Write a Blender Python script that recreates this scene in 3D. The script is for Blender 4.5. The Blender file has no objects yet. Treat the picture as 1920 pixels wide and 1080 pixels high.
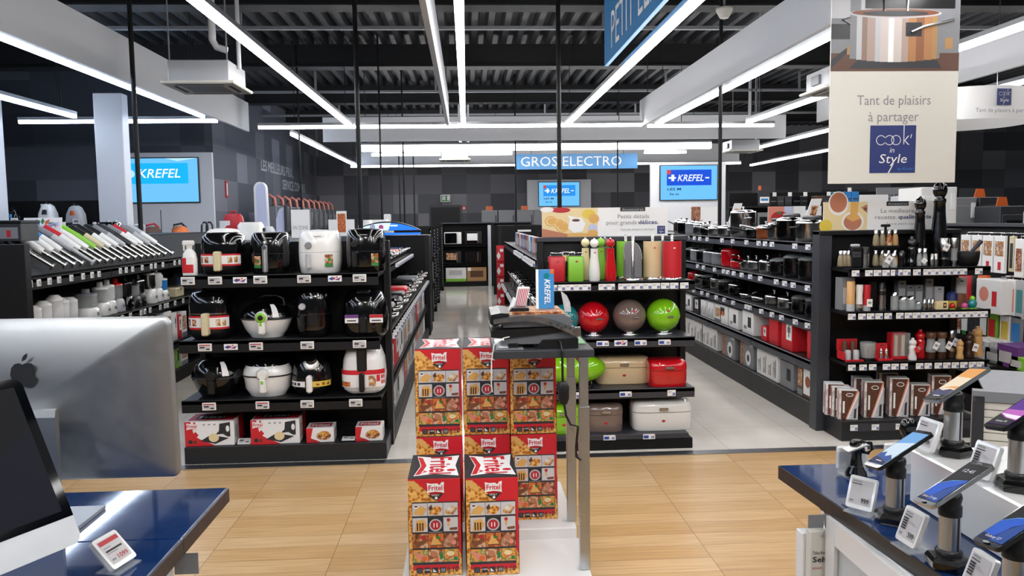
import bpy, math, random
from mathutils import Vector as V, Matrix
sc = bpy.context.scene
COL = sc.collection
rnd = random.Random(11)
PI = math.pi
# ---------------------------------------------------------------- camera, world, exposure
F_PX, PITCH, YAW, ROLL, EYE = 1512.0, 0.08444, 0.05456, -0.01329, 1.62
def _rot():
    B = Matrix(((1, 0, 0), (0, 0, -1), (0, 1, 0)))
    c, s = math.cos(YAW), math.sin(YAW); Ry = Matrix(((c, 0, -s), (0, 1, 0), (s, 0, c)))
    c, s = math.cos(PITCH), math.sin(PITCH); Rx = Matrix(((1, 0, 0), (0, c, -s), (0, s, c)))
    c, s = math.cos(ROLL), math.sin(ROLL); Rz = Matrix(((c, -s, 0), (s, c, 0), (0, 0, 1)))
    return Rz @ Rx @ Ry @ B
RC = _rot(); RT = RC.transposed(); EYEV = V((0, 0, EYE))
def ray(x, y): return RT @ V(((x - 960) / F_PX, (y - 540) / F_PX, 1))
def onY(x, y, Y): d = ray(x, y); return EYEV + d * (Y / d.y)
def onX(x, y, X): d = ray(x, y); return EYEV + d * (X / d.x)
def onZ(x, y, z): d = ray(x, y); return EYEV + d * ((z - EYE) / d.z)
def XA(x, Y, z=1.0):                       # world x of picture column x at depth Y, height z
    p = onY(x, 540, Y); q = onY(x, 420, Y); t = (z - p.z) / (q.z - p.z); return p.x + (q.x - p.x) * t
def YA(x, X, z=1.0):                       # world y where picture column x meets the plane X at height z
    y = 500.0
    for _ in range(6):
        p = onX(x, y, X); q = onX(x, y + 10, X); y += 10 * (z - p.z) / (q.z - p.z)
    return onX(x, y, X).y
cam = bpy.data.cameras.new('camera'); cam.sensor_width = 36; cam.lens = F_PX / 1920 * 36; cam.clip_end = 200; cam.clip_start = .05
co = bpy.data.objects.new('camera', cam); COL.objects.link(co)
m3 = Matrix((RC[0], -V(RC[1]), -V(RC[2]))).transposed()
co.matrix_world = Matrix.Translation(EYEV) @ m3.to_4x4()
sc.camera = co
w = bpy.data.worlds.new('world'); sc.world = w; w.use_nodes = True
w.node_tree.nodes['Background'].inputs[0].default_value = (.80, .9, 1, 1)
w.node_tree.nodes['Background'].inputs[1].default_value = .07
sc.view_settings.view_transform = 'Standard'; sc.view_settings.look = 'None'
sc.view_settings.exposure = 0.13; sc.view_settings.gamma = 1; sc.view_settings.use_curve_mapping = False
LED_POWER = 22.0
# ---------------------------------------------------------------- materials
def lin(h):
    def f(c): c /= 255; return c / 12.92 if c <= .04045 else ((c + .055) / 1.055) ** 2.4
    return (f(h >> 16 & 255), f(h >> 8 & 255), f(h & 255), 1)
MATS = {}
def mt(name, hexc, rough=.5, metal=0.0, coat=0.0, emit=0.0, spec=.5, noise=.06, trans=0.0, alpha=1.0):
    m = bpy.data.materials.new(name); m.use_nodes = True; nt = m.node_tree; p = nt.nodes['Principled BSDF']
    c = lin(hexc)
    p.inputs['Base Color'].default_value = c; p.inputs['Roughness'].default_value = rough
    p.inputs['Metallic'].default_value = metal; p.inputs['Coat Weight'].default_value = coat
    p.inputs['Coat Roughness'].default_value = .04; p.inputs['Specular IOR Level'].default_value = spec
    if trans: p.inputs['Transmission Weight'].default_value = trans
    if alpha < 1: p.inputs['Alpha'].default_value = alpha
    if emit:
        p.inputs['Emission Color'].default_value = c; p.inputs['Emission Strength'].default_value = emit
        p.inputs['Base Color'].default_value = (0, 0, 0, 1); p.inputs['Specular IOR Level'].default_value = .15
    elif noise:
        tc = nt.nodes.new('ShaderNodeTexCoord'); n = nt.nodes.new('ShaderNodeTexNoise'); n.inputs['Scale'].default_value = 35
        n.inputs['Detail'].default_value = 1
        mr = nt.nodes.new('ShaderNodeMapRange'); mr.inputs[3].default_value = max(.02, rough - noise); mr.inputs[4].default_value = rough + noise
        nt.links.new(tc.outputs['Object'], n.inputs['Vector']); nt.links.new(n.outputs[0], mr.inputs[0]); nt.links.new(mr.outputs[0], p.inputs['Roughness'])
    MATS[name] = m; return m
def nodes(m):
    nt = m.node_tree; p = nt.nodes['Principled BSDF']
    def N(t, **k):
        n = nt.nodes.new('ShaderNode' + t)
        for a, b in k.items():
            if a[0] == 'i' and a[1:].isdigit(): n.inputs[int(a[1:])].default_value = b
            else: setattr(n, a, b)
        return n
    return nt, p, N, nt.links.new
def ramp(N, stops, mode='LINEAR'):
    r = N('ValToRGB'); cr = r.color_ramp; cr.interpolation = mode
    while len(cr.elements) < len(stops): cr.elements.new(.5)
    for e, (pos, h) in zip(cr.elements, stops): e.position = pos; e.color = lin(h)
    return r
def food(name, stops, scale=60, detail=2.5, kind='Noise', rough=.45):
    m = mt(name, 0x808080, rough, noise=0); nt, p, N, L = nodes(m)
    tc = N('TexCoord'); n = N('Tex' + kind); n.inputs['Scale'].default_value = scale
    if kind == 'Noise': n.inputs['Detail'].default_value = detail
    L(tc.outputs['Object'], n.inputs['Vector']); r = ramp(N, stops); L(n.outputs[0], r.inputs[0]); L(r.outputs[0], p.inputs['Base Color'])
def checker(name, cx, cy, cz, cols):
    m = mt(name, 0x404040, .62, noise=0); nt, p, N, L = nodes(m)
    tc = N('TexCoord'); d = N('VectorMath', operation='DIVIDE'); d.inputs[1].default_value = (cx, cy, cz)
    f = N('VectorMath', operation='FLOOR'); wn = N('TexWhiteNoise'); wn.noise_dimensions = '3D'
    L(tc.outputs['Object'], d.inputs[0]); L(d.outputs[0], f.inputs[0]); L(f.outputs[0], wn.inputs[0])
    r = ramp(N, cols, 'CONSTANT'); L(wn.outputs[0], r.inputs[0]); L(r.outputs[0], p.inputs['Base Color'])
checker('wall_check', .79, 40, .62, [(0, 0x44454b), (.25, 0x56575d), (.5, 0x66666c), (.7, 0x7e7e84), (.88, 0x4c4d53)])
checker('wall_check_side', 40, .79, .62, [(0, 0x464850), (.35, 0x55565e), (.6, 0x66676e), (.85, 0x777780)])
checker('wall_check_blue', 1.35, 40, .62, [(0, 0x3c414c), (.35, 0x4a505c), (.65, 0x5a606c), (.85, 0x424853)])
def wood_floor():
    m = mt('wood_planks', 0xC9A878, .36, noise=0); nt, p, N, L = nodes(m)
    tc = N('TexCoord'); mp = N('Mapping'); mp.inputs['Location'].default_value = (.076, .04, 0)
    L(tc.outputs['Object'], mp.inputs[0])
    d = N('VectorMath', operation='DIVIDE'); d.inputs[1].default_value = (.606, .1485, 1); L(mp.outputs[0], d.inputs[0])
    f = N('VectorMath', operation='FLOOR'); L(d.outputs[0], f.inputs[0])
    fr = N('VectorMath', operation='FRACTION'); L(d.outputs[0], fr.inputs[0])
    wn = N('TexWhiteNoise'); wn.noise_dimensions = '2D'; L(f.outputs[0], wn.inputs[0])
    r = ramp(N, [(0, 0xC59E69), (.35, 0xCBA673), (.7, 0xD2AF7E), (1, 0xD7B78A)]); L(wn.outputs[0], r.inputs[0])
    mg = N('Mapping'); mg.inputs['Scale'].default_value = (1.2, 22, 1); L(tc.outputs['Object'], mg.inputs[0])
    ad = N('VectorMath', operation='ADD'); L(mg.outputs[0], ad.inputs[0]); L(wn.outputs[1], ad.inputs[1])
    g = N('TexNoise'); g.inputs['Scale'].default_value = 3; g.inputs['Detail'].default_value = 4; L(ad.outputs[0], g.inputs[0])
    gr = ramp(N, [(.3, 0xB08550), (.62, 0xFFFFFF)]); L(g.outputs[0], gr.inputs[0])
    mx = N('Mix', data_type='RGBA', blend_type='MULTIPLY'); mx.inputs[0].default_value = .35
    L(r.outputs[0], mx.inputs[6]); L(gr.outputs[0], mx.inputs[7])
    sx = N('SeparateXYZ'); L(fr.outputs[0], sx.inputs[0])
    a = N('Math', operation='LESS_THAN'); a.inputs[1].default_value = .006; L(sx.outputs[0], a.inputs[0])
    b = N('Math', operation='LESS_THAN'); b.inputs[1].default_value = .022; L(sx.outputs[1], b.inputs[0])
    mxx = N('Math', operation='MAXIMUM'); L(a.outputs[0], mxx.inputs[0]); L(b.outputs[0], mxx.inputs[1])
    m2 = N('Mix', data_type='RGBA'); m2.inputs[7].default_value = lin(0x8A683F)
    L(mxx.outputs[0], m2.inputs[0]); L(mx.outputs[2], m2.inputs[6]); L(m2.outputs[2], p.inputs['Base Color'])
wood_floor()
def tile_floor():
    m = mt('stone_tiles', 0xC9C3BA, .08, noise=0); nt, p, N, L = nodes(m)
    tc = N('TexCoord'); d = N('VectorMath', operation='DIVIDE'); d.inputs[1].default_value = (.6, .6, 1); L(tc.outputs['Object'], d.inputs[0])
    fr = N('VectorMath', operation='FRACTION'); L(d.outputs[0], fr.inputs[0]); sx = N('SeparateXYZ'); L(fr.outputs[0], sx.inputs[0])
    a = N('Math', operation='LESS_THAN'); a.inputs[1].default_value = .008; L(sx.outputs[0], a.inputs[0])
    b = N('Math', operation='LESS_THAN'); b.inputs[1].default_value = .008; L(sx.outputs[1], b.inputs[0])
    mxx = N('Math', operation='MAXIMUM'); L(a.outputs[0], mxx.inputs[0]); L(b.outputs[0], mxx.inputs[1])
    n = N('TexNoise'); n.inputs['Scale'].default_value = 2.2; n.inputs['Detail'].default_value = 4; L(tc.outputs['Object'], n.inputs[0])
    r = ramp(N, [(.3, 0xE0D9CF), (.7, 0xEFE9E0)]); L(n.outputs[0], r.inputs[0])
    m2 = N('Mix', data_type='RGBA'); m2.inputs[7].default_value = lin(0xC4BDB2)
    L(mxx.outputs[0], m2.inputs[0]); L(r.outputs[0], m2.inputs[6]); L(m2.outputs[2], p.inputs['Base Color'])
    p.inputs['Specular IOR Level'].default_value = .5
tile_floor()
for a in [('black_gloss', 0x070708, .12, 0, .4), ('black_plastic', 0x0e0f11, .35), ('black_matt', 0x0b0c0d, .55, 0, 0, 0, .3), ('shelf_dark', 0x141518, .45, 0, 0, 0, .3), ('shelf_black', 0x0a0b0c, .5, 0, 0, 0, .25),
          ('shelf_grey', 0x33353c, .4), ('rail_grey', 0x5a5d68, .3), ('rail_mid', 0x41434c, .35), ('grill_grey', 0x5c5e62, .4), ('pic_grey', 0xc6c4c8, .45), ('plinth', 0x1e1f22, .45, 0, 0, 0, .4), ('white_paint', 0xd9dbe0, .5), ('white_gloss', 0xe6e6e4, .18, 0, .5),
          ('white_matt', 0xdcdcdc, .6), ('paper', 0xe9e9e9, .6), ('cream_paper', 0xd6d4cb, .5), ('grey_light', 0xb4b6ba, .4), ('grey_mid', 0x7d7f84, .45), ('grey_dark', 0x2e3035, .45),
          ('eink', 0xc2bfc0, .5), ('ink', 0x25262b, .6), ('ink_grey', 0x8a8a90, .6), ('ink_red', 0xb3232e, .5), ('ink_blue', 0x2b4a9c, .5), ('navy', 0x26346f, .5),
          ('red_gloss', 0xc0101c, .10, 0, .8), ('red_paint', 0xbf1f2a, .4), ('red_card', 0xc8202c, .45), ('lime_gloss', 0x80c21a, .10, 0, .8), ('lime', 0x84c43c, .35),
          ('teal_gloss', 0x1c7f86, .14, 0, .7), ('taupe_gloss', 0x75645e, .10, 0, .8), ('cream_gloss', 0xe6d7a8, .16, 0, .6), ('cream_dark', 0xdcc39a, .16, 0, .6), ('beige', 0xcfc4a0, .4),
          ('grey_gloss', 0x8f8e92, .2, 0, .5), ('orange', 0xd8662b, .4), ('yellow', 0xdcc04a, .4), ('green', 0x2f7a3a, .4), ('blue', 0x2f7fc4, .4), ('sign_blue', 0x3a86c2, .4), ('sky', 0x79b7e6, .4),
          ('pink', 0xd64f96, .4), ('purple', 0x6a3a80, .4), ('wood_pale', 0xd0a066, .4), ('wood_dark', 0x3a241a, .3), ('brown', 0x5a3a2a, .4), ('brown_gloss', 0x7a4a32, .4), ('kraft', 0xa98356, .6), ('desk_edge', 0x2a2521, .4),
          ('violet', 0x5b2a90, .4), ('salmon', 0xd98a78, .5), ('egg', 0xb9775a, .5), ('toast', 0xd9a85e, .6), ('oat', 0xe3cf9f, .6), ('copper', 0xb5643a, .3, .7),
          ('green_card', 0x7fb083, .5), ('lilac', 0xbcc2dc, .5), ('deck', 0x26282d, .6), ('beam', 0x15171a, .6), ('pipe', 0x8a8e93, .4), ('desk_panel', 0xd8dadc, .4)]:
    mt(*a)
mt('desk_blue', 0x14305f, .06, 0, .3, noise=.02); mt('chrome', 0xe4e4e6, .16, 1, noise=.03); mt('steel', 0xb9b7b4, .22, 1); mt('arm_metal', 0xf2f2f6, .16, 1, noise=.02); mt('alu', 0xbfc3c6, .3, 1); mt('alu_matt', 0xb2b5b8, .45, 1)
mt('strip_metal', 0x8d9096, .35, 1); mt('dark_steel', 0x4a4a4d, .25, 1); mt('bag_silver', 0x8c8c90, .35, .6)
mt('glass', 0xe8eeee, .05, alpha=.28, noise=0); mt('acrylic', 0xdfe6ea, .05, alpha=.22, noise=0); mt('screen_glass', 0x05070c, .05, 0, 0, noise=0, spec=.25)
mt('led', 0xfdfbfa, emit=LED_POWER); mt('led_cool', 0xd6e6ff, emit=LED_POWER); mt('arch_glow', 0xb8dcff, emit=1.6); mt('arch_blue', 0x2a78ff, emit=1.3)
for n_, h_ in [('scr_sky', 0x6fc2ff), ('scr_cyan', 0x18b4f4), ('scr_blue', 0x1450d8), ('scr_mid', 0x2c92ea), ('scr_pale', 0xb4e6ff), ('scr_white', 0xf0f8ff), ('scr_red', 0xd04848), ('scr_ink', 0x14305c)]: mt(n_, h_, emit=1.0)
for n_, h_, e_ in [('ph_orange', 0xe8a050, .9), ('ph_peach', 0xf0dcc0, .9), ('ph_navy', 0x3a3a68, .8), ('ph_black', 0x101018, .6), ('ph_sky', 0x6aa6e0, .9), ('ph_ice', 0xd0e2f2, .9), ('ph_blue', 0x1f4c9c, .8),
                   ('ph_violet', 0x5a2090, .9), ('ph_mag', 0xc060c0, .9), ('ph_white', 0xf4eaf8, .9), ('ph_deep', 0x0c1c4c, .8), ('ph_royal', 0x1c58c8, .9), ('ph_txt', 0xe8e8f0, .9), ('mac_dark', 0x070a14, .6), ('mac_blue', 0x0a1024, .5)]: mt(n_, h_, emit=e_)
food('waffle', [(0, 0x6a3208), (.25, 0xa65e1c), (.5, 0xd29240), (.75, 0xe8b868)], 75, kind='Voronoi')
food('food_a', [(.35, 0x5a2c16), (.5, 0xb06a34), (.6, 0xd8c4a4), (.7, 0xa03a26)], 34)
food('food_b', [(.35, 0xd8d4d0), (.47, 0xc89a58), (.55, 0x8c4c24), (.7, 0xdad6d2)], 26)
food('food_c', [(.35, 0x7c3020), (.45, 0xd08038), (.55, 0xb8322a), (.65, 0x5c7434)], 40)
food('food_d', [(.35, 0x4a2a1c), (.5, 0x96563a), (.65, 0xcaa890)], 44)
food('food_e', [(.35, 0xd8602c), (.48, 0xe0a050), (.58, 0x6c7c30), (.7, 0xd8c8a0)], 38)
food('beans', [(0, 0x1c100a), (.4, 0x4a2a1c), (1, 0x6a4030)], 160, kind='Voronoi')
food('spice', [(.3, 0x5c5440), (.6, 0x98896c)], 300)
food('carton_print', [(.4, 0xd8d8d6), (.52, 0xa8a6a4), (.6, 0xe4e4e2)], 9)
food('brushed', [(.3, 0x8a8884), (.7, 0xd4d2ce)], 14)
def wavy(name, scale, strength):
    nt, p, N, L = nodes(MATS[name]); tc = N('TexCoord'); n = N('TexNoise'); n.inputs['Scale'].default_value = scale; b = N('Bump'); b.inputs['Strength'].default_value = strength; b.inputs['Distance'].default_value = .02
    L(tc.outputs['Object'], n.inputs['Vector']); L(n.outputs[0], b.inputs['Height']); L(b.outputs[0], p.inputs['Normal'])
wavy('arm_metal', 9, .12)
# ---------------------------------------------------------------- mesh builder
class Fr:                                   # a flat drawing frame: origin, right, up (normal = right x up)
    def __init__(s, o, u=(1, 0, 0), v=(0, 0, 1)): s.o = V(o); s.u = V(u); s.v = V(v); s.n = s.u.cross(s.v)
    def p(s, a, b, l=0): return s.o + s.u * a + s.v * b + s.n * l
_TX = {}
def text2d(t, bold):
    k = (t, bold)
    if k not in _TX:
        cu = bpy.data.curves.new('t', 'FONT'); cu.body = t; cu.resolution_u = 2; cu.offset = bold
        ob = bpy.data.objects.new('t', cu); me = ob.to_mesh()
        vs = [(v.co.x, v.co.y) for v in me.vertices]; fs = [tuple(p.vertices) for p in me.polygons]
        ob.to_mesh_clear(); bpy.data.objects.remove(ob); bpy.data.curves.remove(cu); _TX[k] = (vs, fs)
    return _TX[k]
class B:
    def __init__(s): s.v = []; s.f = []; s.m = []; s.s = []; s.mats = []
    def mi(s, n):
        if n not in s.mats: s.mats.append(n)
        return s.mats.index(n)
    def add(s, vs, fs, m, smooth=False):
        o = len(s.v); k = s.mi(m); s.v += [tuple(x) for x in vs]
        for f in fs: s.f.append(tuple(i + o for i in f)); s.m.append(k); s.s.append(smooth)
        return s
    def box(s, x0, x1, y0, y1, z0, z1, m, ch=0):
        if ch <= 0:
            vs = [(x, y, z) for z in (z0, z1) for y in (y0, y1) for x in (x0, x1)]
            return s.add(vs, [(0, 2, 3, 1), (4, 5, 7, 6), (0, 1, 5, 4), (2, 6, 7, 3), (0, 4, 6, 2), (1, 3, 7, 5)], m)
        c = min(ch, (x1 - x0) / 2.01, (y1 - y0) / 2.01, (z1 - z0) / 2.01)
        rings = []
        for z, i in ((z0, c), (z0 + c, 0), (z1 - c, 0), (z1, c)):
            a = i
            rings.append([(x0 + a, y0 + c + a * 0, z), (x0 + c + a * 0, y0 + a, z), (x1 - c, y0 + a, z), (x1 - a, y0 + c, z), (x1 - a, y1 - c, z), (x1 - c, y1 - a, z), (x0 + c, y1 - a, z), (x0 + a, y1 - c, z)])
        return s.loft(rings, m, smooth=False)
    def loft(s, rings, m, smooth=True, cap0=True, cap1=True, closed=True):
        n = len(rings[0]); vs = [p for r in rings for p in r]; fs = []
        for i in range(len(rings) - 1):
            for j in range(n if closed else n - 1):
                k = (j + 1) % n; fs.append((i * n + j, i * n + k, (i + 1) * n + k, (i + 1) * n + j))
        s.add(vs, fs, m, smooth)
        if cap0: s.add(rings[0], [tuple(range(n - 1, -1, -1))], m)
        if cap1: s.add(rings[-1], [tuple(range(n))], m)
        return s
    def lathe(s, prof, m, n=16, c=(0, 0, 0), cap=True, smooth=True):
        R = [[(c[0] + r * math.cos(2 * PI * j / n), c[1] + r * math.sin(2 * PI * j / n), c[2] + z) for j in range(n)] for r, z in prof]
        return s.loft(R, m, smooth, cap, cap)
    def slathe(s, prof, m, e=4.0, n=32, c=(0, 0, 0), cap=True):   # superellipse rings (hx, hy, z[, cx, cy])
        R = []
        for q in prof:
            hx, hy, z = q[:3]; ox, oy = (q[3], q[4]) if len(q) > 3 else (0, 0); r = []
            for j in range(n):
                a = 2 * PI * j / n; ca, sa = math.cos(a), math.sin(a)
                r.append((c[0] + ox + hx * math.copysign(abs(ca) ** (2 / e), ca), c[1] + oy + hy * math.copysign(abs(sa) ** (2 / e), sa), c[2] + z))
            R.append(r)
        return s.loft(R, m, True, cap, cap)
    def sphere(s, c, r, m, n=24, k=14, sz=1.0, sx=1.0, z0=-1, z1=1):
        R = []
        a0, a1 = math.asin(z0), math.asin(z1)
        for i in range(k + 1):
            a = a0 + (a1 - a0) * i / k; rr = max(r * math.cos(a), 1e-4)
            R.append([(c[0] + sx * rr * math.cos(2 * PI * j / n), c[1] + rr * math.sin(2 * PI * j / n), c[2] + r * sz * math.sin(a)) for j in range(n)])
        return s.loft(R, m, True)
    def tube(s, pts, r, m, n=8, cap=True, r1=None):
        pts = [V(p) for p in pts]; R = []; up = V((0, 0, 1))
        for i, p in enumerate(pts):
            t = (pts[min(i + 1, len(pts) - 1)] - pts[max(i - 1, 0)]).normalized()
            if abs(t.dot(up)) > .95: up2 = V((1, 0, 0))
            else: up2 = up
            a = t.cross(up2).normalized(); b = a.cross(t)
            rr = r if r1 is None else r + (r1 - r) * i / (len(pts) - 1)
            R.append([p + (a * math.cos(2 * PI * j / n) + b * math.sin(2 * PI * j / n)) * rr for j in range(n)])
        return s.loft(R, m, True, cap, cap)
    def prism(s, fr, pts, d0, d1, m, smooth=False):    # polygon pts in a frame, pushed from d0 to d1 along its normal
        return s.loft([[fr.p(a, b, d0) for a, b in pts], [fr.p(a, b, d1) for a, b in pts]], m, smooth)
    def poly(s, fr, pts, m, l=.0006): l += 9e-6 * min(len(s.f), 150); return s.add([fr.p(a, b, l) for a, b in pts], [tuple(range(len(pts)))], m)
    def rect(s, fr, a0, b0, a1, b1, m, l=.0006): return s.poly(fr, [(a0, b0), (a1, b0), (a1, b1), (a0, b1)], m, l)
    def disc(s, fr, a, b, r, m, l=.0006, n=20, ry=None, t0=0, t1=2 * PI):
        ry = ry or r; full = t1 - t0 > 6.28; k = n if full else n + 1
        return s.poly(fr, [(a + r * math.cos(t0 + (t1 - t0) * i / n), b + ry * math.sin(t0 + (t1 - t0) * i / n)) for i in range(k)], m, l)
    def ring(s, fr, a, b, r, w, m, l=.0006, n=24, ry=None):
        ry = ry or r; l += 9e-6 * min(len(s.f), 150); o = [fr.p(a + r * math.cos(2 * PI * i / n), b + ry * math.sin(2 * PI * i / n), l) for i in range(n)]
        q = [fr.p(a + (r - w) * math.cos(2 * PI * i / n), b + (ry - w) * math.sin(2 * PI * i / n), l) for i in range(n)]
        return s.add(o + q, [(i, (i + 1) % n, n + (i + 1) % n, n + i) for i in range(n)], m)
    def txt(s, fr, t, a, b, h, m, l=.0012, al='l', bold=0.0, shear=0.0, w=None, rot=0.0):
        vs, fs = text2d(t, bold)
        if not vs: return s
        x0 = min(p[0] for p in vs); x1 = max(p[0] for p in vs); k = h / .7; kx = k if w is None else w / (x1 - x0)
        l += 9e-6 * min(len(s.f), 150); off = {'l': 0, 'c': -(x1 - x0) / 2, 'r': -(x1 - x0)}[al] - x0; cr, sr = math.cos(rot), math.sin(rot); out = []
        for x, y in vs:
            X = (x + off) * kx + y * k * shear; Y = y * k
            out.append(fr.p(a + X * cr - Y * sr, b + X * sr + Y * cr, l))
        return s.add(out, fs, m)
    def mesh(s, name, off=None):
        me = bpy.data.meshes.new(name)
        vs = s.v if off is None else [(x - off[0], y - off[1], z - off[2]) for x, y, z in s.v]
        me.from_pydata(vs, [], s.f)
        for n in s.mats: me.materials.append(MATS[n])
        me.polygons.foreach_set('material_index', s.m); me.polygons.foreach_set('use_smooth', s.s); me.update()
        return me
    def build(s, name, parent=None, world=False, loc=None, rz=0, label=None):
        off = None
        if world and parent is not None: off = RL[parent.name]
        me = s.mesh(name, off); o = bpy.data.objects.new(name, me); COL.objects.link(o)
        if parent is not None: o.parent = parent; RL[o.name] = RL.get(parent.name, (0, 0, 0))
        if loc is not None: o.location = loc
        o.rotation_euler.z = rz
        if label: o['label'] = label
        return o
RL = {}
def tag(o, label, cat, group=None):
    o['label'] = label; o['category'] = cat
    if group: o['group'] = group
    return o
def T(name, label, cat, loc=(0, 0, 0), rz=0, group=None):
    o = bpy.data.objects.new(name, None); COL.objects.link(o); o.location = loc; o.rotation_euler.z = rz; o.empty_display_size = .1
    RL[o.name] = tuple(loc); return tag(o, label, cat, group)
def one(b, name, label, cat, loc=(0, 0, 0), rz=0, group=None):
    return tag(b.build(name, loc=loc, rz=rz), label, cat, group)
def oneW(b, name, label, cat, group=None):            # world coordinates, origin moved to the base centre
    xs = [v[0] for v in b.v]; ys = [v[1] for v in b.v]; c = ((min(xs) + max(xs)) / 2, (min(ys) + max(ys)) / 2, min(v[2] for v in b.v))
    me = b.mesh(name, c); o = bpy.data.objects.new(name, me); COL.objects.link(o); o.location = c
    return tag(o, label, cat, group)
def struct(b, name): o = b.build(name); o['kind'] = 'structure'; return o
def dup(root, loc, rz=None, label=None, group=None, scale=None):
    def cp(o, par):
        c = o.copy(); COL.objects.link(c)
        if par is not None: c.parent = par
        for ch in list(o.children): cp(ch, c)
        return c
    r = cp(root, None); r.location = loc
    if rz is not None: r.rotation_euler.z = rz
    if scale: r.scale = scale if not isinstance(scale, (int, float)) else (scale,) * 3
    if label: r['label'] = label
    if group: r['group'] = group
    return r
ORD = 'first second third fourth fifth sixth seventh eighth ninth tenth eleventh twelfth thirteenth fourteenth fifteenth sixteenth seventeenth eighteenth nineteenth twentieth'.split()
# ---------------------------------------------------------------- structure
b = B()
b.add([(-17, -4, 0), (19, -4, 0), (19, 5.33, 0), (-17, 5.33, 0)], [(0, 1, 2, 3)], 'wood_planks')
b.add([(-17, 5.33, 0), (19, 5.33, 0), (19, 26.6, 0), (-17, 26.6, 0)], [(0, 1, 2, 3)], 'stone_tiles'); struct(b, 'floor')
b = B().box(-17, 19, 5.33, 5.42, -.01, .004, 'strip_metal'); struct(b, 'trim_1')
struct(B().box(-4.8, 19, 26.5, 26.7, 0, 4.6, 'wall_check'), 'wall_back')
struct(B().box(-4.95, -4.8, 15.8, 26.5, 0, 4.6, 'wall_check_side'), 'wall_left')
struct(B().box(-17, -4.95, 15.8, 15.95, 0, 4.6, 'wall_check_blue'), 'wall_front_left')
b = B(); per = .25; n = int(36 / per); xs = []
for i in range(n):
    x = -17 + i * per; xs += [(x, 4.72), (x + .09, 4.72), (x + .125, 4.6), (x + .215, 4.6)]
xs.append((19, 4.72))
b.loft([[(x, -4, z) for x, z in xs], [(x, 26.6, z) for x, z in xs]], 'deck', False, False, False, closed=False); struct(b, 'ceiling')
for i, y in enumerate((5.6, 10.1, 14.0, 18.2, 22.2)):
    struct(B().box(-17, 19, y, y + .22, 4.24, 4.6, 'beam').box(-17, 19, y - .06, y + .28, 4.22, 4.245, 'beam'), 'trim_%d' % (i + 2))
struct(B().box(-5.3, -4.9, 12.0, 12.22, 0, 3.5, 'white_paint', .01), 'column')
struct(B().box(-7.5, -6.72, 12.0, 12.3, 0, 3.5, 'white_paint', .01), 'column')
struct(B().box(-1.22, -.17, 26.46, 26.5, 0, 2.12, 'grey_dark').box(-1.16, -.23, 26.44, 26.47, 0, 2.05, 'shelf_dark').box(-.32, -.25, 26.40, 26.44, 1.0, 1.04, 'steel'), 'door_1')
# lettering painted on the side wall
fr = Fr((-4.8, 0, 0), (0, 1, 0), (0, 0, 1)); t = T('wall_lettering', 'pale grey capital letters in two lines on the dark side wall', 'sign', (-4.8, 21.5, 2.5))
B().txt(fr, 'LES MEILLEURS PRIX,', 19.4, 2.86, .25, 'grey_light', .002, w=3.5, bold=.012).build('lettering', t, True)
B().txt(fr, 'SERVICE COMPRIS', 21.55, 2.50, .25, 'grey_light', .002, w=2.95, bold=.012).build('lettering', t, True)

# hanging white fascia panels
FAS = [('x', -3.74, -2, 14.3, 3.19, 3.68, 'long white fascia panel hung above the stick blender gondola'), ('x', 3.04, -2, 14.0, 3.19, 3.64, 'long white fascia panel hung above the saucepan gondola'),
       ('x', -.29, -2, 13.6, 3.19, 3.66, 'narrow-looking white fascia panel hung beside the middle light line'), ('x', 5.95, -2, 13.5, 3.19, 3.66, 'white fascia panel hung behind the round hanging sign'),
       ('x', -7.0, -2, 12.6, 3.19, 3.66, 'white fascia panel hung at the far left beyond the column'), ('y', 15.7, -2.7, 6.27, 3.14, 3.6, 'wide white fascia panel across the aisles, the nearer of two'), ('y', 22.6, -3.0, 7.7, 3.19, 3.68, 'wide white fascia panel across the aisles near the back wall')]
for ax, c, a0, a1, z0, z1, lab in FAS:
    mid = (a0 + a1) / 2; t = T('fascia_panel', lab, 'ceiling panel', (c, mid, z0) if ax == 'x' else (mid, c, z0))
    bx = (lambda bb, a, d, y0, y1, q0, q1, m: bb.box(a - d, a + d, y0, y1, q0, q1, m)) if ax == 'x' else (lambda bb, a, d, y0, y1, q0, q1, m: bb.box(y0, y1, a - d, a + d, q0, q1, m))
    p = B(); bx(p, c, .025, a0, a1, z0, z1, 'white_paint'); p.build('panel', t, True)
    for k in (a0 + .8, mid, a1 - .5):
        r = B(); bx(r, c, .006, k - .006, k + .006, z1, 4.70, 'beam'); r.build('hanger', t, True)
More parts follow.
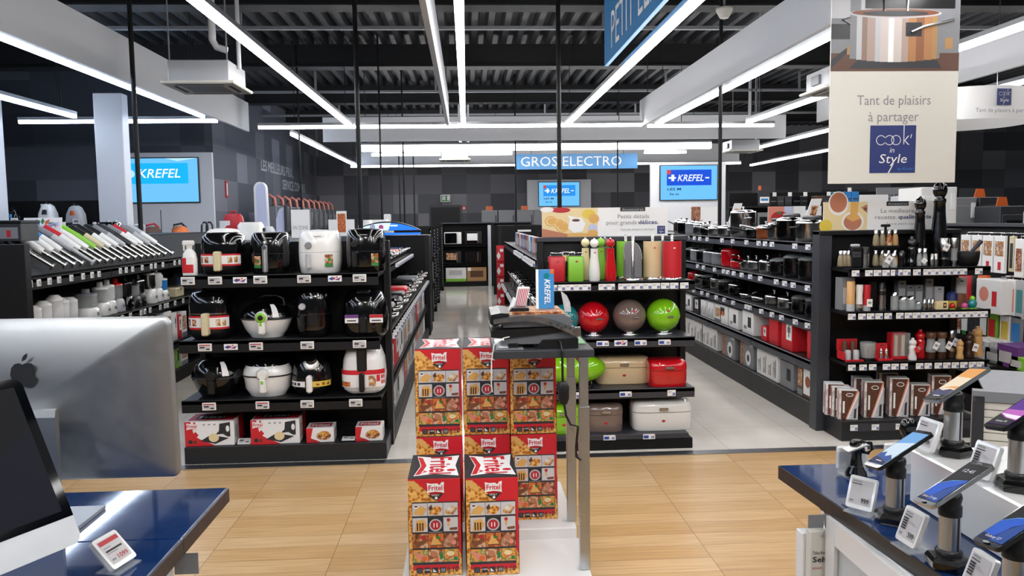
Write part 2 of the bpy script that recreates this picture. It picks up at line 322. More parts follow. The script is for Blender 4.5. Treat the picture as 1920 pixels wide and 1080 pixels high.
# linear LED lights
ZL = 3.17
LEDS = [('x', -1.89, -2, 13.5, .03, 'above the air fryer gondola'), ('x', -.03, -2, 13.63, .034, 'over the middle aisle'), ('x', 1.70, -2, 13.65, .03, 'under the blue letter sign'), ('x', -3.84, -2, 12.24, .03, 'along the white fascia above the stick blenders'),
        ('x', 3.22, -2, 13.6, .03, 'along the white fascia above the saucepans'), ('x', 4.72, -2, 13.45, .03, 'between two white fascias, passing behind the tall banner'), ('x', -5.65, -2, 12.2, .03, 'beyond the white column'), ('x', -3.09, 14.75, 23.06, .03, 'running back along the dark side wall'),
        ('x', 6.72, 7, 19.4, .03, 'running back behind the tall banner, the upper one'), ('x', 8.75, 10, 24.6, .03, 'running back behind the tall banner, the lower one'),
        ('y', 12.79, -6.76, -3.79, .025, 'across the bay with the white column'), ('y', 13.72, -3.42, 3.0, .025, 'across the ends of three long light lines'), ('y', 13.9, 3.12, 5.35, .025, 'across beside the saucepan gondola, short'),
        ('y', 18.2, -2.3, 5.55, .075, 'the thickest and brightest, across in front of the far fascia'), ('y', 19.5, -2.24, 1.12, .022, 'across just below the thickest light'), ('y', 19.5, 4.3, 5.35, .022, 'short, beside the blue department sign, upper'),
        ('y', 23.5, -3.3, 1.43, .025, 'across close to the back wall'), ('y', 23.4, 4.5, 5.35, .025, 'short, beside the blue department sign, lower'), ('y', 23.6, 7.6, 8.1, .025, 'short, just beyond the pole beside the second screen panel')]
for ax, c, a0, a1, hw, lab in LEDS:
    mid = (a0 + a1) / 2; t = T('linear_light', 'white LED light line ' + lab, 'light', (c, mid, ZL) if ax == 'x' else (mid, c, ZL))
    bx = (lambda bb, d, y0, y1, q0, q1, m: bb.box(c - d, c + d, y0, y1, q0, q1, m)) if ax == 'x' else (lambda bb, d, y0, y1, q0, q1, m: bb.box(y0, y1, c - d, c + d, q0, q1, m))
    hh = .05 if hw < .05 else .13
    h = B(); bx(h, hw + .004, a0, a1, ZL + hh, ZL + hh + .045, 'alu_matt'); h.build('housing', t, True)
    d = B(); bx(d, hw, a0 + .01, a1 - .01, ZL, ZL + hh, 'led_cool' if (ax == 'x' and c < -2.5) or (ax == 'y' and a1 < -3) else 'led'); d.build('diffuser', t, True)
    for k in (a0 + .6, a1 - .4):
        r = B(); bx(r, .005, k - .005, k + .005, ZL + hh + .045, 4.70, 'beam'); r.build('hanger', t, True)
# track spotlights over the wood floor
for x, y, lab in ((-2.4, -.9, 'over the computer table'), (-.9, .5, 'over the aisle beside the computer table'), (.5, 1.5, 'over the wood floor before the podium'), (1.0, -.8, 'over the wood floor behind the viewer'), (2.3, .4, 'over the phone table')):
    t = T('track_spotlight', 'small black ceiling spotlight ' + lab, 'light', (x, y, 3.2)); d = (V((x * .45 + .35, 5.6, .6)) - V((x, y, 3.2))).normalized(); p = V((x, y, 3.2))
    B().tube([p - d * .16, p - d * .01], .05, 'black_matt', 16).build('housing', t, True); B().box(x - .006, x + .006, y - .1, y - .088, 3.26, 4.72, 'beam').build('hanger', t, True)
    ld = bpy.data.lights.new('lamp', 'SPOT'); ld.energy = 75; ld.spot_size = 1.25; ld.spot_blend = .5; ld.shadow_soft_size = .09; ld.color = (1, .98, .95); lo = bpy.data.objects.new('lamp', ld); COL.objects.link(lo); lo.parent = t; lo.rotation_euler = d.to_track_quat('-Z', 'Y').to_euler(); lo.location = d * .005
# cable trays with drop rods
for i, (y, z) in enumerate(((11.2, 4.2), (16.6, 4.2), (19.6, 4.12))):
    t = T('cable_tray', 'light grey cable tray under the dark ceiling, %s from the front' % ORD[i], 'cable tray', (1, y, z))
    B().box(-17, 19, y, y + .06, z, z + .045, 'pipe').build('tray', t, True)
    for k, x in enumerate((-6.5, -3.0, -.6, 1.9, 4.1, 6.9)): B().box(x, x + .04, y + .01, y + .05, z + .045, 4.64, 'pipe').build('rod', t, True)
# slim poles
def pole(x, y, r, z0, lab): oneW(B().lathe([(r, 0), (r, 4.70 - z0)], 'black_matt', 10, (x, y, z0)).box(x - r * 2, x + r * 2, y - r * 2, y + r * 2, z0, z0 + .02, 'black_matt'), 'power_pole', lab, 'pole')
pole(-3.54, 9, .026, 1.515, 'thin black power pole rising from the stick blender gondola'); pole(-1.234, 9.5, .027, 1.48, 'thin black power pole behind the black air fryer with food sticker')
pole(1.07, 9.3, .026, 1.48, 'thin black power pole behind the pancake header sign'); pole(3.135, 9.9, .024, 1.5, 'thin black power pole rising among the stockpots')
for px, Y, lab in ((714, 13.5, 'far thin black pole, first beyond the lit arch'), (757, 16.5, 'far thin black pole above the end of the lit arch'), (749, 20.5, 'far thin black pole, shorter of the two just past the lit arch'), (776, 20.5, 'far thin black pole nearest the dark door'),
                   (967, 17.4, 'far thin black pole at the start of the blue department sign'), (1158, 17, 'far thin black pole at the end of the blue department sign'), (563, 14, 'far thin black pole in front of the side wall lettering')): pole(XA(px, Y, 2.5), Y, .016, 1.5, lab)
# ceiling cassettes
def cassette(x, y, lab, z=3.0):
    t = T('air_conditioner', lab, 'air conditioner', (x, y, z))
    B().box(x - .3, x + .3, y - .3, y + .3, z + .03, z + .24, 'grey_light', .01).box(x - .33, x - .3, y - .1, y + .1, z + .08, z + .18, 'grey_mid').build('body', t, True)
    p = B().box(x - .36, x + .36, y - .36, y + .36, z, z + .032, 'cream_paper', .01); fr = Fr((x, y, z), (1, 0, 0), (0, -1, 0))
    p.rect(fr, -.2, -.2, .2, .2, 'grey_mid', .001)
    for s in (-1, 1): p.rect(fr, -.24, s * .27 - .02, .24, s * .27 + .02, 'ink', .001); p.rect(fr, s * .27 - .02, -.2, s * .27 + .02, .2, 'ink', .001)
    p.build('grille_panel', t, True)
    q = B(); q.tube([(x + .12, y - .2, z + 1.57), (x + .12, y - .2, z + .45), (x + .16, y - .2, z + .38), (x + .26, y - .2, z + .35)], .035, 'white_paint', 10)
    q.tube([(x + .32, y, z + 1.57), (x + .32, y, z + .2)], .022, 'white_paint', 8); q.build('pipe', t, True)
    for a in (-.28, .28): B().box(x + a - .006, x + a + .006, y - .29, y - .28, z + .22, 4.70, 'pipe').build('hanger', t, True)
cassette(-2.63, 8.6, 'ceiling air conditioner cassette with white pipes above the air fryers'); cassette(4.25, 9.0, 'ceiling air conditioner cassette partly behind the tall pot banner')
cassette(-.25, 19, 'far small ceiling air conditioner cassette over the middle aisle'); cassette(5.9, 17.2, 'far ceiling air conditioner cassette above the second screen panel')
# alarm siren lamp at the top of the pole
p = onY(1358, 18, 9.6); oneW(B().lathe([(.05, 0), (.1, .09), (.1, .12), (.02, .125)], 'cream_paper', 12, (p.x, 9.6, p.z - .1)).box(p.x - .01, p.x + .01, 9.59, 9.61, p.z + .02, 4.70, 'pipe'), 'ceiling_sensor', 'small white cone-shaped sensor at the top of the pole', 'sensor')
# department signs
t = T('department_sign', 'blue hanging department sign reading GROS ELECTRO near the back', 'sign', (2.72, 20, 2.85))
B().box(1.2, 4.25, 19.98, 20.02, 2.85, 3.22, 'sign_blue').build('panel', t, True); fr = Fr((1.2, 19.98, 2.85)); B().txt(fr, 'GROS ELECTRO', .15, .075, .235, 'paper', .003, w=2.5).build('lettering', t, True)
for x in (1.6, 3.9): B().box(x, x + .01, 20, 20.01, 3.22, 4.70, 'beam').build('hanger', t, True)
t = T('department_sign', 'large blue sign seen at a slant reading PETIT ELECTRO', 'sign', (1.53, 7, 3.255))
B().box(1.51, 1.55, 4.9, 8.79, 3.255, 4.0, 'sign_blue').build('panel', t, True); fr = Fr((1.51, 8.79, 3.255), (0, -1, 0), (0, 0, 1)); B().txt(fr, 'PETIT ELECTRO', .42, .10, .37, 'paper', .003, w=3.25).build('lettering', t, True)
for y in (5.4, 8.2): B().box(1.525, 1.535, y, y + .01, 4.0, 4.70, 'beam').build('hanger', t, True)
# screens on white panels
def screen(x0, x1, z0, z1, Y, px0, px1, pz, lab, cyan, labp):
    oneW(B().box(px0, px1, Y, Y + .075, 0, pz, 'white_paint', .006), 'screen_panel', labp, 'panel')
    t = T('television', lab, 'television', ((x0 + x1) / 2, Y - .03, z0)); B().box(x0 - .02, x1 + .02, Y - .05, Y - .003, z0 - .02, z1 + .02, 'black_plastic', .006).build('housing', t, True)
    W = x1 - x0; H = z1 - z0; fr = Fr((x0, Y - .05, z0)); s = B().rect(fr, 0, 0, W, H, 'scr_sky', .002)
    if cyan:
        s.rect(fr, W * .1, H * .42, W * .88, H * .89, 'scr_cyan', .003); s.rect(fr, W * .08, H * .8, W * .17, H * .92, 'yellow', .0035); s.txt(fr, 'KREFEL', W * .26, H * .56, H * .2, 'scr_white', .004, shear=.25, w=W * .52, bold=.01)
        s.disc(fr, W * .17, H * .65, H * .09, 'scr_pale', .004); s.poly(fr, [(W * .6, H), (W * .75, H * .93), (W * .9, H * .97), (W, H)], 'scr_pale', .003)
    else:
        s.rect(fr, W * .11, H * .42, W * .9, H * .88, 'scr_blue' if W > 1.7 or Y < 22 else 'scr_mid', .003); s.rect(fr, W * .11, H * .75, W * .18, H * .88, 'scr_red', .004)
        s.txt(fr, 'KREFEL', W * .3, H * .55, H * .19, 'scr_white', .004, shear=.25, w=W * .46, bold=.012)
        s.rect(fr, W * .14, H * .62, W * .27, H * .67, 'scr_white', .004); s.rect(fr, W * .19, H * .55, W * .24, H * .74, 'scr_white', .0042); s.rect(fr, W * .79, H * .62, W * .86, H * .66, 'scr_white', .004)
        s.txt(fr, 'LES M', W * .12, H * .28, H * .07, 'scr_ink', .004, bold=.02, w=W * .24); s.txt(fr, 'Se m', W * .16, H * .14, H * .06, 'scr_ink', .004, bold=.02, w=W * .16)
    s.build('screen', t, True)
screen(-6.55, -5.06, 2.04, 2.86, 15.72, -6.9, -4.8, 2.97, 'wall television showing pale blue advert, nearest the white column', True, 'white wall panel behind the television nearest the column')
screen(2.35, 3.67, 2.05, 2.81, 26.3, 1.97, 4.06, 2.9, 'smallest wall television with blue advert, on the back wall', False, 'white wall panel behind the smallest television')
screen(4.70, 6.09, 2.05, 2.87, 19.5, 4.46, 6.32, 2.96, 'wall television with dark blue advert logo, beside the stockpots', False, 'white panel carrying the television beside the stockpots')
# exit sign, fire plates
p = onY(835, 372, 26.2); b = B().box(p.x - .15, p.x + .15, 26.17, 26.2, p.z - .11, p.z + .11, 'white_gloss'); fr = Fr((p.x, 26.17, p.z)); b.rect(fr, -.13, -.09, .13, .09, 'green', .002); b.rect(fr, -.03, -.06, .12, .07, 'paper', .004).rect(fr, .0, -.06, .06, .07, 'green', .006)
b.disc(fr, -.07, .05, .02, 'paper', .004); b.rect(fr, -.09, -.05, -.05, .03, 'paper', .004); b.box(p.x - .01, p.x + .01, 26.2, 26.5, p.z - .01, p.z + .01, 'grey_dark'); oneW(b, 'exit_sign', 'green and white emergency exit sign over the dark back door', 'sign')
for (px, py, Y, lab) in ((870, 390, 26.46, 'small red fire plate beside the dark back door'),):
    p = onY(px, py, Y); b = B().box(p.x - .07, p.x + .07, Y, Y + .03, p.z - .07, p.z + .07, 'red_paint'); b.rect(Fr((p.x, Y, p.z)), -.03, -.04, .03, .03, 'paper', .002); oneW(b, 'fire_plate', lab, 'sign')
p = onX(424, 355, -4.8); b = B().box(-4.8, -4.78, p.y - .07, p.y + .07, p.z - .17, p.z + .17, 'red_paint'); b.rect(Fr((-4.78, p.y, p.z), (0, 1, 0)), -.03, -.12, .03, .12, 'paper', .002); oneW(b, 'fire_plate', 'small upright red fire plate on the corner of the side wall', 'sign')
# tall pot banner
t = T('hanging_banner', 'tall white hanging banner with a saucepan photo and square blue logo', 'banner', (2.955, 5.5, 1.839))
B().box(2.503, 3.407, 5.495, 5.505, 1.839, 3.155, 'cream_paper').build('sheet', t, True)
fr = Fr((2.503, 5.495, 1.839), (.932, 0, 0), (0, 0, .932)); W = .97; b = B()
b.rect(fr, 0, .82, W, 1.41, 'grey_mid', .001)
for (a0, b0, a1, b1, m) in ((0, .82, W, .95, 'brown'), (0, 1.2, .14, 1.4, 'grey_light'), (.14, 1.2, .22, 1.38, 'grey_mid'), (.22, 1.22, .3, 1.38, 'grey_light'), (0, 1.05, .14, 1.16, 'black_plastic'), (.25, 1.27, .93, 1.36, 'black_plastic'), (0, 1.36, W, 1.41, 'lilac'), (.86, 1.1, W, 1.25, 'grey_mid'), (.86, .98, .92, 1.06, 'kraft'), (.12, .94, .16, 1.0, 'kraft')): b.rect(fr, a0, b0, a1, b1, m, .0016)
b.poly(fr, [(.14, .84), (.2, .9), (.8, .9), (.84, .84)], 'grey_dark', .002); b.poly(fr, [(.0, .84), (.12, .95), (.12, .99), (0, .9)], 'grey_dark', .002)
xs = [.14, .19, .23, .27, .33, .37, .43, .47, .53, .58, .64, .7, .76, .8, .82]; ms = ['grey_mid', 'grey_light', 'pot_a', 'pot_b', 'grey_light', 'pot_c', 'paper', 'pot_c', 'pot_b', 'pot_d', 'pot_e', 'pot_d', 'kraft', 'grey_mid']
for n_, h_ in (('pot_a', 0x8c7468), ('pot_b', 0xa8938a), ('pot_c', 0xc4bab6), ('pot_d', 0xa9784e), ('pot_e', 0x8a5a3c), ('pot_f', 0xb09a98)): mt(n_, h_, .5)
for i in range(14):
    y0 = .885 + .03 * abs((xs[i] + xs[i + 1]) / 2 - .48) ** 2 * 8; b.rect(fr, xs[i], y0, xs[i + 1], 1.225, ms[i], .0026)
b.disc(fr, .48, 1.235, .35, 'grey_light', .003, 28, .035).disc(fr, .48, 1.24, .33, 'brown_gloss', .0034, 28, .028).disc(fr, .48, 1.235, .25, 'grey_dark', .0038, 28, .02)
b.tube([fr.p(.39, 1.25, .004), fr.p(.39, 1.33, .004), fr.p(.43, 1.37, .004), fr.p(.53, 1.37, .004), fr.p(.57, 1.33, .004), fr.p(.57, 1.25, .004)], .008, 'alu', 6)
b.rect(fr, .56, 1.07, .68, 1.17, 'ink', .004); b.tube([fr.p(.6, 1.1, .006), fr.p(.7, 1.14, .006), fr.p(.92, 1.19, .006)], .011, 'alu', 6); b.tube([fr.p(.14, 1.16, .006), fr.p(.08, 1.19, .006), fr.p(.14, 1.21, .006)], .008, 'alu', 6)
b.build('photo_print', t, True)
B().txt(fr, 'Tant de plaisirs', .485, .575, .072, 'ink_grey', .002, 'c', w=.56).build('slogan', t, True); B().txt(fr, 'à partager', .485, .455, .072, 'ink_grey', .002, 'c', w=.385).build('slogan', t, True)
def cook(b, fr, a, c, s, l=.002):
    b.rect(fr, a, c, a + s, c + s, 'navy', l); k = l + .0012
    b.ring(fr, a + s * .235, c + s * .69, s * .105, s * .014, 'paper', k).rect(fr, a + s * .29, c + s * .64, a + s * .345, c + s * .74, 'navy', k + .0005)
    for q in (.42, .565): b.ring(fr, a + s * q, c + s * .69, s * .105, s * .014, 'paper', k)
    b.rect(fr, a + s * .725, c + s * .6, a + s * .742, c + s, 'paper', k)
    b.poly(fr, [(a + s * .74, c + s * .68), (a + s * .82, c + s * .78), (a + s * .85, c + s * .78), (a + s * .765, c + s * .68), (a + s * .86, c + s * .59), (a + s * .83, c + s * .59)], 'paper', k); b.poly(fr, [(a + s * .875, c + s * .73), (a + s * .89, c + s * .73), (a + s * .91, c + s * .81), (a + s * .89, c + s * .81)], 'paper', k)
    b.txt(fr, 'in', a + s * .43, c + s * .43, s * .11, 'paper', k, shear=.2); b.txt(fr, 'Style', a + s * .2, c + s * .21, s * .19, 'paper', k, shear=.18, w=s * .6)
    b.poly(fr, [(a + s * .51, c + s * .2), (a + s * .53, c + s * .2), (a + s * .425, c), (a + s * .395, c)], 'paper', k)
b = B(); cook(b, fr, .31, .075, .35); b.txt(fr, 'by Krefel', .645, .095, .022, 'blue', .004, 'r', w=.12); b.build('logo', t, True)
for x in (2.62, 3.33): B().box(x, x + .006, 5.497, 5.503, 3.155, 4.70, 'alu').build('hanger', t, True)
# round hanging sign
t = T('round_hanging_sign', 'white drum-shaped hanging sign with small blue logo beside the tall banner', 'sign', (5.62, 9, 2.62))
R_ = [[(5.62 + .7 * math.cos(2 * PI * j / 40), 9 + .7 * math.sin(2 * PI * j / 40), z) for j in range(40)] for z in (2.62, 2.96)]; B().loft(R_, 'paper', True, False, False).build('drum', t, True)
b = B(); a = math.radians(-84); fr = Fr((5.62 + .705 * math.cos(a), 9 + .705 * math.sin(a), 2.62), (-math.sin(a), math.cos(a), 0), (0, 0, 1)); cook(b, fr, -.14, .13, .17, .012); b.txt(fr, 'Tant de plaisirs à partager', -.4, .055, .04, 'ink_grey', .03, w=.7)
a = math.radians(-24); fr = Fr((5.62 + .705 * math.cos(a), 9 + .705 * math.sin(a), 2.62), (-math.sin(a), math.cos(a), 0), (0, 0, 1)); b.rect(fr, -.12, .0, .12, .34, 'ink_blue', .012).disc(fr, .02, .2, .08, 'lilac', .014); b.build('print', t, True)
for x in (5.2, 6.04): B().box(x, x + .006, 9, 9.006, 2.96, 4.70, 'alu').build('hanger', t, True)
# ---------------------------------------------------------------- shelf price labels (sub-parts of their shelf)
def _tagmesh(kind, w, h):
    b = B(); fr = Fr((-w / 2, -.004, -h / 2))
    if kind == 'e':
        b.box(-w / 2, w / 2, -.004, .008, -h / 2, h / 2, 'white_gloss', .003); b.rect(fr, w * .09, h * .13, w * .91, h * .87, 'eink', .0008)
        b.rect(fr, w * .14, h * .45, w * .45, h * .66, 'ink', .0014); b.rect(fr, w * .14, h * .7, w * .7, h * .76, 'ink_grey', .0014); b.rect(fr, w * .62, h * .2, w * .86, h * .36, 'ink', .0014); b.rect(fr, w * .14, h * .22, w * .4, h * .3, 'ink_grey', .0014)
    elif kind == 'r':
        b.box(-w / 2, w / 2, -.004, .008, -h / 2, h / 2, 'white_gloss', .003); b.rect(fr, w * .09, h * .13, w * .91, h * .87, 'eink', .0008)
        b.rect(fr, w * .09, h * .74, w * .91, h * .87, 'ink_red', .0014); b.rect(fr, w * .14, h * .4, w * .5, h * .6, 'ink', .0014); b.rect(fr, w * .6, h * .2, w * .86, h * .36, 'ink', .0014)
    elif kind == 'q':
        b.box(-w / 2, w / 2, -.004, .008, -h / 2, h / 2, 'white_gloss', .003); b.rect(fr, w * .15, h * .15, w * .85, h * .85, 'eink', .0008); b.rect(fr, w * .25, h * .45, w * .75, h * .7, 'ink_grey', .0014); b.rect(fr, w * .5, h * .22, w * .78, h * .36, 'ink', .0014)
    elif kind == 'p':
        b.box(-w / 2, w / 2, -.003, .0, -h / 2, h / 2, 'paper'); b.rect(fr, w * .62, h * .12, w * .95, h * .55, 'ink_blue', .001); b.rect(fr, w * .68, h * .22, w * .9, h * .45, 'paper', .0016); b.rect(fr, w * .7, h * .25, w * .88, h * .42, 'ink_blue', .002); b.rect(fr, w * .08, h * .72, w * .55, h * .78, 'ink_grey', .001); b.rect(fr, w * .08, h * .58, w * .42, h * .64, 'ink_grey', .001)
    elif kind == 'b':
        b.box(-w / 2, w / 2, -.003, .0, -h / 2, h / 2, 'paper'); b.rect(fr, w * .05, h * .2, w * .45, h * .75, 'ink_blue', .001); b.rect(fr, w * .68, h * .2, w * .9, h * .6, 'ink_blue', .001); b.rect(fr, w * .75, h * .3, w * .83, h * .5, 'paper', .0016); b.rect(fr, w * .93, h * .8, w, h, 'orange', .001)
    else:
        b.box(-w / 2, w / 2, -.003, .0, -h / 2, h / 2, 'paper'); b.poly(fr, [(w * .05, h * .5), (w * .3, h * .8), (w * .5, h * .45), (w * .25, h * .2)], 'ink_blue', .001); b.poly(fr, [(w * .5, h * .3), (w * .95, h * .75), (w * .8, h * .2)], 'purple', .001)
        b.disc(fr, w * .45, h * .55, h * .2, 'ink_red', .0016, 10); b.disc(fr, w * .65, h * .75, h * .15, 'orange', .0016, 10)
    return b.mesh('price_label')
_TM = {}
def price(shelf, kind, p, rz=0, w=None, h=None, tilt=0):
    dw, dh = {'e': (.09, .052), 'r': (.09, .052), 'q': (.05, .05), 'p': (.058, .042), 'b': (.085, .036), 'x': (.09, .04)}[kind]; w, h = w or dw, h or dh
    k = (kind, w, h)
    if k not in _TM: _TM[k] = _tagmesh(*k)
    o = bpy.data.objects.new('promo_label' if kind == 'x' else 'price_label', _TM[k]); COL.objects.link(o); o.parent = shelf
    q = RL[shelf.name]; o.location = (p[0] - q[0], p[1] - q[1], p[2] - q[2]); o.rotation_euler = (tilt, 0, rz); return o
def shelf_part(t, x0, x1, y0, y1, z, m='shelf_dark', lip=.07, name='shelf', axis='y', front=None, rail=None):
    b = B().box(x0, x1, y0, y1, z - .025, z, m, .002)
    if front is not None:
        if axis == 'y': b.box(x0, x1, front, front + .014, z - lip, z + .006, rail or m, .003)
        else: s = .014 if front < (x0 + x1) / 2 else -.014; b.box(min(front, front + s), max(front, front + s), y0, y1, z - lip, z + .006, rail or m, .003)
    return b.build(name, t, True)
# ---------------------------------------------------------------- the air fryer end gondola
G1 = T('shop_gondola', 'black end gondola with three shelves of air fryers facing the wood floor', 'shelving', (-1.24, 5.6, 0))
B().box(-1.9, -.58, 5.84, 5.9, .1, 1.485, 'shelf_black').build('back_panel', G1, True)
for x in (-1.915, -.605): B().box(x, x + .045, 5.79, 5.9, 0, 1.485, 'shelf_dark', .004).build('upright', G1, True)
pl = B().box(-1.93, -.575, 5.44, 5.9, 0, .118, 'plinth', .004).build('plinth', G1, True)
S1 = shelf_part(G1, -1.88, -.6, 5.43, 5.85, 1.275, front=5.43, lip=.08); S2 = shelf_part(G1, -1.93, -.6, 5.43, 5.85, .84, front=5.43, lip=.08); S3 = shelf_part(G1, -1.93, -.6, 5.43, 5.85, .435, front=5.43, lip=.08)
for s, z, L in ((S1, 1.245, [(352, 'e'), (403, 'e'), (450, 'x'), (488, 'e'), (570, 'e'), (628, 'x'), (674, 'e')]), (S2, .80, [(384, 'r'), (433, 'x'), (480, 'r'), (576, 'e'), (674, 'e')]), (S3, .40, [(392, 'r'), (492, 'r'), (576, 'e'), (667, 'e')])):
    for px, k in L: price(s, k, (XA(px, 5.42, z), 5.42, z))
def loose_tag(x, y, z, lab, rz=0, tilt=-1.0):
    o = bpy.data.objects.new('price_tag', _TM[('e', .09, .052)]); COL.objects.link(o); o.location = (x, y, z + .018); o.rotation_euler = (tilt, 0, rz); tag(o, lab, 'price tag')
loose_tag(-1.545, 5.50, .118, 'white electronic price tag lying between the two waffle iron cartons'); loose_tag(-.84, 5.50, .118, 'white electronic price tag lying flat between the two small snack cartons', tilt=-1.4)
# --- products
def badge_fritel(b, fr, a, c, s, l=.0012):          # pennant-shaped logo
    b.poly(fr, [(a, c + s * .62), (a + s * .25, c + s * .56), (a + s * .6, c + s * .57), (a + s, c + s * .66), (a + s * .97, c + s * .3), (a + s, c), (a + s * .6, c + s * .07), (a + s * .25, c + s * .06), (a, c - s * .02), (a + s * .04, c + s * .3)], 'paper', l)
    b.poly(fr, [(a + s * .02, c + .02 * s), (a + s * .5, c + s * .09), (a + s * .98, c + s * .03), (a + s * .6, c + s * .03)], 'red_card', l + .0006)
    b.txt(fr, 'Fritel', a + s * .1, c + s * .17, s * .3, 'red_card', l + .0008, bold=.02, w=s * .8); b.disc(fr, a + s * .72, c + s * .6, s * .1, 'red_card', l + .0008, 10)
def sticker_band(b, R, z0, z1, a0, a1, hx, hy, m, lift=.003, e=4.0, n=14, taper=1.0):
    pts = []
    for z, k in ((z0, 1.0), (z1, taper)):
        for i in range(n + 1):
            a = a0 + (a1 - a0) * i / n; ca, sa = math.cos(a), math.sin(a)
            pts.append(((hx * k + lift) * math.copysign(abs(ca) ** (2 / e), ca), (hy * k + lift) * math.copysign(abs(sa) ** (2 / e), sa), z))
    b.add(pts, [(i, i + 1, n + 2 + i, n + 1 + i) for i in range(n)], m, True)
D = math.radians
def fryer_band(t, w, h, dome):                       # gloss black fryer, photo band, beige handle
    hx = w / 2; hy = w * .5
    b = B().slathe([(hx * .8, hy * .8, 0), (hx * .93, hy * .93, h * .06), (hx, hy, h * .25), (hx, hy, h * .5)], 'black_plastic', 3.2, cap=False); b.slathe([(hx, hy, h * .5), (hx * 1.0, hy, h * .7), (hx * .95, hy * .95, h * .88), (hx * .8, hy * .8, h * .97), (hx * .4, hy * .4, h)], 'black_gloss', 3.2); b.build('body', t)
    s = B(); sticker_band(s, 0, h * .22, h * .5, D(205), D(335), hx, hy, 'red_card', .002, 3.2); sticker_band(s, 0, h * .26, h * .46, D(205), D(335), hx, hy, 'paper', .003, 3.2)
    for q in (222, 246, 292, 312): sticker_band(s, 0, h * .29, h * .43, D(q - 7), D(q + 7), hx, hy, 'food_a' if q % 4 else 'food_b', .004, 3.2, 4)
    s.build('sticker', t); B().box(-.022, .022, -hy - .05, -hy + .02, h * .1, h * .56, 'beige', .008).build('handle', t)
    if dome: B().slathe([(hx * .75, hy * .6, h), (hx * .6, hy * .5, h + .02), (hx * .2, hy * .2, h + .028)], 'white_gloss', 4).build('lid_tray', t)
    else: B().slathe([(hx * 1.004, hy * 1.004, h * .53), (hx * 1.004, hy * 1.004, h * .55)], 'steel', 3.2).build('trim_ring', t)
def fryer_round(t, w, h, body, handle, knob, food=True, hx_s=0, dark_front=True):       # rounded bucket fryer with drawer handle, dial and small sticker
    hx = w / 2; hy = w * .55; m = body
    b = B().slathe([(hx * .86, hy * .86, 0), (hx * .93, hy * .93, h * .03), (hx * .99, hy * .99, h * .25), (hx, hy, h * .52), (hx * .97, hy * .97, h * .8), (hx * .9, hy * .9, h * .95), (hx * .84, hy * .84, h)], m, 3.0); b.build('body', t)
    B().slathe([(hx * .82, hy * .82, h), (hx * .8, hy * .8, h + .004), (hx * .3, hy * .3, h + .008)], 'grey_light' if m == 'white_gloss' else 'black_plastic', 3.0).build('lid', t)
    B().slathe([(hx * 1.003, hy * 1.003, h * .50), (hx * 1.003, hy * 1.003, h * .507)], 'grey_mid' if m == 'white_gloss' else 'grey_dark', 3.0, cap=False).build('drawer_gap', t)
    if handle: B().box(-.06 - .017, -.06 + .017, -hy - .035, -hy + .02, h * .12, h * .5, handle, .01).build('handle', t) if knob != 'top' else B().box(-.04, -.006, -hy - .035, -hy + .02, h * .03, h * .72, handle, .012).build('handle', t)
    if knob and knob != 'top': q = B().lathe([(.024, 0), (.022, .018), (.018, .022)], knob, 18).build('dial', t); q.rotation_euler = (PI / 2, 0, 0); q.location = (-.06, -hy + .006, h * .67)
    if knob == 'top': q = B().lathe([(.014, 0), (.013, .01)], 'chrome', 14).build('dial', t); q.rotation_euler = (PI / 2, 0, 0); q.location = (-.023, -hy - .033, h * .66)
    if food:
        a = D(270 + food); s = B(); sticker_band(s, 0, h * .17, h * .45, a - .2, a + .2, hx, hy, 'food_a', .002, 3.0, 5); sticker_band(s, 0, h * .16, h * .24, a - .2, a + .2, hx, hy, 'green', .003, 3.0, 5); sticker_band(s, 0, h * .29, h * .36, a - .08, a + .08, hx, hy, 'green', .004, 3.0, 3); s.build('sticker', t)
    B().box(-.025, .025, -hy * .985, -hy * .94, h * .88, h * .893, 'grey_light').build('maker_plate', t)
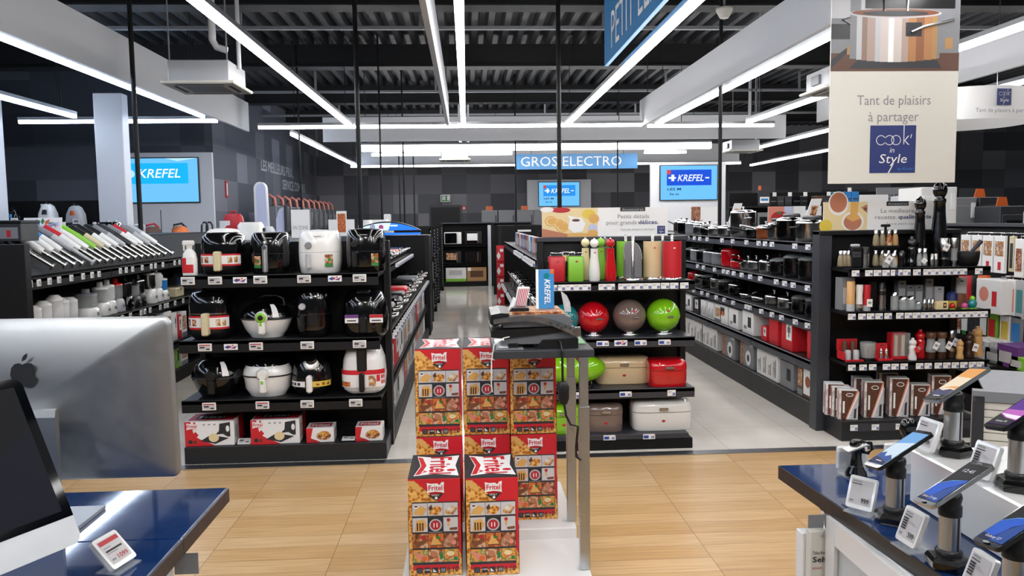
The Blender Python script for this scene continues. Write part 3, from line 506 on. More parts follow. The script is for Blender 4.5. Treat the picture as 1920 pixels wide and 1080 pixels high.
def bowl_fryer(t, w, h, base, top, accent, tall_lid=True, bk=.62):
    hx = w / 2; hy = w * .42
    b = B().slathe([(hx * bk, hy * bk, 0), (hx * (bk + .04), hy * (bk + .04), .012), (hx * (bk + .2), hy * (bk + .2), h * .2), (hx * .95, hy * .95, h * .42), (hx, hy, h * .52)], base, 2.3); b.build('base', t)
    B().slathe([(hx * 1.01, hy * 1.01, h * .51), (hx * 1.01, hy * 1.01, h * .55)], 'grey_dark', 2.3).build('seam_band', t)
    l = B(); l.slathe([(hx, hy, h * .55), (hx * .97, hy * .97, h * .66), (hx * .82, hy * .84, h * .82), (hx * .55, hy * .6, h * .94), (hx * .2, hy * .2, h * .985)], top, 2.3); l.build('lid', t)
    if tall_lid: B().tube([(-.07, .02, h * .92), (-.06, .02, h * 1.08), (-.02, .02, h * 1.14), (.07, .02, h * 1.14), (.11, .02, h * 1.05), (.12, .02, h * .85)], .011, 'black_plastic', 8).build('carry_handle', t)
    a = B().box(-.024, .024, -hy - .035, -hy + .03, h * .12, h * .5, base if base != 'black_gloss' else 'black_plastic', .012); a.build('handle', t)
    r = B().lathe([(.042, 0), (.042, .018), (.03, .03)], 'white_gloss' if accent else 'black_plastic', 20).build('lid_latch', t); r.rotation_euler = (PI / 2, 0, 0); r.location = (0, -hy + .0, h * .6)
    if accent:
        if tall_lid: r = B().lathe([(.034, 0), (.034, .034), (.018, .036)], 'lime', 20, cap=False).lathe([(.019, .02), (.0185, .0365), (.01, .037)], 'black_plastic', 16).build('latch_ring', t); r.rotation_euler = (PI / 2, 0, 0); r.location = (0, -hy + .0, h * .6)
        B().box(-.009, .009, -hy - .038, -hy - .03, h * .36, h * .46, 'lime', .004).build('release_button', t)
    s = B(); pts = []; RR = [(1, 1, .57), (.97, .97, .66), (.82, .84, .82), (.62, .66, .915)]
    for kx, ky, kz in RR:
        for a in (D(291), D(306)): ca, sa = math.cos(a), math.sin(a); pts.append(((hx * kx + .004) * math.copysign(abs(ca) ** (2 / 2.3), ca), (hy * ky + .004) * math.copysign(abs(sa) ** (2 / 2.3), sa), h * kz + .004))
    s.add(pts, [(2 * i, 2 * i + 1, 2 * i + 3, 2 * i + 2) for i in range(3)], 'paper', True)
    if tall_lid or not accent: s.build('sticker', t)
YC = 5.62
def at(px, z, y=YC): return (XA(px, y - .13, z + .1), y, z)
SZ1, SZ2, SZ3 = 1.276, .841, .436
t = T('spray_bottle', 'white and red cleaning spray bottle at the end of the air fryer shelf', 'bottle', (XA(357, 5.5, 1.3), 5.5, SZ1))
b = B().slathe([(.046, .03, 0), (.048, .032, .01), (.048, .032, .11), (.04, .028, .15), (.016, .016, .18)], 'white_gloss', 3, 20); b.build('bottle', t); s = B(); sticker_band(s, 0, .02, .12, D(190), D(350), .048, .032, 'paper', .001, 3); sticker_band(s, 0, .02, .075, D(215), D(300), .048, .032, 'red_card', .002, 3); sticker_band(s, 0, .075, .12, D(215), D(262), .048, .032, 'red_card', .002, 3); s.build('sticker', t)
B().lathe([(.016, .18), (.02, .19), (.02, .2)], 'white_gloss', 12).box(-.045, .035, -.014, .014, .2, .235, 'white_gloss', .008).box(-.04, -.03, -.008, .008, .165, .205, 'white_gloss', .003).build('trigger_head', t)
t = T('air_fryer', 'gloss black air fryer with white tray on top, food photo band and beige handle', 'air fryer', at(410, SZ1)); fryer_band(t, .275, .285, True)
t = T('air_fryer', 'black air fryer with silver drawer handle and food sticker beside it', 'air fryer', at(500, SZ1), .12); fryer_round(t, .265, .275, 'black_gloss', 'alu_matt', 'top', -26)
t = T('air_fryer', 'white rounded air fryer with grey dial on the top shelf', 'air fryer', at(595, SZ1), .05); fryer_round(t, .285, .285, 'white_gloss', 'grey_light', 'grey_mid', 22)
t = T('air_fryer', 'plain black air fryer with one yellow and green food sticker, last on the top shelf', 'air fryer', at(683, SZ1)); fryer_round(t, .265, .29, 'black_gloss', 'black_plastic', 'black_plastic', 24)
t = T('air_fryer', 'gloss black air fryer with food photo band and beige handle, on the middle shelf', 'air fryer', at(388, SZ2)); fryer_band(t, .28, .325, False)
t = T('air_fryer', 'white bowl fryer with black domed lid, lime ring and carry handle', 'air fryer', at(492, SZ2)); bowl_fryer(t, .345, .245, 'white_gloss', 'black_gloss', True)
t = T('air_fryer', 'slim black air fryer with pale round dial on the middle shelf', 'air fryer', at(584, SZ2)); fryer_round(t, .235, .315, 'black_gloss', 'black_plastic', 'grey_light', 0)
t = T('air_fryer', 'large black air fryer with two white hang tags, last on the middle shelf', 'air fryer', at(682, SZ2)); hx, hy, h = .155, .165, .31
B().slathe([(hx * .85, hy * .85, 0), (hx * .98, hy * .98, h * .1), (hx, hy, h * .4), (hx * .92, hy * .95, h * .75), (hx * .72, hy * .8, h * .97), (hx * .6, hy * .6, h)], 'black_gloss', 3.0).build('body', t)
B().box(-.03, .03, -hy - .02, -hy + .03, h * .08, h * .45, 'black_plastic', .012).build('handle', t); B().box(-.05, .05, -hy * .8, -hy * .5, h * .9, h + .005, 'black_plastic', .01).build('control_panel', t)
for a, m, x in ((-.075, 'purple', 0), (.09, 'ink_red', 1)): B().box(a - .045, a + .045, -hy - .012, -hy - .008, h * .32, h * .5, 'paper', .004).box(a - .045, a + .045, -hy - .0135, -hy - .0125, h * .43, h * .5, m).rect(Fr((a, -hy - .012, 0)), -.03, h * .36, .03, h * .385, 'ink', .001).build('hang_tag', t)
t = T('air_fryer', 'round black bowl fryer with one white strip sticker, lowest shelf beside the desk computer', 'air fryer', at(398, SZ3)); bowl_fryer(t, .345, .265, 'black_gloss', 'black_gloss', False, False)
t = T('air_fryer', 'white lidded bowl fryer with black lid window and grey seam on the lowest shelf', 'air fryer', at(494, SZ3)); bowl_fryer(t, .33, .27, 'white_gloss', 'white_gloss', True, False, .72)
B().slathe([(.141, .124, .212), (.136, .119, .226), (.115, .1, .25), (.06, .05, .274)], 'black_gloss', 2.3).build('lid_window', t)
t = T('air_fryer', 'black egg-shaped fryer with white front handle and yellow sticker strip', 'air fryer', at(581, SZ3)); hx, hy, h = .142, .15, .315
B().slathe([(hx * .75, hy * .75, 0), (hx * .95, hy * .95, h * .15), (hx, hy, h * .35), (hx * .88, hy * .9, h * .65), (hx * .6, hy * .65, h * .88), (hx * .42, hy * .45, h * .97), (hx * .3, hy * .3, h)], 'black_gloss', 2.5).build('body', t)
s = B(); sticker_band(s, 0, h * .22, h * .34, D(205), D(262), hx * .985, hy * .985, 'paper', .003, 2.5); sticker_band(s, 0, h * .22, h * .34, D(275), D(335), hx * .985, hy * .985, 'yellow', .003, 2.5)
for q in (212, 226, 240, 284, 300, 316): sticker_band(s, 0, h * .25, h * .31, D(q), D(q + 9), hx * .985, hy * .985, 'ink' if q < 270 else 'food_a', .004, 2.5, 3)
s.build('sticker', t); B().box(-.018, .022, -hy - .035, -hy + .02, h * .1, h * .48, 'white_gloss', .012).build('handle', t)
q = B().slathe([(.05, .042, 0), (.046, .04, .016), (.03, .03, .02)], 'white_gloss', 2.2).build('front_crest', t); q.rotation_euler = (1.15, 0, 0); q.location = (.01, -hy * .74, h * .7); q = B().lathe([(.044, 0), (.040, .022), (.034, .024)], 'black_gloss', 18).build('control_panel', t); q.rotation_euler = (.95, 0, 0); q.location = (.01, -hy * .70, h * .80)
t = T('air_fryer', 'white air fryer with black centre column and red product sticker, last on the lowest shelf', 'air fryer', at(680, SZ3)); hx, hy, h = .15, .155, .325
B().slathe([(hx * .75, hy * .75, .01), (hx * .95, hy * .95, h * .12), (hx, hy, h * .4), (hx * .93, hy * .95, h * .75), (hx * .75, hy * .8, h * .98), (hx * .6, hy * .6, h)], 'white_gloss', 3.4).build('body', t)
for x in (-.07, .07):
    for y in (-.08, .08): B().lathe([(.012, 0), (.014, .014)], 'grey_dark', 8, (x, y, 0)).build('foot', t)
s = B(); sticker_band(s, 0, h * .18, h * .55, D(200), D(340), hx, hy, 'paper', .002, 3.4); sticker_band(s, 0, h * .45, h * .55, D(200), D(340), hx, hy, 'red_card', .003, 3.4); sticker_band(s, 0, h * .2, h * .3, D(205), D(250), hx, hy, 'food_c', .003, 3.4); sticker_band(s, 0, h * .2, h * .43, D(277), D(295), hx, hy, 'food_b', .003, 3.4)
sticker_band(s, 0, h * .3, h * .44, D(297), D(310), hx, hy, 'red_card', .004, 3.4, 4)
for q in (316, 328):
    for z in (.24, .35): sticker_band(s, 0, h * z, h * (z + .08), D(q), D(q + 7), hx, hy, 'red_card', .004, 3.4, 3)
s.build('sticker', t); B().box(-.034, .034, -hy * 1.03, -hy * .6, h * .5, h * 1.0, 'black_plastic', .008).build('control_panel', t); B().box(-.018, .018, -hy - .04, -hy + .01, h * .1, h * .5, 'black_plastic', .01).build('handle', t)
# cartons on the plinth
def carton(w, d, h): return B().box(-w / 2, w / 2, 0, d, 0, h, 'paper', .002)
def big_carton(loc, rz, lab):
    w, d, h = .325, .26, .168; b = carton(w, d, h); fr = Fr((-w / 2, 0, 0))
    b.poly(fr, [(0, 0), (.2, 0), (.11, .04), (.06, .07), (.04, h), (0, h)], 'red_card'); badge_fritel(b, fr, .012, h - .055, .075)
    b.poly(fr, [(.02, .05), (.07, .1), (.09, .075), (.05, .03)], 'red_card', .001); b.poly(fr, [(.1, .035), (.2, .012), (.29, .05), (.17, .075)], 'ink', .0012); b.poly(fr, [(.2, .075), (.225, .1), (.23, .15), (.3, .16), (.3, .06), (.28, .06), (.25, .08)], 'ink', .0012); b.disc(fr, .283, .115, .012, 'paper', .002, 14, .022)
    b.disc(fr, .19, .055, .034, 'oat', .002, 16, .03); b.disc(fr, .035, .03, .014, 'ink', .0012, 12); b.disc(fr, .065, .028, .012, 'brown', .0012, 12)
    for x in (.12, .155, .19): b.rect(fr, x, .142, x + .014, .15, 'ink_grey', .001)
    ft = Fr((-w / 2, 0, h), (1, 0, 0), (0, 1, 0)); b.rect(ft, .01, .03, w - .01, .23, 'red_card'); b.rect(ft, .05, .06, .25, .2, 'ink', .001); b.txt(ft, 'Fritel', .07, .09, .06, 'paper', .002, bold=.02)
    fs = Fr((w / 2, 0, 0), (0, 1, 0)); b.rect(fs, .12, 0, d, h, 'red_card'); b.rect(fs, .02, .04, .1, .13, 'grey_light')
    one(b, 'appliance_carton', lab, 'box', loc, rz)
def small_carton(loc, rz, lab):
    w, d, h = .185, .16, .1; b = carton(w, d, h); fr = Fr((-w / 2, 0, 0))
    b.poly(fr, [(0, 0), (.1, 0), (.03, .03), (.045, h), (0, h)], 'red_card'); b.disc(fr, .115, .045, .05, 'food_a', .001, 16, .03); b.disc(fr, .12, .06, .035, 'waffle', .0014, 14, .018); b.rect(fr, .03, .004, .07, .016, 'ink_red', .001)
    ft = Fr((-w / 2, 0, h), (1, 0, 0), (0, 1, 0)); b.rect(ft, .02, .03, w - .02, .13, 'ink_red'); b.txt(ft, 'Fritel', .03, .05, .055, 'paper', .0012, bold=.02, w=.12); b.rect(Fr((w / 2, 0, 0), (0, 1, 0)), .02, .02, .14, .08, 'eink')
    one(b, 'snack_maker_carton', lab, 'box', loc, rz)
zp = .119
big_carton((XA(393, 5.47, .2), 5.47, zp), .03, 'white and red waffle iron carton at the end beside the desk computer'); big_carton((XA(516, 5.47, .2), 5.47, zp), .04, 'white and red waffle iron carton between two price tags, under the white bowl fryer')
small_carton((XA(600, 5.47, .15), 5.48, zp), .05, 'small white and red snack maker carton under the egg-shaped fryer'); small_carton((XA(692, 5.47, .15), 5.48, zp), .03, 'small white and red snack maker carton at the corner of the plinth')
# ---------------------------------------------------------------- the bread bin end gondola
G2 = T('shop_gondola', 'black end gondola with round and oblong bread bins behind the demo stand', 'shelving', (1.06, 5.7, 0))
B().box(.54, 1.58, 5.9, 5.96, .1, 1.485, 'shelf_dark').build('back_panel', G2, True)
for x in (.51, 1.56): B().box(x, x + .045, 5.85, 5.96, 0, 1.485, 'shelf_dark', .004).build('upright', G2, True)
B().box(.5, 1.62, 5.84, 5.97, 1.455, 1.487, 'shelf_grey', .004).build('top_rail', G2, True)
pq = B().box(.53, 1.56, 5.49, 5.95, 0, .075, 'shelf_black', .004).box(.53, 1.53, 5.485, 5.95, .075, .112, 'shelf_grey', .003).build('plinth', G2, True)
Q1 = shelf_part(G2, .56, 1.575, 5.5, 5.92, 1.182, 'shelf_dark', front=5.5, lip=.065); Q2 = shelf_part(G2, .56, 1.575, 5.5, 5.92, .788, 'shelf_grey', front=5.5, lip=.065); Q3 = shelf_part(G2, .56, 1.575, 5.5, 5.92, .428, 'shelf_grey', front=5.5, lip=.065)
for px in (1038, 1052, 1068, 1084, 1100, 1130, 1145, 1167, 1182, 1198, 1214, 1230, 1247, 1264, 1283): price(Q1, 'p', (XA(px, 5.495, 1.15), 5.495, 1.15))
for s, z, L in ((Q2, .757, [(1130, 'b'), (1164, 'x'), (1201, 'b'), (1246, 'b')]), (Q3, .397, [(1079, 'p'), (1173, 'b'), (1259, 'p')]), (pq, .094, [(1079, 'p'), (1143, 'b'), (1217, 'b')])):
    for px, k in L: price(s, k, (XA(px, 5.482 if s is pq else 5.495, z), 5.482 if s is pq else 5.495, z))
def diamond(b, fr, a, c, s=.012, m='ink_red', l=.001): b.poly(fr, [(a - s, c), (a, c - s * .65), (a + s, c), (a, c + s * .65)], m, l)
def header(t, x0, x1, z0, z1, Y, split):
    B().box(x0, x1, Y, Y + .008, z0, z1, 'paper').build('board', t, True); return Fr((x0, Y, z0)), (x1 - x0), (z1 - z0)
t = T('header_sign', 'white header sign with pancake photo above the bread bin gondola', 'sign', (1.02, 5.93, 1.489)); fr, W, H = header(t, .55, 1.485, 1.489, 1.70, 5.92, 0)
b = B().rect(fr, 0, 0, W * .44, H, 'oat', .001); b.rect(fr, 0, 0, W * .44, H * .12, 'toast', .0014)
b.poly(fr, [(.0, H * .3), (W * .2, H * .1), (W * .2, 0), (0, 0)], 'egg', .0016)
for a, c, r in ((.07, .55, .045), (.13, .45, .042), (.16, .34, .048)): b.disc(fr, W * a, H * c, r, 'toast', .002, 18, r * .85); b.disc(fr, W * a, H * c, r * .8, 'oat', .0024, 18, r * .65); b.disc(fr, W * a + .006, H * c, r * .72, 'toast', .0027, 18, r * .55)
b.disc(fr, W * .15, H * .93, .07, 'ink_red', .002, 16, .02); b.disc(fr, W * .37, H * .78, .05, 'yellow', .002, 16, .035); b.disc(fr, W * .41, H * .62, .04, 'toast', .002, 16, .035); b.disc(fr, W * .4, H * .28, .035, 'lilac', .002, 14); b.disc(fr, W * .4, H * .12, .04, 'toast', .0022, 14, .025); b.disc(fr, W * .04, H * .95, .05, 'paper', .002, 14, .02)
b.poly(fr, [(W * .2, H * .75), (W * .22, H * .62), (W * .205, H * .3), (W * .25, H * .14), (W * .32, H * .18), (W * .345, H * .45), (W * .31, H * .68), (W * .29, H * .66)], 'paper', .003); b.disc(fr, W * .268, H * .57, .03, 'brown', .0036, 14, .01); b.build('photo_print', t, True)
b = B(); b.rect(fr, W * .62, H * .86, W * .82, H, 'grey_dark', .001); b.txt(fr, 'Accessoires', W * .72, H * .89, H * .07, 'grey_light', .002, 'c', w=W * .17); b.txt(fr, 'Petits détails', W * .725, H * .62, H * .14, 'ink_grey', .002, 'c', w=W * .25); b.txt(fr, 'pour grands', W * .51, H * .41, H * .14, 'ink_grey', .002, w=W * .24); b.txt(fr, 'délices.', W * .765, H * .41, H * .14, 'navy', .002, w=W * .16, bold=.012); b.txt(fr, 'Tant de plaisirs à partager', W * .9, H * .2, H * .065, 'ink_grey', .002, 'r', w=W * .28); b.build('slogan', t, True)
b = B(); cook(b, fr, W * .915, H * .06, H * .28); b.build('logo', t, True)
def atq(px, z, y=5.64): return (XA(px, y - .06, z + .1), y, z)
QZ1, QZ2, QZ3, QZ4 = 1.184, .79, .43, .113
def canister(loc, m, lab):
    t = T('storage_canister', lab, 'canister', loc); b = B().slathe([(.052, .06, 0), (.055, .063, .006), (.055, .063, .168), (.053, .06, .174)], m, 9, 36); diamond(b, Fr((0, -.063, 0)), .005, .14); b.build('body', t)
    B().box(-.045, .045, -.05, .05, .174, .186, 'chrome', .004).tube([(-.045, -.03, .18), (-.045, -.03, .2), (.045, -.03, .2), (.045, -.03, .18)], .004, 'chrome', 6).build('lid', t); B().box(-.064, -.052, -.02, .02, .03, .14, 'black_plastic', .004).build('window', t)
canister(atq(1045, QZ1), 'red_paint', 'red square canister with chrome lid on the top shelf'); canister(atq(1080, QZ1), 'lime', 'lime green square canister with chrome lid'); canister(atq(1067, QZ1, 5.79), 'cream_dark', 'cream square canister half hidden behind the red and green ones')
def bmill(loc, m, lab):
    t = T('pepper_mill', lab, 'pepper mill', loc); b = B().lathe([(.036, 0), (.04, .01), (.041, .05), (.036, .11), (.028, .17), (.026, .22), (.027, .228)], m, 24); diamond(b, Fr((0, -.0275, 0)), 0, .2, .009); b.build('body', t)
    B().lathe([(.02, .228), (.02, .236)], 'chrome', 16).build('collar', t); h = B(); h.sphere((0, 0, .265), .031, m, 20, 12); h.build('head', t); B().lathe([(.006, .294), (.004, .302)], 'chrome', 10).build('finial', t)
bmill(atq(1100, QZ1, 5.74), 'cream_gloss', 'tall cream pepper mill with ball head'); bmill(atq(1117, QZ1, 5.6), 'white_gloss', 'tall white pepper mill with ball head in front of the green one'); bmill(atq(1129, QZ1, 5.78), 'lime', 'lime green pepper mill half hidden behind the white mill'); bmill(atq(1137, QZ1, 5.8), 'taupe_gloss', 'taupe pepper mill half hidden behind the red mill'); bmill(atq(1147.5, QZ1, 5.6), 'red_gloss', 'tall red pepper mill with ball head on the bread bin gondola')
def roll_holder(loc, m, lab, rz=0, openf=False):
    t = T('paper_towel_holder', lab, 'paper towel holder', loc, rz); B().lathe([(.071, 0), (.071, .012), (.068, .016)], 'chrome', 32).build('base', t); B().lathe([(.011, .016), (.011, .31), (.005, .318)], 'steel', 14).build('rod', t)
    n = 28; a0 = D(100 if not openf else 20); vs = []; prof = []
    for i in range(n + 1):
        a = a0 + (2 * PI - D(150)) * i / n + (0 if not openf else D(55)); k = min(1, max(0, min(i, n - i) / (n * .42))); top = .15 + .12 * math.sin(k * PI / 2) if openf else .272
        prof.append((a, top))
    o = [[(r * math.cos(a), r * math.sin(a), z) for a, z in [(q, .018) for q, _ in prof]] for r in (.066, .062)]; u = [[(r * math.cos(a), r * math.sin(a), z) for a, z in prof] for r in (.066, .062)]
    b = B(); b.loft([o[0], u[0], u[1], o[1]], m, False, False, False, closed=False)
    if not openf: diamond(b, Fr((.0662 * math.cos(D(205)), .0662 * math.sin(D(205)), 0), (-math.sin(D(205)), math.cos(D(205)), 0)), 0, .225, .01, 'ink_red' if m != 'red_paint' else 'paper', .003)
    b.build('shell', t)
roll_holder(atq(1176, QZ1, 5.80), 'lime', 'lime green paper towel holder at the back beside the red mill', D(65)); roll_holder(atq(1190, QZ1, 5.61), 'grey_gloss', 'grey paper towel holder with its open side and steel rod to the front', D(275), True)
roll_holder(atq(1227, QZ1, 5.69), 'cream_dark', 'cream paper towel holder between the grey and red ones', D(65)); roll_holder(atq(1264, QZ1, 5.61), 'red_paint', 'red paper towel holder at the end of the top shelf', D(65)); roll_holder(atq(1246, QZ1, 5.82), 'teal_gloss', 'teal paper towel holder half hidden behind cream and red ones', D(65))
def ball(loc, r, m, lab):
    t = T('ball_bread_bin', lab, 'bread bin', loc); B().lathe([(r * .58, 0), (r * .6, .01), (r * .56, .014)], 'chrome', 28).lathe([(r * .3, .012), (r * .35, .03)], 'chrome', 20).build('base_ring', t)
    c = (0, 0, r + .018); B().sphere(c, r, m, 36, 14, z0=-1, z1=0).build('bowl', t); l = B(); l.sphere(c, r * 1.006, m, 36, 14, z0=.005, z1=1); diamond(l, Fr((0, -r * .95, r * 1.35 + .018), (1, 0, 0), (0, .33, .94)), .01, 0, .014, 'ink_red', .004); l.build('lid', t)
    B().lathe([(r * 1.012, r + .014), (r * 1.014, r + .018), (r * 1.012, r + .022)], m, 36, cap=False).build('rim', t); B().box(.0, .05, -r * 1.06, -r * .98, r + .012, r + .026, 'chrome', .004).build('latch', t)
ball(atq(1060, QZ2, 5.66), .105, 'teal_gloss', 'teal ball-shaped bread bin partly behind the grill leaflets'); ball(atq(1115, QZ2, 5.66), .113, 'red_gloss', 'red ball-shaped bread bin'); ball(atq(1183, QZ2, 5.66), .119, 'taupe_gloss', 'taupe ball-shaped bread bin'); ball(atq(1247, QZ2, 5.66), .119, 'lime_gloss', 'lime green ball-shaped bread bin')
def breadbin(loc, w, h, m, lab, d=.22):
    t = T('bread_bin', lab, 'bread bin', loc); hx, hy = w / 2, d / 2
    B().slathe([(hx * .95, hy * .95, 0), (hx, hy, .012), (hx, hy, h * .6)], m, 4.6, 36).build('box', t)
    l = B().slathe([(hx * 1.008, hy * 1.008, h * .62), (hx * 1.008, hy * 1.008, h * .74), (hx * .985, hy * .96, h * .86), (hx * .95, hy * .86, h * .94), (hx * .86, hy * .66, h * .985), (hx * .74, hy * .4, h)], m, 4.6, 36); l.build('lid', t)
    B().slathe([(hx * .99, hy * .99, h * .59), (hx * .99, hy * .99, h * .63)], 'desk_edge', 4.6, 36, cap=False).build('lid_gap', t); B().box(-.032, .032, -hy - .018, -hy + .01, h * .68, h * .77, 'steel', .004).build('handle', t)
    b = B(); diamond(b, Fr((0, -hy - .0006, 0)), 0, h * .33, .017); b.build('badge', t)
t = T('oval_bread_bin', 'long lime green capsule-shaped bread bin behind the stand legs', 'bread bin', atq(1076, QZ3, 5.605)); L_ = .235
def caps(z0, z1, k, m, nm):
    b = B(); b.sphere((0, 0, .135), .108 * k, m, 40, 14, sx=L_ / .108, z0=z0, z1=z1); b.build(nm, t)
caps(-1, .0, 1, 'lime_gloss', 'bowl'); caps(.005, 1, 1.01, 'lime_gloss', 'lid'); B().tube([(-.12, -.07, .05), (-.12, -.09, .01), (-.12, .09, .01), (-.12, .07, .05)], .007, 'chrome', 8).tube([(.12, -.07, .05), (.12, -.09, .01), (.12, .09, .01), (.12, .07, .05)], .007, 'chrome', 8).build('stand', t)
breadbin(atq(1168, QZ3, 5.78), .40, .195, 'cream_dark', 'cream oblong bread bin between the lime capsule and red bin'); breadbin(atq(1252, QZ3, 5.64), .275, .19, 'red_gloss', 'short red bread bin above the white one')
breadbin(atq(1056, QZ4, 5.64), .27, .2, 'lime_gloss', 'lime green bread bin behind the stand legs on the lowest level'); breadbin(atq(1134, QZ4, 5.66), .26, .2, 'taupe_gloss', 'taupe bread bin on the lowest level'); breadbin(atq(1241, QZ4, 5.66), .43, .215, 'white_gloss', 'wide white bread bin on the lowest level')
# ---------------------------------------------------------------- the mill end gondola
G3 = T('shop_gondola', 'black end gondola of pepper mills and spice jars behind the phone table', 'shelving', (3.15, 5.7, 0))
B().box(2.66, 3.66, 5.9, 5.96, .1, 1.5, 'shelf_black').build('back_panel', G3, True)
B().box(2.60, 2.70, 5.84, 5.96, 0, 1.505, 'shelf_grey', .004).build('upright', G3, True); B().box(3.62, 3.68, 5.84, 5.96, 0, 1.505, 'shelf_dark', .004).build('upright', G3, True)
B().box(2.60, 3.68, 5.83, 5.97, 1.475, 1.507, 'shelf_dark', .004).build('top_rail', G3, True)
P0 = B().box(2.66, 3.68, 5.545, 5.95, 0, .148, 'plinth', .004).box(2.72, 3.66, 5.54, 5.55, .07, .13, 'shelf_grey').build('plinth', G3, True)
P1 = shelf_part(G3, 2.69, 3.73, 5.55, 5.92, 1.24, front=5.55, lip=.06, m='shelf_black'); P2 = shelf_part(G3, 2.69, 3.74, 5.55, 5.92, .932, front=5.55, lip=.06, m='shelf_black'); P3 = shelf_part(G3, 2.69, 3.73, 5.55, 5.92, .566, front=5.55, lip=.06, m='shelf_black')
for s, z, L in ((P1, 1.21, (1604, 1629, 1645, 1661, 1677, 1685, 1700, 1719, 1738, 1752, 1766, 1780, 1793, 1806, 1835)), (P2, .902, (1597, 1616, 1632, 1648, 1665, 1687, 1703, 1718, 1733, 1747, 1761, 1775, 1789, 1803, 1817, 1831, 1845)), (P3, .536, (1597, 1618, 1636, 1662, 1678, 1695, 1724, 1740, 1759, 1775, 1791, 1807, 1823, 1838)), (P0, .1, (1600, 1640, 1685))):
    for px in L: price(s, 'p', (XA(px, 5.545, z), 5.537 if s is P0 else 5.545, z), w=.054)
t = T('header_sign', 'white header sign with boiled egg photo above the mill gondola', 'sign', (3.09, 5.93, 1.509)); fr, W, H = header(t, 2.665, 3.525, 1.509, 1.72, 5.92, 0)
b = B().rect(fr, 0, 0, W * .39, H, 'oat', .001); b.disc(fr, W * .02, H * .15, .05, 'yellow', .0014, 14)
b.disc(fr, W * .13, H * .95, .078, 'paper', .0016, 18, .09).disc(fr, W * .13, H * .98, .066, 'egg', .002, 18, .075); b.poly(fr, [(0, H * .92), (W * .3, H * .92), (W * .3, H), (0, H)], 'egg', .0005)
b.disc(fr, W * .26, H * .3, .085, 'paper', .002, 20, .075); b.disc(fr, W * .26, H * .28, .07, 'egg', .0024, 20, .06); b.poly(fr, [(W * .19, H * .45), (W * .22, H * .55), (W * .25, H * .48), (W * .28, H * .6), (W * .32, H * .5), (W * .33, H * .4), (W * .26, H * .3)], 'toast', .003); b.poly(fr, [(W * .235, H * .5), (W * .24, H), (W * .31, H), (W * .3, H * .5)], 'toast', .0034); b.poly(fr, [(W * .33, H * .8), (W * .39, H * .9), (W * .39, H * .6)], 'food_d', .002)
b.build('photo_print', t, True); b = B(); b.rect(fr, W * .56, H * .84, W * .76, H, 'grey_dark', .001); b.txt(fr, 'Accessoires', W * .66, H * .88, H * .07, 'grey_light', .002, 'c', w=W * .17)
b.txt(fr, 'La meilleure', W * .66, H * .6, H * .14, 'ink_grey', .002, 'c', w=W * .3); b.txt(fr, 'recette', W * .46, H * .38, H * .14, 'ink_grey', .002, w=W * .18); b.txt(fr, 'qualité/prix', W * .67, H * .38, H * .14, 'navy', .002, w=W * .3, bold=.012); b.txt(fr, 'Tant de plaisirs à partager', W * .56, H * .17, H * .07, 'ink_grey', .002, w=W * .33); b.build('slogan', t, True)
ZA, ZB, ZC, ZD = 1.242, .934, .568, .15
def a3(px, z, y=5.68): return (XA(px, y, z + .08), y, z)
def mill(loc, prof, m, lab, top=None, topm=None, band=None, tag_=None, cat='pepper mill', name='pepper_mill', n=18):
    t = T(name, lab, cat, loc); B().lathe(prof, m, n).build('body', t)
    if top: B().lathe(top, topm or m, n).build('head', t)
    if band: B().lathe(band[0], band[1], n, cap=False).build('band', t)
    if tag_:
        x, z, ry, mm = tag_; q = B().box(-.02, .02, -.001, .001, -.028, .028, mm).box(-.012, .012, -.0016, -.001, -.005, .01, 'ink_grey').build('hang_tag', t); q.location = (x, -.045, z); q.rotation_euler = (0, ry, 0)
    return t
def sc_(p, k): return [(r * k, z * k) for r, z in p]
CL = [(.03, 0), (.033, .012), (.03, .03), (.024, .055), (.027, .085), (.03, .1), (.024, .115)]; CH = [(.02, .115), (.028, .125), (.03, .14), (.022, .155), (.012, .16), (.012, .168), (.008, .175)]
def classic(loc, k, m, lab, tag_=None): return mill(loc, sc_(CL, k), m, lab, sc_(CH, k), m, tag_=tag_)
BIG = [(.042, 0), (.046, .02), (.046, .08), (.04, .16), (.03, .28), (.028, .33), (.032, .34)]; BT = [(.03, .34), (.032, .35), (.022, .36), (.034, .385), (.036, .405), (.028, .43), (.008, .445), (.006, .452)]
mill(a3(1723, ZA, 5.775), sc_(BIG, 1.13), 'black_gloss', 'tall glossy black pepper mill, the shorter of the two giants', sc_(BT, 1.13), 'black_gloss', n=24); mill(a3(1759, ZA, 5.765), sc_(BIG, 1.38), 'black_gloss', 'tallest glossy black pepper mill, reaching the banner', sc_(BT, 1.38), 'black_gloss', n=24)
def rack3(loc, lab, n, w, tiers):
    t = T('spice_rack', lab, 'spice rack', loc); B().box(-w / 2, w / 2, -.03, .035, 0, .012, 'black_plastic').build('base', t)
    for k in range(tiers - 1): B().box(-w / 2, w / 2, -.03, .035, .145 * (k + 1), .145 * (k + 1) + .012, 'black_plastic').build('tray', t)
    if tiers > 1: B().box(-.008, .008, -.005, .005, 0, .3, 'black_plastic').box(-.035, .035, -.01, .01, .29, .31, 'black_plastic', .006).build('carry_handle', t)
    for k in range(tiers):
        for i in range(n):
            x = -w / 2 + w * (i + .5) / n; z = .145 * k + .012; o = B().lathe([(.02, z), (.023, z + .01), (.019, z + .06), (.012, z + .082)], ('spice', 'spice', 'food_a', 'kraft')[i % 4] if tiers > 1 else 'spice', 12, (x, -.005, 0)).build('jar', t); B().lathe([(.013, z + .082), (.013, z + .11), (.008, z + .113)], 'chrome', 12, (x, -.005, 0)).build('jar_lid', t)
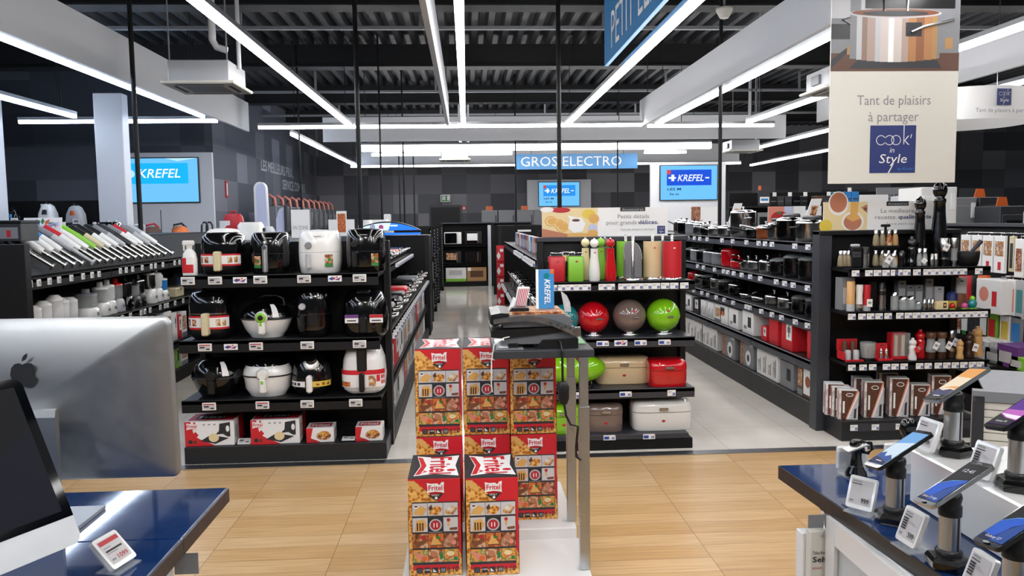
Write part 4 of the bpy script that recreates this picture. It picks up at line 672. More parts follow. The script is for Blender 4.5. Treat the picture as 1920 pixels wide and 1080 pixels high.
rack3(a3(1583, ZA), 'low rack of slim spice jars at the start of the top mill shelf', 3, .085, 1); rack3(a3(1659, ZA), 'two-tier rack of spice jars with black carry handle', 4, .19, 2)
t = T('kitchen_timer', 'black box with chrome-framed display between spice rack and steel jar', 'kitchen gadget', a3(1603, ZA)); B().box(-.038, .038, -.03, .03, 0, .15, 'black_plastic', .008).build('body', t); B().box(-.028, .028, -.034, -.03, .075, .115, 'chrome', .006).rect(Fr((0, -.034, 0)), -.022, .082, .022, .108, 'ink').build('display', t); B().box(-.03, .03, -.02, .02, .15, .17, 'grey_light', .006).build('lid', t)
t = T('steel_jar', 'round brushed steel jar with black lid on the top mill shelf', 'jar', a3(1622, ZA)); B().lathe([(.03, 0), (.03, .1)], 'steel', 18).build('body', t); B().lathe([(.03, .1), (.03, .145), (.02, .15)], 'black_plastic', 18).build('lid', t)
for px, lab, tg in ((1661, 'clear glass shaker with white hang tag below the spice rack', (.0, .06, .6, 'paper')), (1676, 'clear glass shaker without tag beside the tagged one', None)): mill(a3(px, ZA, 5.62), [(.02, 0), (.025, .01), (.02, .05), (.016, .07)], 'glass', lab, [(.017, .07), (.02, .08), (.016, .1), (.005, .105)], 'chrome', tag_=tg, cat='shaker', name='glass_shaker')
mill(a3(1690, ZA), [(.028, 0), (.03, .01), (.027, .07)], 'black_gloss', 'short black mill with steel crown on the top mill shelf', [(.024, .07), (.026, .11), (.014, .12)], 'dark_steel'); mill(a3(1709, ZA, 5.72), sc_(CL, 1.25), 'black_gloss', 'black mill with chrome knob in front of the giant mills', sc_(CH, 1.25), 'dark_steel')
t = T('shaker_set', 'pair of clear shakers in a wire stand with white tag', 'shaker', a3(1729, ZA, 5.63)); B().box(-.04, .04, -.02, .02, 0, .01, 'black_plastic').build('stand', t)
for x in (-.02, .02): B().lathe([(.016, .01), (.018, .06), (.013, .1)], 'glass', 12, (x, 0, 0)).build('shaker', t); B().lathe([(.014, .1), (.014, .13), (.006, .135)], 'chrome', 12, (x, 0, 0)).build('cap', t)
q = B().box(-.018, .018, -.001, .001, -.018, .018, 'paper').build('hang_tag', t); q.location = (.0, -.03, .045); q.rotation_euler = (0, .7, 0)
for i, px in enumerate((1748, 1755)): mill(a3(px, ZA, 5.63 + .02 * i), [(.016, 0), (.018, .05), (.012, .09), (.004, .095)], 'steel', 'small tapered steel shaker, %s of two beside the wide steel mill' % ORD[i], cat='shaker', name='steel_shaker')
mill(a3(1770, ZA), [(.034, 0), (.034, .11)], 'black_gloss', 'wide black mill with flared steel top and white tag', [(.034, .11), (.038, .14), (.034, .2), (.03, .205)], 'steel', ([(.0345, .05), (.0345, .065)], 'steel'), (-.01, .14, .5, 'paper')); mill(a3(1789, ZA), [(.024, 0), (.024, .03), (.022, .06), (.024, .13)], 'glass', 'tall clear mill with steel base and top beside the mortar', [(.024, .13), (.028, .2), (.026, .205)], 'steel', ([(.0245, 0), (.0245, .04)], 'steel'))
t = T('mortar', 'black stone mortar with a leaning pestle at the end of the top mill shelf', 'mortar', a3(1815, ZA, 5.66)); B().lathe([(.055, 0), (.065, .01), (.075, .06), (.078, .105), (.07, .106), (.06, .05), (.002, .03)], 'black_matt', 28, cap=False).build('bowl', t); B().tube([(-.01, 0, .06), (.06, 0, .14), (.095, 0, .18)], .012, 'grey_dark', 10, r1=.017).build('pestle', t)
# second level
def gbox(loc, w, h, d, m, lab, cut=None):
    b = B().box(-w / 2, w / 2, -d / 2, d / 2, 0, h, m, .002); fr = Fr((0, -d / 2, 0))
    if cut: b.rect(fr, -w * .38, h * .2, w * .38, h * .7, cut); b.rect(fr, -w * .15, h * .85, w * .15, h * .9, 'ink', .001)
    return one(b, 'gift_box', lab, 'box', loc)
gbox(a3(1584, ZB, 5.72), .1, .235, .1, 'grey_mid', 'tall grey mill box behind the bamboo mill', 'grey_light'); mill(a3(1595, ZB, 5.62), [(.028, 0), (.028, .05)], 'grey_light', 'bamboo mill with clear base at the start of the second mill shelf', [(.028, .05), (.028, .21), (.024, .215)], 'wood_pale')
mill(a3(1611, ZB, 5.62), [(.027, 0), (.03, .004), (.027, .05)], 'chrome', 'slim white mill with chrome base', [(.025, .05), (.022, .11), (.026, .17), (.024, .19)], 'white_gloss'); mill(a3(1625, ZB, 5.62), [(.027, 0), (.027, .04)], 'grey_light', 'slim dark red mill with clear base and white strip', [(.026, .04), (.024, .11), (.027, .18), (.025, .188)], 'red_paint', None, (0, .06, 0, 'paper')); gbox(a3(1632, ZB, 5.78), .06, .2, .06, 'black_plastic', 'black mill box behind the red mill')
mill(a3(1653, ZB, 5.63), [(.028, 0), (.026, .11)], 'steel', 'steel and black mill with slanted top', [(.026, .11), (.026, .15), (.022, .2), (.02, .202)], 'black_plastic', ([(.0265, .14), (.0265, .155)], 'steel'))
for px, h, lab in ((1687, .2, 'grey mill box with hang slot, first of the row at the back'), (1703, .165, 'grey mill box with hang slot, second of the row at the back'), (1719, .165, 'grey mill box with hang slot, third of the row at the back'), (1738, .21, 'tallest grey mill box with hang slot at the back')): gbox(a3(px, ZB, 5.82), .062, h, .06, 'grey_mid', lab, 'grey_light')
gbox(a3(1757, ZB, 5.8), .07, .15, .06, 'grey_light', 'pale box with small red picture behind the tea caddy', 'eink')
for px, r, h, lab in ((1677, .026, .135, 'tall clear shaker with chrome top on the second mill shelf'), (1694, .032, .1, 'wide clear jar with chrome lid, first of two'), (1709, .028, .1, 'wide clear jar with chrome lid, second of two'), (1722, .02, .06, 'small clear glass cruet with chrome lid')): mill(a3(px, ZB, 5.64), [(r, 0), (r, h * .75)], 'glass', lab, [(r, h * .75), (r * .9, h * .95), (r * .5, h)], 'chrome', cat='jar', name='glass_jar')
for i, px in enumerate((1734, 1742, 1749)): mill(a3(px, ZB, 5.62), [(.013, 0), (.015, .03), (.013, .07), (.004, .082)], 'steel', 'small bullet-shaped steel shaker, %s of three' % ORD[i], cat='shaker', name='steel_shaker')
b = B().box(-.045, .045, -.03, .03, 0, .06, 'oat', .003).rect(Fr((0, -.03, 0)), .005, .012, .03, .05, 'ink').rect(Fr((0, -.03, 0)), .01, .025, .025, .04, 'toast', .001); one(b, 'tea_caddy', 'small pale yellow box with black square on the second mill shelf', 'box', a3(1763, ZB, 5.62))
def timer(px, y, r, m, lab, two=None):
    t = T('egg_timer', lab, 'egg timer', a3(px, ZB, y)); b = B(); b.lathe([(r * 1.1, 0), (r * 1.1, .006)], 'lime', 16); b.build('base', t); b = B(); b.sphere((0, 0, r + .004), r, m, 18, 10, 1.15); b.build('body', t)
    if two: b = B(); b.sphere((0, 0, r * 2.3), r * .62, two, 16, 8); b.build('cap', t)
timer(1786, 5.6, .02, 'red_gloss', 'small red egg timer on the second mill shelf'); timer(1809, 5.6, .02, 'pink', 'small pink egg timer on the second mill shelf'); timer(1823, 5.62, .032, 'teal_gloss', 'blue egg timer with green cap at the end of the second mill shelf', 'lime_gloss')
mill(a3(1785, ZB, 5.74), [(.035, 0), (.038, .05)], 'yellow', 'round yellow and dark blue tin behind the red egg timer', [(.038, .05), (.036, .1), (.015, .115)], 'navy', cat='tin', name='round_tin'); mill(a3(1800, ZB, 5.74), [(.04, 0), (.044, .06), (.04, .1)], 'brown_gloss', 'round brown and red tin behind the pink egg timer', [(.042, .05), (.042, .075)], 'red_paint', cat='tin', name='round_tin'); gbox(a3(1799, ZB, 5.85), .08, .21, .05, 'grey_light', 'pale grey box at the back above the round tins', 'eink')
# third level
t = T('shaker_set', 'red tray holding two clear shakers and two dark red jars', 'shaker', a3(1594, ZC, 5.66)); B().box(-.075, .075, -.06, .06, 0, .012, 'red_paint').box(-.075, -.065, -.06, .06, 0, .07, 'red_paint').box(-.075, .075, .05, .06, 0, .15, 'red_paint').build('tray', t)
for x in (-.03, .03): B().lathe([(.022, .012), (.022, .07), (.018, .08)], 'grey_light', 12, (x, -.03, 0)).build('shaker', t); B().lathe([(.02, .012), (.02, .1), (.014, .14)], 'brown', 12, (x, .02, 0)).build('jar', t)
t = T('shaker_set', 'round clear tub of shakers with black base on the third mill shelf', 'shaker', a3(1627, ZC, 5.66)); B().lathe([(.052, 0), (.052, .02)], 'black_plastic', 20).build('base', t); B().lathe([(.05, .02), (.055, .13)], 'glass', 20).build('tub', t)
for x in (-.02, .02): B().lathe([(.014, .022), (.014, .09), (.01, .1)], 'brown', 10, (x, 0, 0)).build('shaker', t)
t = T('shaker_set', 'small open red box holding two tiny chrome mills', 'shaker', a3(1657, ZC, 5.64)); B().box(-.055, .055, -.03, .03, 0, .012, 'red_card').prism(Fr((0, .03, 0)), [(-.055, 0), (.055, 0), (.04, .12), (-.04, .12)], 0, -.004, 'red_card').rect(Fr((0, .0295, 0)), -.015, .1, .015, .108, 'ink', .001).build('card_box', t)
for x in (-.02, .02): B().lathe(sc_(CL, .42) + sc_(CH, .42), 'chrome', 12, (x, 0, .012)).build('mini_mill', t)
t = T('shaker_set', 'red and clear gift case with two tall mills', 'shaker', a3(1684, ZC, 5.7)); B().box(-.07, .07, -.035, .035, 0, .02, 'red_card').box(-.07, -.055, -.035, .035, .02, .19, 'red_card').box(-.07, .07, .03, .035, .02, .19, 'red_card').build('case', t); B().box(-.055, .07, -.035, .03, .02, .19, 'acrylic').build('window', t)
for x in (-.02, .035): B().lathe([(.015, .02), (.014, .1), (.016, .17)], 'beige', 10, (x, 0, 0)).build('mill', t)
classic(a3(1711, ZC, 5.62), .93, 'white_gloss', 'white turned mill with red hang tag', (.02, .09, .9, 'red_card')); classic(a3(1725, ZC, 5.7), 1.2, 'red_gloss', 'red turned mill next to the white one on the third mill shelf')
for px, lab in ((1745, 'glass mill with brown wooden top and steel band, first of two alike'), (1765, 'glass mill with brown wooden top and steel band, second of two alike')): mill(a3(px, ZC, 5.66), [(.034, 0), (.034, .05)], 'wood_dark', lab, [(.03, .15), (.036, .155), (.036, .19), (.03, .195)], 'brown', ([(.0345, .05), (.0345, .085), (.03, .09), (.026, .15)], 'glass'), (.015 if px < 1750 else .03, .1, .5, 'paper'))
mill(a3(1784, ZC, 5.68), [(.034, 0), (.034, .05), (.03, .1), (.028, .15)], 'wood_dark', 'dark wooden mill with steel top and grey tag', [(.024, .15), (.026, .2), (.022, .205)], 'steel', ([(.0345, .05), (.0345, .075)], 'steel'), (0, .12, .5, 'lilac'))
classic(a3(1800, ZC, 5.62), .82, 'wood_pale', 'short pale wood mill at the end of the third mill shelf'); classic(a3(1817, ZC, 5.66), 1.1, 'wood_dark', 'dark brown turned mill with black and white tag', (.02, .08, .3, 'paper')); classic(a3(1832, ZC, 5.74), 1.25, 'wood_pale', 'tall pale wood mill, last on the third mill shelf')
# mill cartons on the plinth
def mill_carton(px, y, h, lab, w=.13, rz=-.25):
    d = .1; b = B().box(-w / 2, w / 2, -d / 2, d / 2, 0, h, 'paper', .002); fr = Fr((-w / 2, -d / 2, 0))
    b.poly(fr, [(w * .12, h * .02), (w * .35, 0), (w * .95, h * .98), (w * .12, h * .98)], 'beans'); b.poly(fr, [(w * .35, 0), (w * .4, 0), (w, h * .95), (w, h), (w * .95, h)], 'salmon', .001); b.rect(fr, 0, 0, w * .12, h, 'carton_print', .0008); b.rect(fr, w * .2, h * .22, w * .3, h * .62, 'paper', .0014); b.poly(fr, [(w * .5, 0), (w, 0), (w, h * .85)], 'grey_light', .0008); b.poly(fr, [(w * .78, h * .05), (w * .9, h * .05), (w * .92, h * .4), (w * .8, h * .35)], 'ink', .0014)
    b.ring(fr, w * .55, h * .84, w * .2, .005, 'paper', .0016, 16, h * .06); b.ring(fr, w * .55, h * .08, w * .1, .004, 'paper', .002, 12, h * .05)
    fs = Fr((-w / 2, d / 2, 0), (0, -1, 0)); b.rect(fs, 0, 0, d, h, 'paper', .0006); b.rect(fs, d * .72, h * .04, d * .95, h * .96, 'red_card', .001); b.rect(fs, d * .3, h * .2, d * .5, h * .7, 'grey_dark', .001)
    p = a3(px, ZD, y); one(b, 'mill_carton', lab, 'box', p, rz)
for px, y, h, lab in ((1563, 5.765, .235, 'brown and red mill carton at the very end, hindmost of the first three'), (1575, 5.71, .222, 'brown and red mill carton, middle of the first three'), (1588, 5.63, .215, 'brown and red mill carton, front of the first three'), (1615, 5.78, .27, 'brown and red mill carton, rear of the second pair'), (1635, 5.66, .265, 'brown and red mill carton, front of the second pair'), (1662, 5.8, .30, 'brown and red mill carton, rear of the third pair'), (1682, 5.67, .285, 'tallest brown and red mill carton, front of the third pair'), (1722, 5.68, .23, 'brown and red mill carton behind the orange phone'), (1760, 5.7, .29, 'brown and red mill carton beyond the orange phone')): mill_carton(px, y, h, lab)
# ---------------------------------------------------------------- long side runs in bays
def bay(lab, xf, depth, y0, y1, H, levels, labels, face, dark='shelf_dark', base=.125, rail='shelf_grey', kind='p', yaw=0.0, tz=-.03):
    s = -1 if face < 0 else 1; xb = xf - s * depth; t = T('shop_gondola', lab, 'shelving', ((xf + xb) / 2, (y0 + y1) / 2, 0))
    bx = lambda b, a, c, *r: b.box(min(a, c), max(a, c), *r)
    bx(B(), xb, xb - s * .04, y0, y1, .05, H, 'shelf_black').build('back_panel', t, True)
    bx(B(), xf, xb, y0, y1, 0, base, dark, .003).build('plinth', t, True)
    bx(B(), xb + s * .0, xb + s * .05, y1 - .05, y1, 0, H, dark).build('upright', t, True)
    for i, (z, inset) in enumerate(levels):
        sh = shelf_part(t, min(xf - s * inset, xb), max(xf - s * inset, xb), y0 + .005, y1 - .005, z, dark, front=xf - s * inset, lip=.075, axis='x', rail=rail)
        for y in labels[i]:
            if y0 + .035 < y < y1 - .035: price(sh, kind, (xf - s * inset + s * (.004 + .026 * math.sin(yaw)), y, z + tz), rz=(-PI / 2 + yaw) if s < 0 else (PI / 2 - yaw))
    return t
# saucepan run, facing the side aisle
lv = [(1.405, .06), (1.09, .03), (.80, .02), (.50, .0)]
lab3 = [[YA(p, 2.68, 1.375) for p in (1518, 1493, 1450, 1437, 1425, 1402, 1376, 1356, 1340, 1328, 1314, 1304, 1292)], [YA(p, 2.65, 1.06) for p in (1517, 1490, 1474, 1458, 1428, 1409, 1393, 1378, 1367, 1359, 1342, 1321, 1310)], [YA(p, 2.64, .774) for p in (1517, 1494, 1468, 1450, 1430, 1408, 1402, 1377, 1360, 1345, 1329, 1318, 1303)], []]
for i in range(5): bay('%s bay of the saucepan gondola along the aisle, counted from the mill end' % ORD[i], 2.62, .5, 5.98 + i * 1.33, 5.98 + (i + 1) * 1.33, 1.42, lv, lab3, -1, 'plinth', .185, 'rail_mid', 'p', .3)
PP = {'steel': ('steel', 'chrome', 'chrome'), 'dark': ('dark_steel', 'chrome', 'black_plastic'), 'black': ('black_gloss', 'chrome', 'black_plastic'), 'red': ('red_gloss', 'red_gloss', 'chrome'), 'copper': ('copper', 'chrome', 'chrome'), 'grey': ('grey_mid', 'chrome', 'black_plastic')}
def pot(loc, r, h, fin, lab, kind='pot', rz=-PI / 2):
    bm, lm, hm = PP[fin]; t = T({'pan': 'frying_pan', 'sauce': 'saucepan', 'cooker': 'pressure_cooker'}.get(kind, 'cooking_pot'), lab, {'pan': 'pan', 'sauce': 'saucepan', 'cooker': 'pressure cooker'}.get(kind, 'pot'), loc, rz)
    B().lathe([(r * .9, 0), (r * .97, .008), (r, h * .3), (r, h), (r * 1.03, h + .004), (r * .97, h + .004)] if kind != 'pan' else [(r * .75, 0), (r * .82, .006), (r, h), (r * .97, h), (r * .78, .012), (.002, .01)], bm, 24, cap=kind != 'pan').build('body', t)
    if kind != 'pan':
        B().lathe([(r * 1.0, h + .004), (r * .99, h + .014), (r * .7, h + .03), (r * .2, h + .036)], 'glass' if fin == 'dark' else lm, 24).build('lid', t); B().lathe([(.008, h + .034), (.008, h + .05), (.018, h + .058), (.014, h + .066)], hm, 12).build('lid_knob', t)
    if kind in ('pan', 'sauce'): B().tube([(0, -r * .98, h * .85), (0, -r - .06, h + .01), (.02, -r - .17, h + .03)], .009, hm, 8, r1=.012).build('long_handle', t) if kind == 'sauce' else B().tube([(r * .95, 0, h * .85), (r + .07, -.02, h + .02), (r + .18, -.03, h + .035)], .009, hm, 8, r1=.012).build('long_handle', t)
    elif kind == 'cooker':
        for s in (-1, 1): B().box(-.016, .016, min(s * r * .95, s * (r + .06)), max(s * r * .95, s * (r + .06)), h * .7, h * .85, 'black_plastic', .008).build('side_handle', t)
        B().slathe([(r * 1.5, .025, h + .03), (r * 1.55, .03, h + .045), (r * 1.4, .024, h + .065)], 'black_plastic', 3, 20, (r * .4, 0, 0)).build('top_handle', t)
    else:
        for s in (-1, 1): B().tube([(s * r * .98, -.035, h * .75), (s * (r + .035), -.03, h * .8), (s * (r + .035), .03, h * .8), (s * r * .98, .035, h * .75)], .006, hm, 6).build('side_handle', t)
    return t
def side3(px, z, X=2.86): y = YA(px, X - .08, z + .06); return (X, y, z)
Z1, Z2, Z3 = 1.407, 1.092, .802
def runpots(L, z, lev):
    for i, (px, r, h, fin, kind, what) in enumerate(L): pot(side3(px, z, 2.70 + r + (.06 if kind == 'sauce' else .03)), r, h, fin, what, kind)
runpots([(1500, .11, .15, 'steel', 'cooker', 'steel pressure cooker with black handle at the mill end of the top pan shelf'), (1463, .11, .17, 'black', 'cooker', 'black pressure cooker with white label on the top pan shelf'), (1440, .08, .13, 'steel', 'cooker', 'small steel pressure cooker with black top handle'), (1421, .09, .10, 'copper', 'sauce', 'copper pan with steel handle on the top pan shelf'),
         (1400, .09, .08, 'dark', 'sauce', 'dark saucepan with steel handle beside the copper pan'), (1379, .13, .25, 'steel', 'pot', 'tall shiny steel stockpot on the top pan shelf'), (1350, .1, .09, 'steel', 'pot', 'low steel pot just beyond the tall stockpot'), (1331, .1, .08, 'steel', 'sauce', 'steel saucepan, second beyond the tall stockpot'), (1318, .11, .1, 'dark', 'pot', 'dark pot, third beyond the tall stockpot'), (1303, .1, .12, 'steel', 'pot', 'steel pot, fourth beyond the tall stockpot'), (1290, .11, .13, 'grey', 'pot', 'grey pot on the top pan shelf near the pancake sign'), (1276, .12, .14, 'black', 'pot', 'black pot on the top pan shelf near the pancake sign'), (1266, .1, .15, 'steel', 'sauce', 'steel saucepan furthest along the top pan shelf')], Z1, 0)
runpots([(1528, .09, .15, 'dark', 'pot', 'dark steel pot touching the mill end post, second pan shelf'), (1502, .1, .16, 'dark', 'pot', 'big dark steel pot, second from the post on the second pan shelf'), (1474, .1, .165, 'dark', 'pot', 'dark steel pot with white side tag on the second pan shelf'), (1447, .095, .12, 'dark', 'pot', 'dark rounded steel pot on the second pan shelf'), (1424, .08, .1, 'steel', 'pot', 'pale steel pot with high lid on the second pan shelf'), (1404, .09, .08, 'steel', 'sauce', 'low pale steel saucepan on the second pan shelf'), (1389, .08, .07, 'steel', 'pot', 'small steel pot beside the red casserole'),
         (1372, .09, .06, 'red', 'pot', 'low bright red casserole on the second pan shelf'), (1358, .11, .16, 'red', 'pot', 'tall dark red pot behind the red casserole'), (1338, .1, .12, 'grey', 'pot', 'grey pot, first beyond the red pots'), (1322, .1, .12, 'grey', 'pot', 'grey pot, second beyond the red pots'), (1309, .1, .12, 'dark', 'pot', 'dark pot, third beyond the red pots'), (1298, .1, .12, 'grey', 'pot', 'grey pot, fourth beyond the red pots'), (1287, .1, .12, 'dark', 'pot', 'dark pot near the red towel holder, second pan shelf')], Z2, 1)
runpots([(1513, .09, .13, 'dark', 'pot', 'dark steel pot by the mill end post, third pan shelf'), (1487, .09, .12, 'dark', 'pot', 'dark steel pot, second from the post on the third pan shelf'), (1461, .09, .085, 'steel', 'pot', 'pale steel pot, third from the post on the third pan shelf'), (1437, .09, .07, 'steel', 'sauce', 'low steel saucepan on the third pan shelf'), (1413, .1, .05, 'steel', 'pan', 'steel frying pan, first of two on the third pan shelf'), (1391, .1, .05, 'steel', 'pan', 'steel frying pan, second of two on the third pan shelf'), (1370, .1, .10, 'black', 'pot', 'black pot after the frying pans'), (1350, .1, .11, 'dark', 'pot', 'dark pot, second after the frying pans'),
         (1334, .09, .11, 'steel', 'sauce', 'steel saucepan, third after the frying pans'), (1319, .1, .12, 'dark', 'pot', 'dark pot, fourth after the frying pans'), (1305, .1, .12, 'steel', 'pot', 'steel pot near the green ball bin, third pan shelf'), (1293, .1, .12, 'red', 'pot', 'dark red pot furthest along the third pan shelf')], Z3, 2)
def pbox(X, y, z, w, h, d, m, art, lab, face=-1, name='cookware_carton'):
    b = B().box(-w / 2, w / 2, 0, d, 0, h, m, .002); fr = Fr((-w / 2, 0, 0))
    if art == 'tag': b.rect(fr, w * .45, h * .35, w * .95, h * .92, 'paper'); b.rect(fr, w * .55, h * .6, w * .85, h * .78, 'ink_grey', .001); b.rect(fr, w * .66, h * .45, w * .74, h * .85, 'ink', .0014)
    elif art == 'pans':
        for a, c in ((.12, .5), (.38, .62), (.62, .45), (.85, .65)): b.rect(fr, w * (a - .07), h * .12, w * (a + .07), h * c, 'brushed'); b.rect(fr, w * (a + .05), h * .12, w * (a + .08), h * (c + .08), 'grey_mid', .001)
    elif art == 'grey': b.rect(fr, 0, 0, w * .25, h, 'food_d'); b.disc(fr, w * .62, h * .35, w * .2, 'paper', .001, 16); b.disc(fr, w * .62, h * .35, w * .1, 'grey_dark', .0016, 8); b.rect(fr, w * .7, h * .78, w * .95, h * .9, 'grey_light', .001)
    elif art == 'photo': b.rect(fr, w * .1, h * .3, w * .9, h * .85, 'food_b'); b.rect(fr, 0, 0, w, h * .2, 'grey_mid')
    elif art == 'small': b.rect(fr, w * .5, h * .3, w * .8, h * .75, 'ink'); b.rect(fr, w * .15, h * .2, w * .4, h * .35, 'grey_mid')
    elif art == 'orange': b.rect(fr, w * .1, h * .5, w * .6, h * .9, 'grey_dark'); b.rect(fr, w * .2, h * .45, w * .5, h * .7, 'orange', .001)
    elif art == 'pot': b.rect(fr, w * .1, h * .2, w * .95, h * .95, 'paper'); b.disc(fr, w * .6, h * .5, w * .33, 'copper', .001, 16); b.rect(fr, 0, 0, w, h * .1, 'brown', .001)
    one(b, name, lab, 'box', (X, y, z), -PI / 2 if face < 0 else PI / 2)
row = [(1522, .17, .12, 'red_card', 'tag', 'short red carton by the post, lower one'), (1475, .23, .25, 'red_card', 'tag', 'tall red carton with white label by the post'), (1450, .2, .23, 'red_card', '', 'plain dark red carton, third from the post'), (1432, .13, .13, 'red_card', 'tag', 'short red carton with white label behind the plain one'), (1402, .3, .22, 'paper', 'small', 'large white carton with dark strip beside the red cartons'), (1375, .27, .19, 'paper', 'small', 'white carton with small dark picture'), (1357, .24, .19, 'paper', 'orange', 'white carton with orange picture'), (1346, .22, .18, 'paper', 'photo', 'white carton with food photo'), (1332, .22, .18, 'paper', 'pans', 'white carton with pan picture, nearer one'), (1319, .22, .18, 'paper', 'pans', 'white carton with pan picture, second one'), (1304, .24, .17, 'grey_dark', 'tag', 'black carton with white label'), (1290, .26, .18, 'paper', 'small', 'white carton beyond the black one'), (1280, .26, .19, 'paper', 'pans', 'white carton furthest along beside the green ball bin')]
for px, w, h, m, art, lab in row: pbox(2.66, YA(px, 2.66, .58), .502, w, h, .3, m, art, lab + ', fourth level of the pan run')
pbox(2.66, YA(1522, 2.66, .7), .623, .17, .11, .3, 'red_card', 'tag', 'short red carton by the post, stacked on the lower one')
low = [(1513, .14, .26, 'paper', 'pot', 'white carton with copper pot photo by the post'), (1500, .1, .25, 'brown', 'photo', 'brown carton with food photo near the post'), (1475, .28, .22, 'grey_mid', 'small', 'grey carton with small black picture'), (1438, .5, .27, 'paper', 'pans', 'wide white pan set carton, nearest the post'), (1400, .36, .26, 'grey_mid', 'grey', 'grey carton with white round logo, nearer one'), (1366, .40, .25, 'grey_mid', 'grey', 'grey carton with white round logo, second one'), (1330, .55, .24, 'paper', 'pans', 'wide white pan set carton, middle one'), (1306, .5, .24, 'paper', 'pans', 'wide white pan set carton, third one'), (1282, .6, .24, 'paper', 'pans', 'wide white pan set carton, furthest one')]
for px, w, h, m, art, lab in low: pbox(2.65, YA(px, 2.65, .3), .187, w, h, .32, m, art, lab + ', on the plinth of the pan run')
# ---------------------------------------------------------------- middle aisle, side behind the air fryers
lvA = [(1.18, .22), (.80, .02), (.45, .02)]
labA = [[8.75 + .2 * k for k in range(14)], [6.0 + .195 * k for k in range(28)], []]
for i in range(4): bay('%s bay of the grill gondola behind the air fryers, along the middle aisle' % ORD[i], -.56, .62, 5.92 + i * 1.36, 5.92 + (i + 1) * 1.36, 1.42, lvA, labA, 1, 'shelf_black', .12, 'shelf_black', 'p', .6)
def grill(loc, w, h, m, lab, rz=PI / 2):
    t = T('contact_grill', lab, 'grill', loc, rz); B().box(-w / 2, w / 2, -.13, .13, .012, h * .45, 'black_plastic', .012).build('base', t); B().box(-w / 2, w / 2, -.135, .13, h * .5, h, m, .018).build('lid', t); B().tube([(-w * .32, -.12, h * .7), (-w * .3, -.19, h * .75), (w * .3, -.19, h * .75), (w * .32, -.12, h * .7)], .011, 'steel', 8).build('handle', t)
    for x in (-w * .4, w * .4): B().box(x - .015, x + .015, -.1, .1, 0, .014, 'black_matt').build('foot', t)
gm = ['black_plastic', 'dark_steel', 'black_gloss', 'grey_mid', 'black_plastic', 'red_paint', 'dark_steel', 'black_gloss', 'black_plastic', 'dark_steel', 'grey_mid', 'black_gloss', 'black_plastic', 'dark_steel']
cn = {'black_plastic': 'matt black', 'dark_steel': 'dark steel', 'black_gloss': 'gloss black', 'grey_mid': 'grey', 'red_paint': 'red-lidded'}
for i, m in enumerate(gm): grill((-.74, 6.25 + i * .36, .802), .3, .13 + .02 * (i % 3), m, '%s contact grill on the aisle shelf behind the air fryers, %s along' % (cn[m], ORD[i]))
for i in range(6): grill((-.96, 8.95 + i * .38, 1.182), .28, .10, ['black_plastic', 'steel', 'orange', 'black_plastic', 'dark_steel', 'black_gloss'][i], '%s hotplate on the upper aisle shelf behind the air fryers, %s along' % (['black', 'steel', 'orange', 'black', 'dark steel', 'gloss black'][i], ORD[i]))
for i in range(11):
    m, art = [('paper', 'photo'), ('red_card', 'tag'), ('paper', 'small'), ('grey_light', 'photo'), ('paper', 'photo'), ('paper', 'tag'), ('grey_light', 'small'), ('red_card', 'tag'), ('paper', 'photo'), ('grey_mid', 'grey'), ('paper', 'small')][i]
    pbox(-.60, 6.2 + i * .46, .452, .38, .2 + .03 * (i % 3), .3, m, art, '%s grill carton on the lower aisle shelf behind the air fryers, %s along' % ({'paper': 'white', 'red_card': 'red', 'grey_light': 'pale grey', 'grey_mid': 'grey'}[m], ORD[i]), 1, 'grill_carton'); m2 = ['paper', 'grey_light', 'paper', 'red_card'][i % 4]
    pbox(-.60, 6.2 + i * .46, .122, .4, .27, .3, m2, ['photo', 'small', 'tag', 'photo'][i % 4], '%s grill carton on the plinth behind the air fryers, %s along' % ({'paper': 'white', 'red_card': 'red', 'grey_light': 'pale grey'}[m2], ORD[i]), 1, 'grill_carton')
for i in range(4): oneW(B().box(-1.93, -1.225, 5.93 + i * 1.36, 5.93 + (i + 1) * 1.36 - .004, 1.46, 1.478, 'shelf_dark').box(-1.265, -1.225, 5.93 + i * 1.36, 5.93 + (i + 1) * 1.36 - .004, 0, 1.46, 'shelf_black').box(-1.93, -1.265, 5.93 + i * 1.36, 5.93 + (i + 1) * 1.36 - .004, 0, .12, 'shelf_dark'), 'shop_gondola', 'black top deck and spine of the grill gondola behind the air fryers, %s length' % ORD[i], 'shelving')
# lit arch header and coffee wall behind
t = T('coffee_display', 'black coffee display unit topped by a glowing blue and white arch sign', 'display', (-1.1, 11.55, 0)); B().box(-1.62, -.54, 11.42, 12.1, 0, 1.42, 'shelf_black', .01).build('body', t, True); B().box(-.6, -.54, 11.40, 11.42, 0, 1.42, 'shelf_dark').build('upright', t, True)
fr = Fr((-1.12, 11.40, 1.46)); arc = [(-.47, .03)] + [(-.47 + .94 * k / 16, .03 + .13 * math.sin(PI * k / 16) ** .8) for k in range(1, 16)] + [(.47, .03)]
B().prism(fr, arc, 0, -.16, 'black_plastic').build('arch_frame', t, True); a2 = [(x * .95, .035 + (y - .03) * .8) for x, y in arc]; B().poly(fr, a2, 'arch_glow', .003).rect(fr, -.47, -.03, .47, .0, 'arch_blue', .003).build('light_panel', t, True)
b = B().poly(fr, [(x, y) for x, y in a2 if x >= 0.02] + [(0.02, .035)], 'arch_blue', .005); b.disc(fr, -.2, .085, .04, 'lilac', .006, 14).disc(fr, -.08, .08, .035, 'pink', .006, 14); b.rect(fr, .05, .09, .15, .11, 'scr_white', .008); b.build('print', t, True)
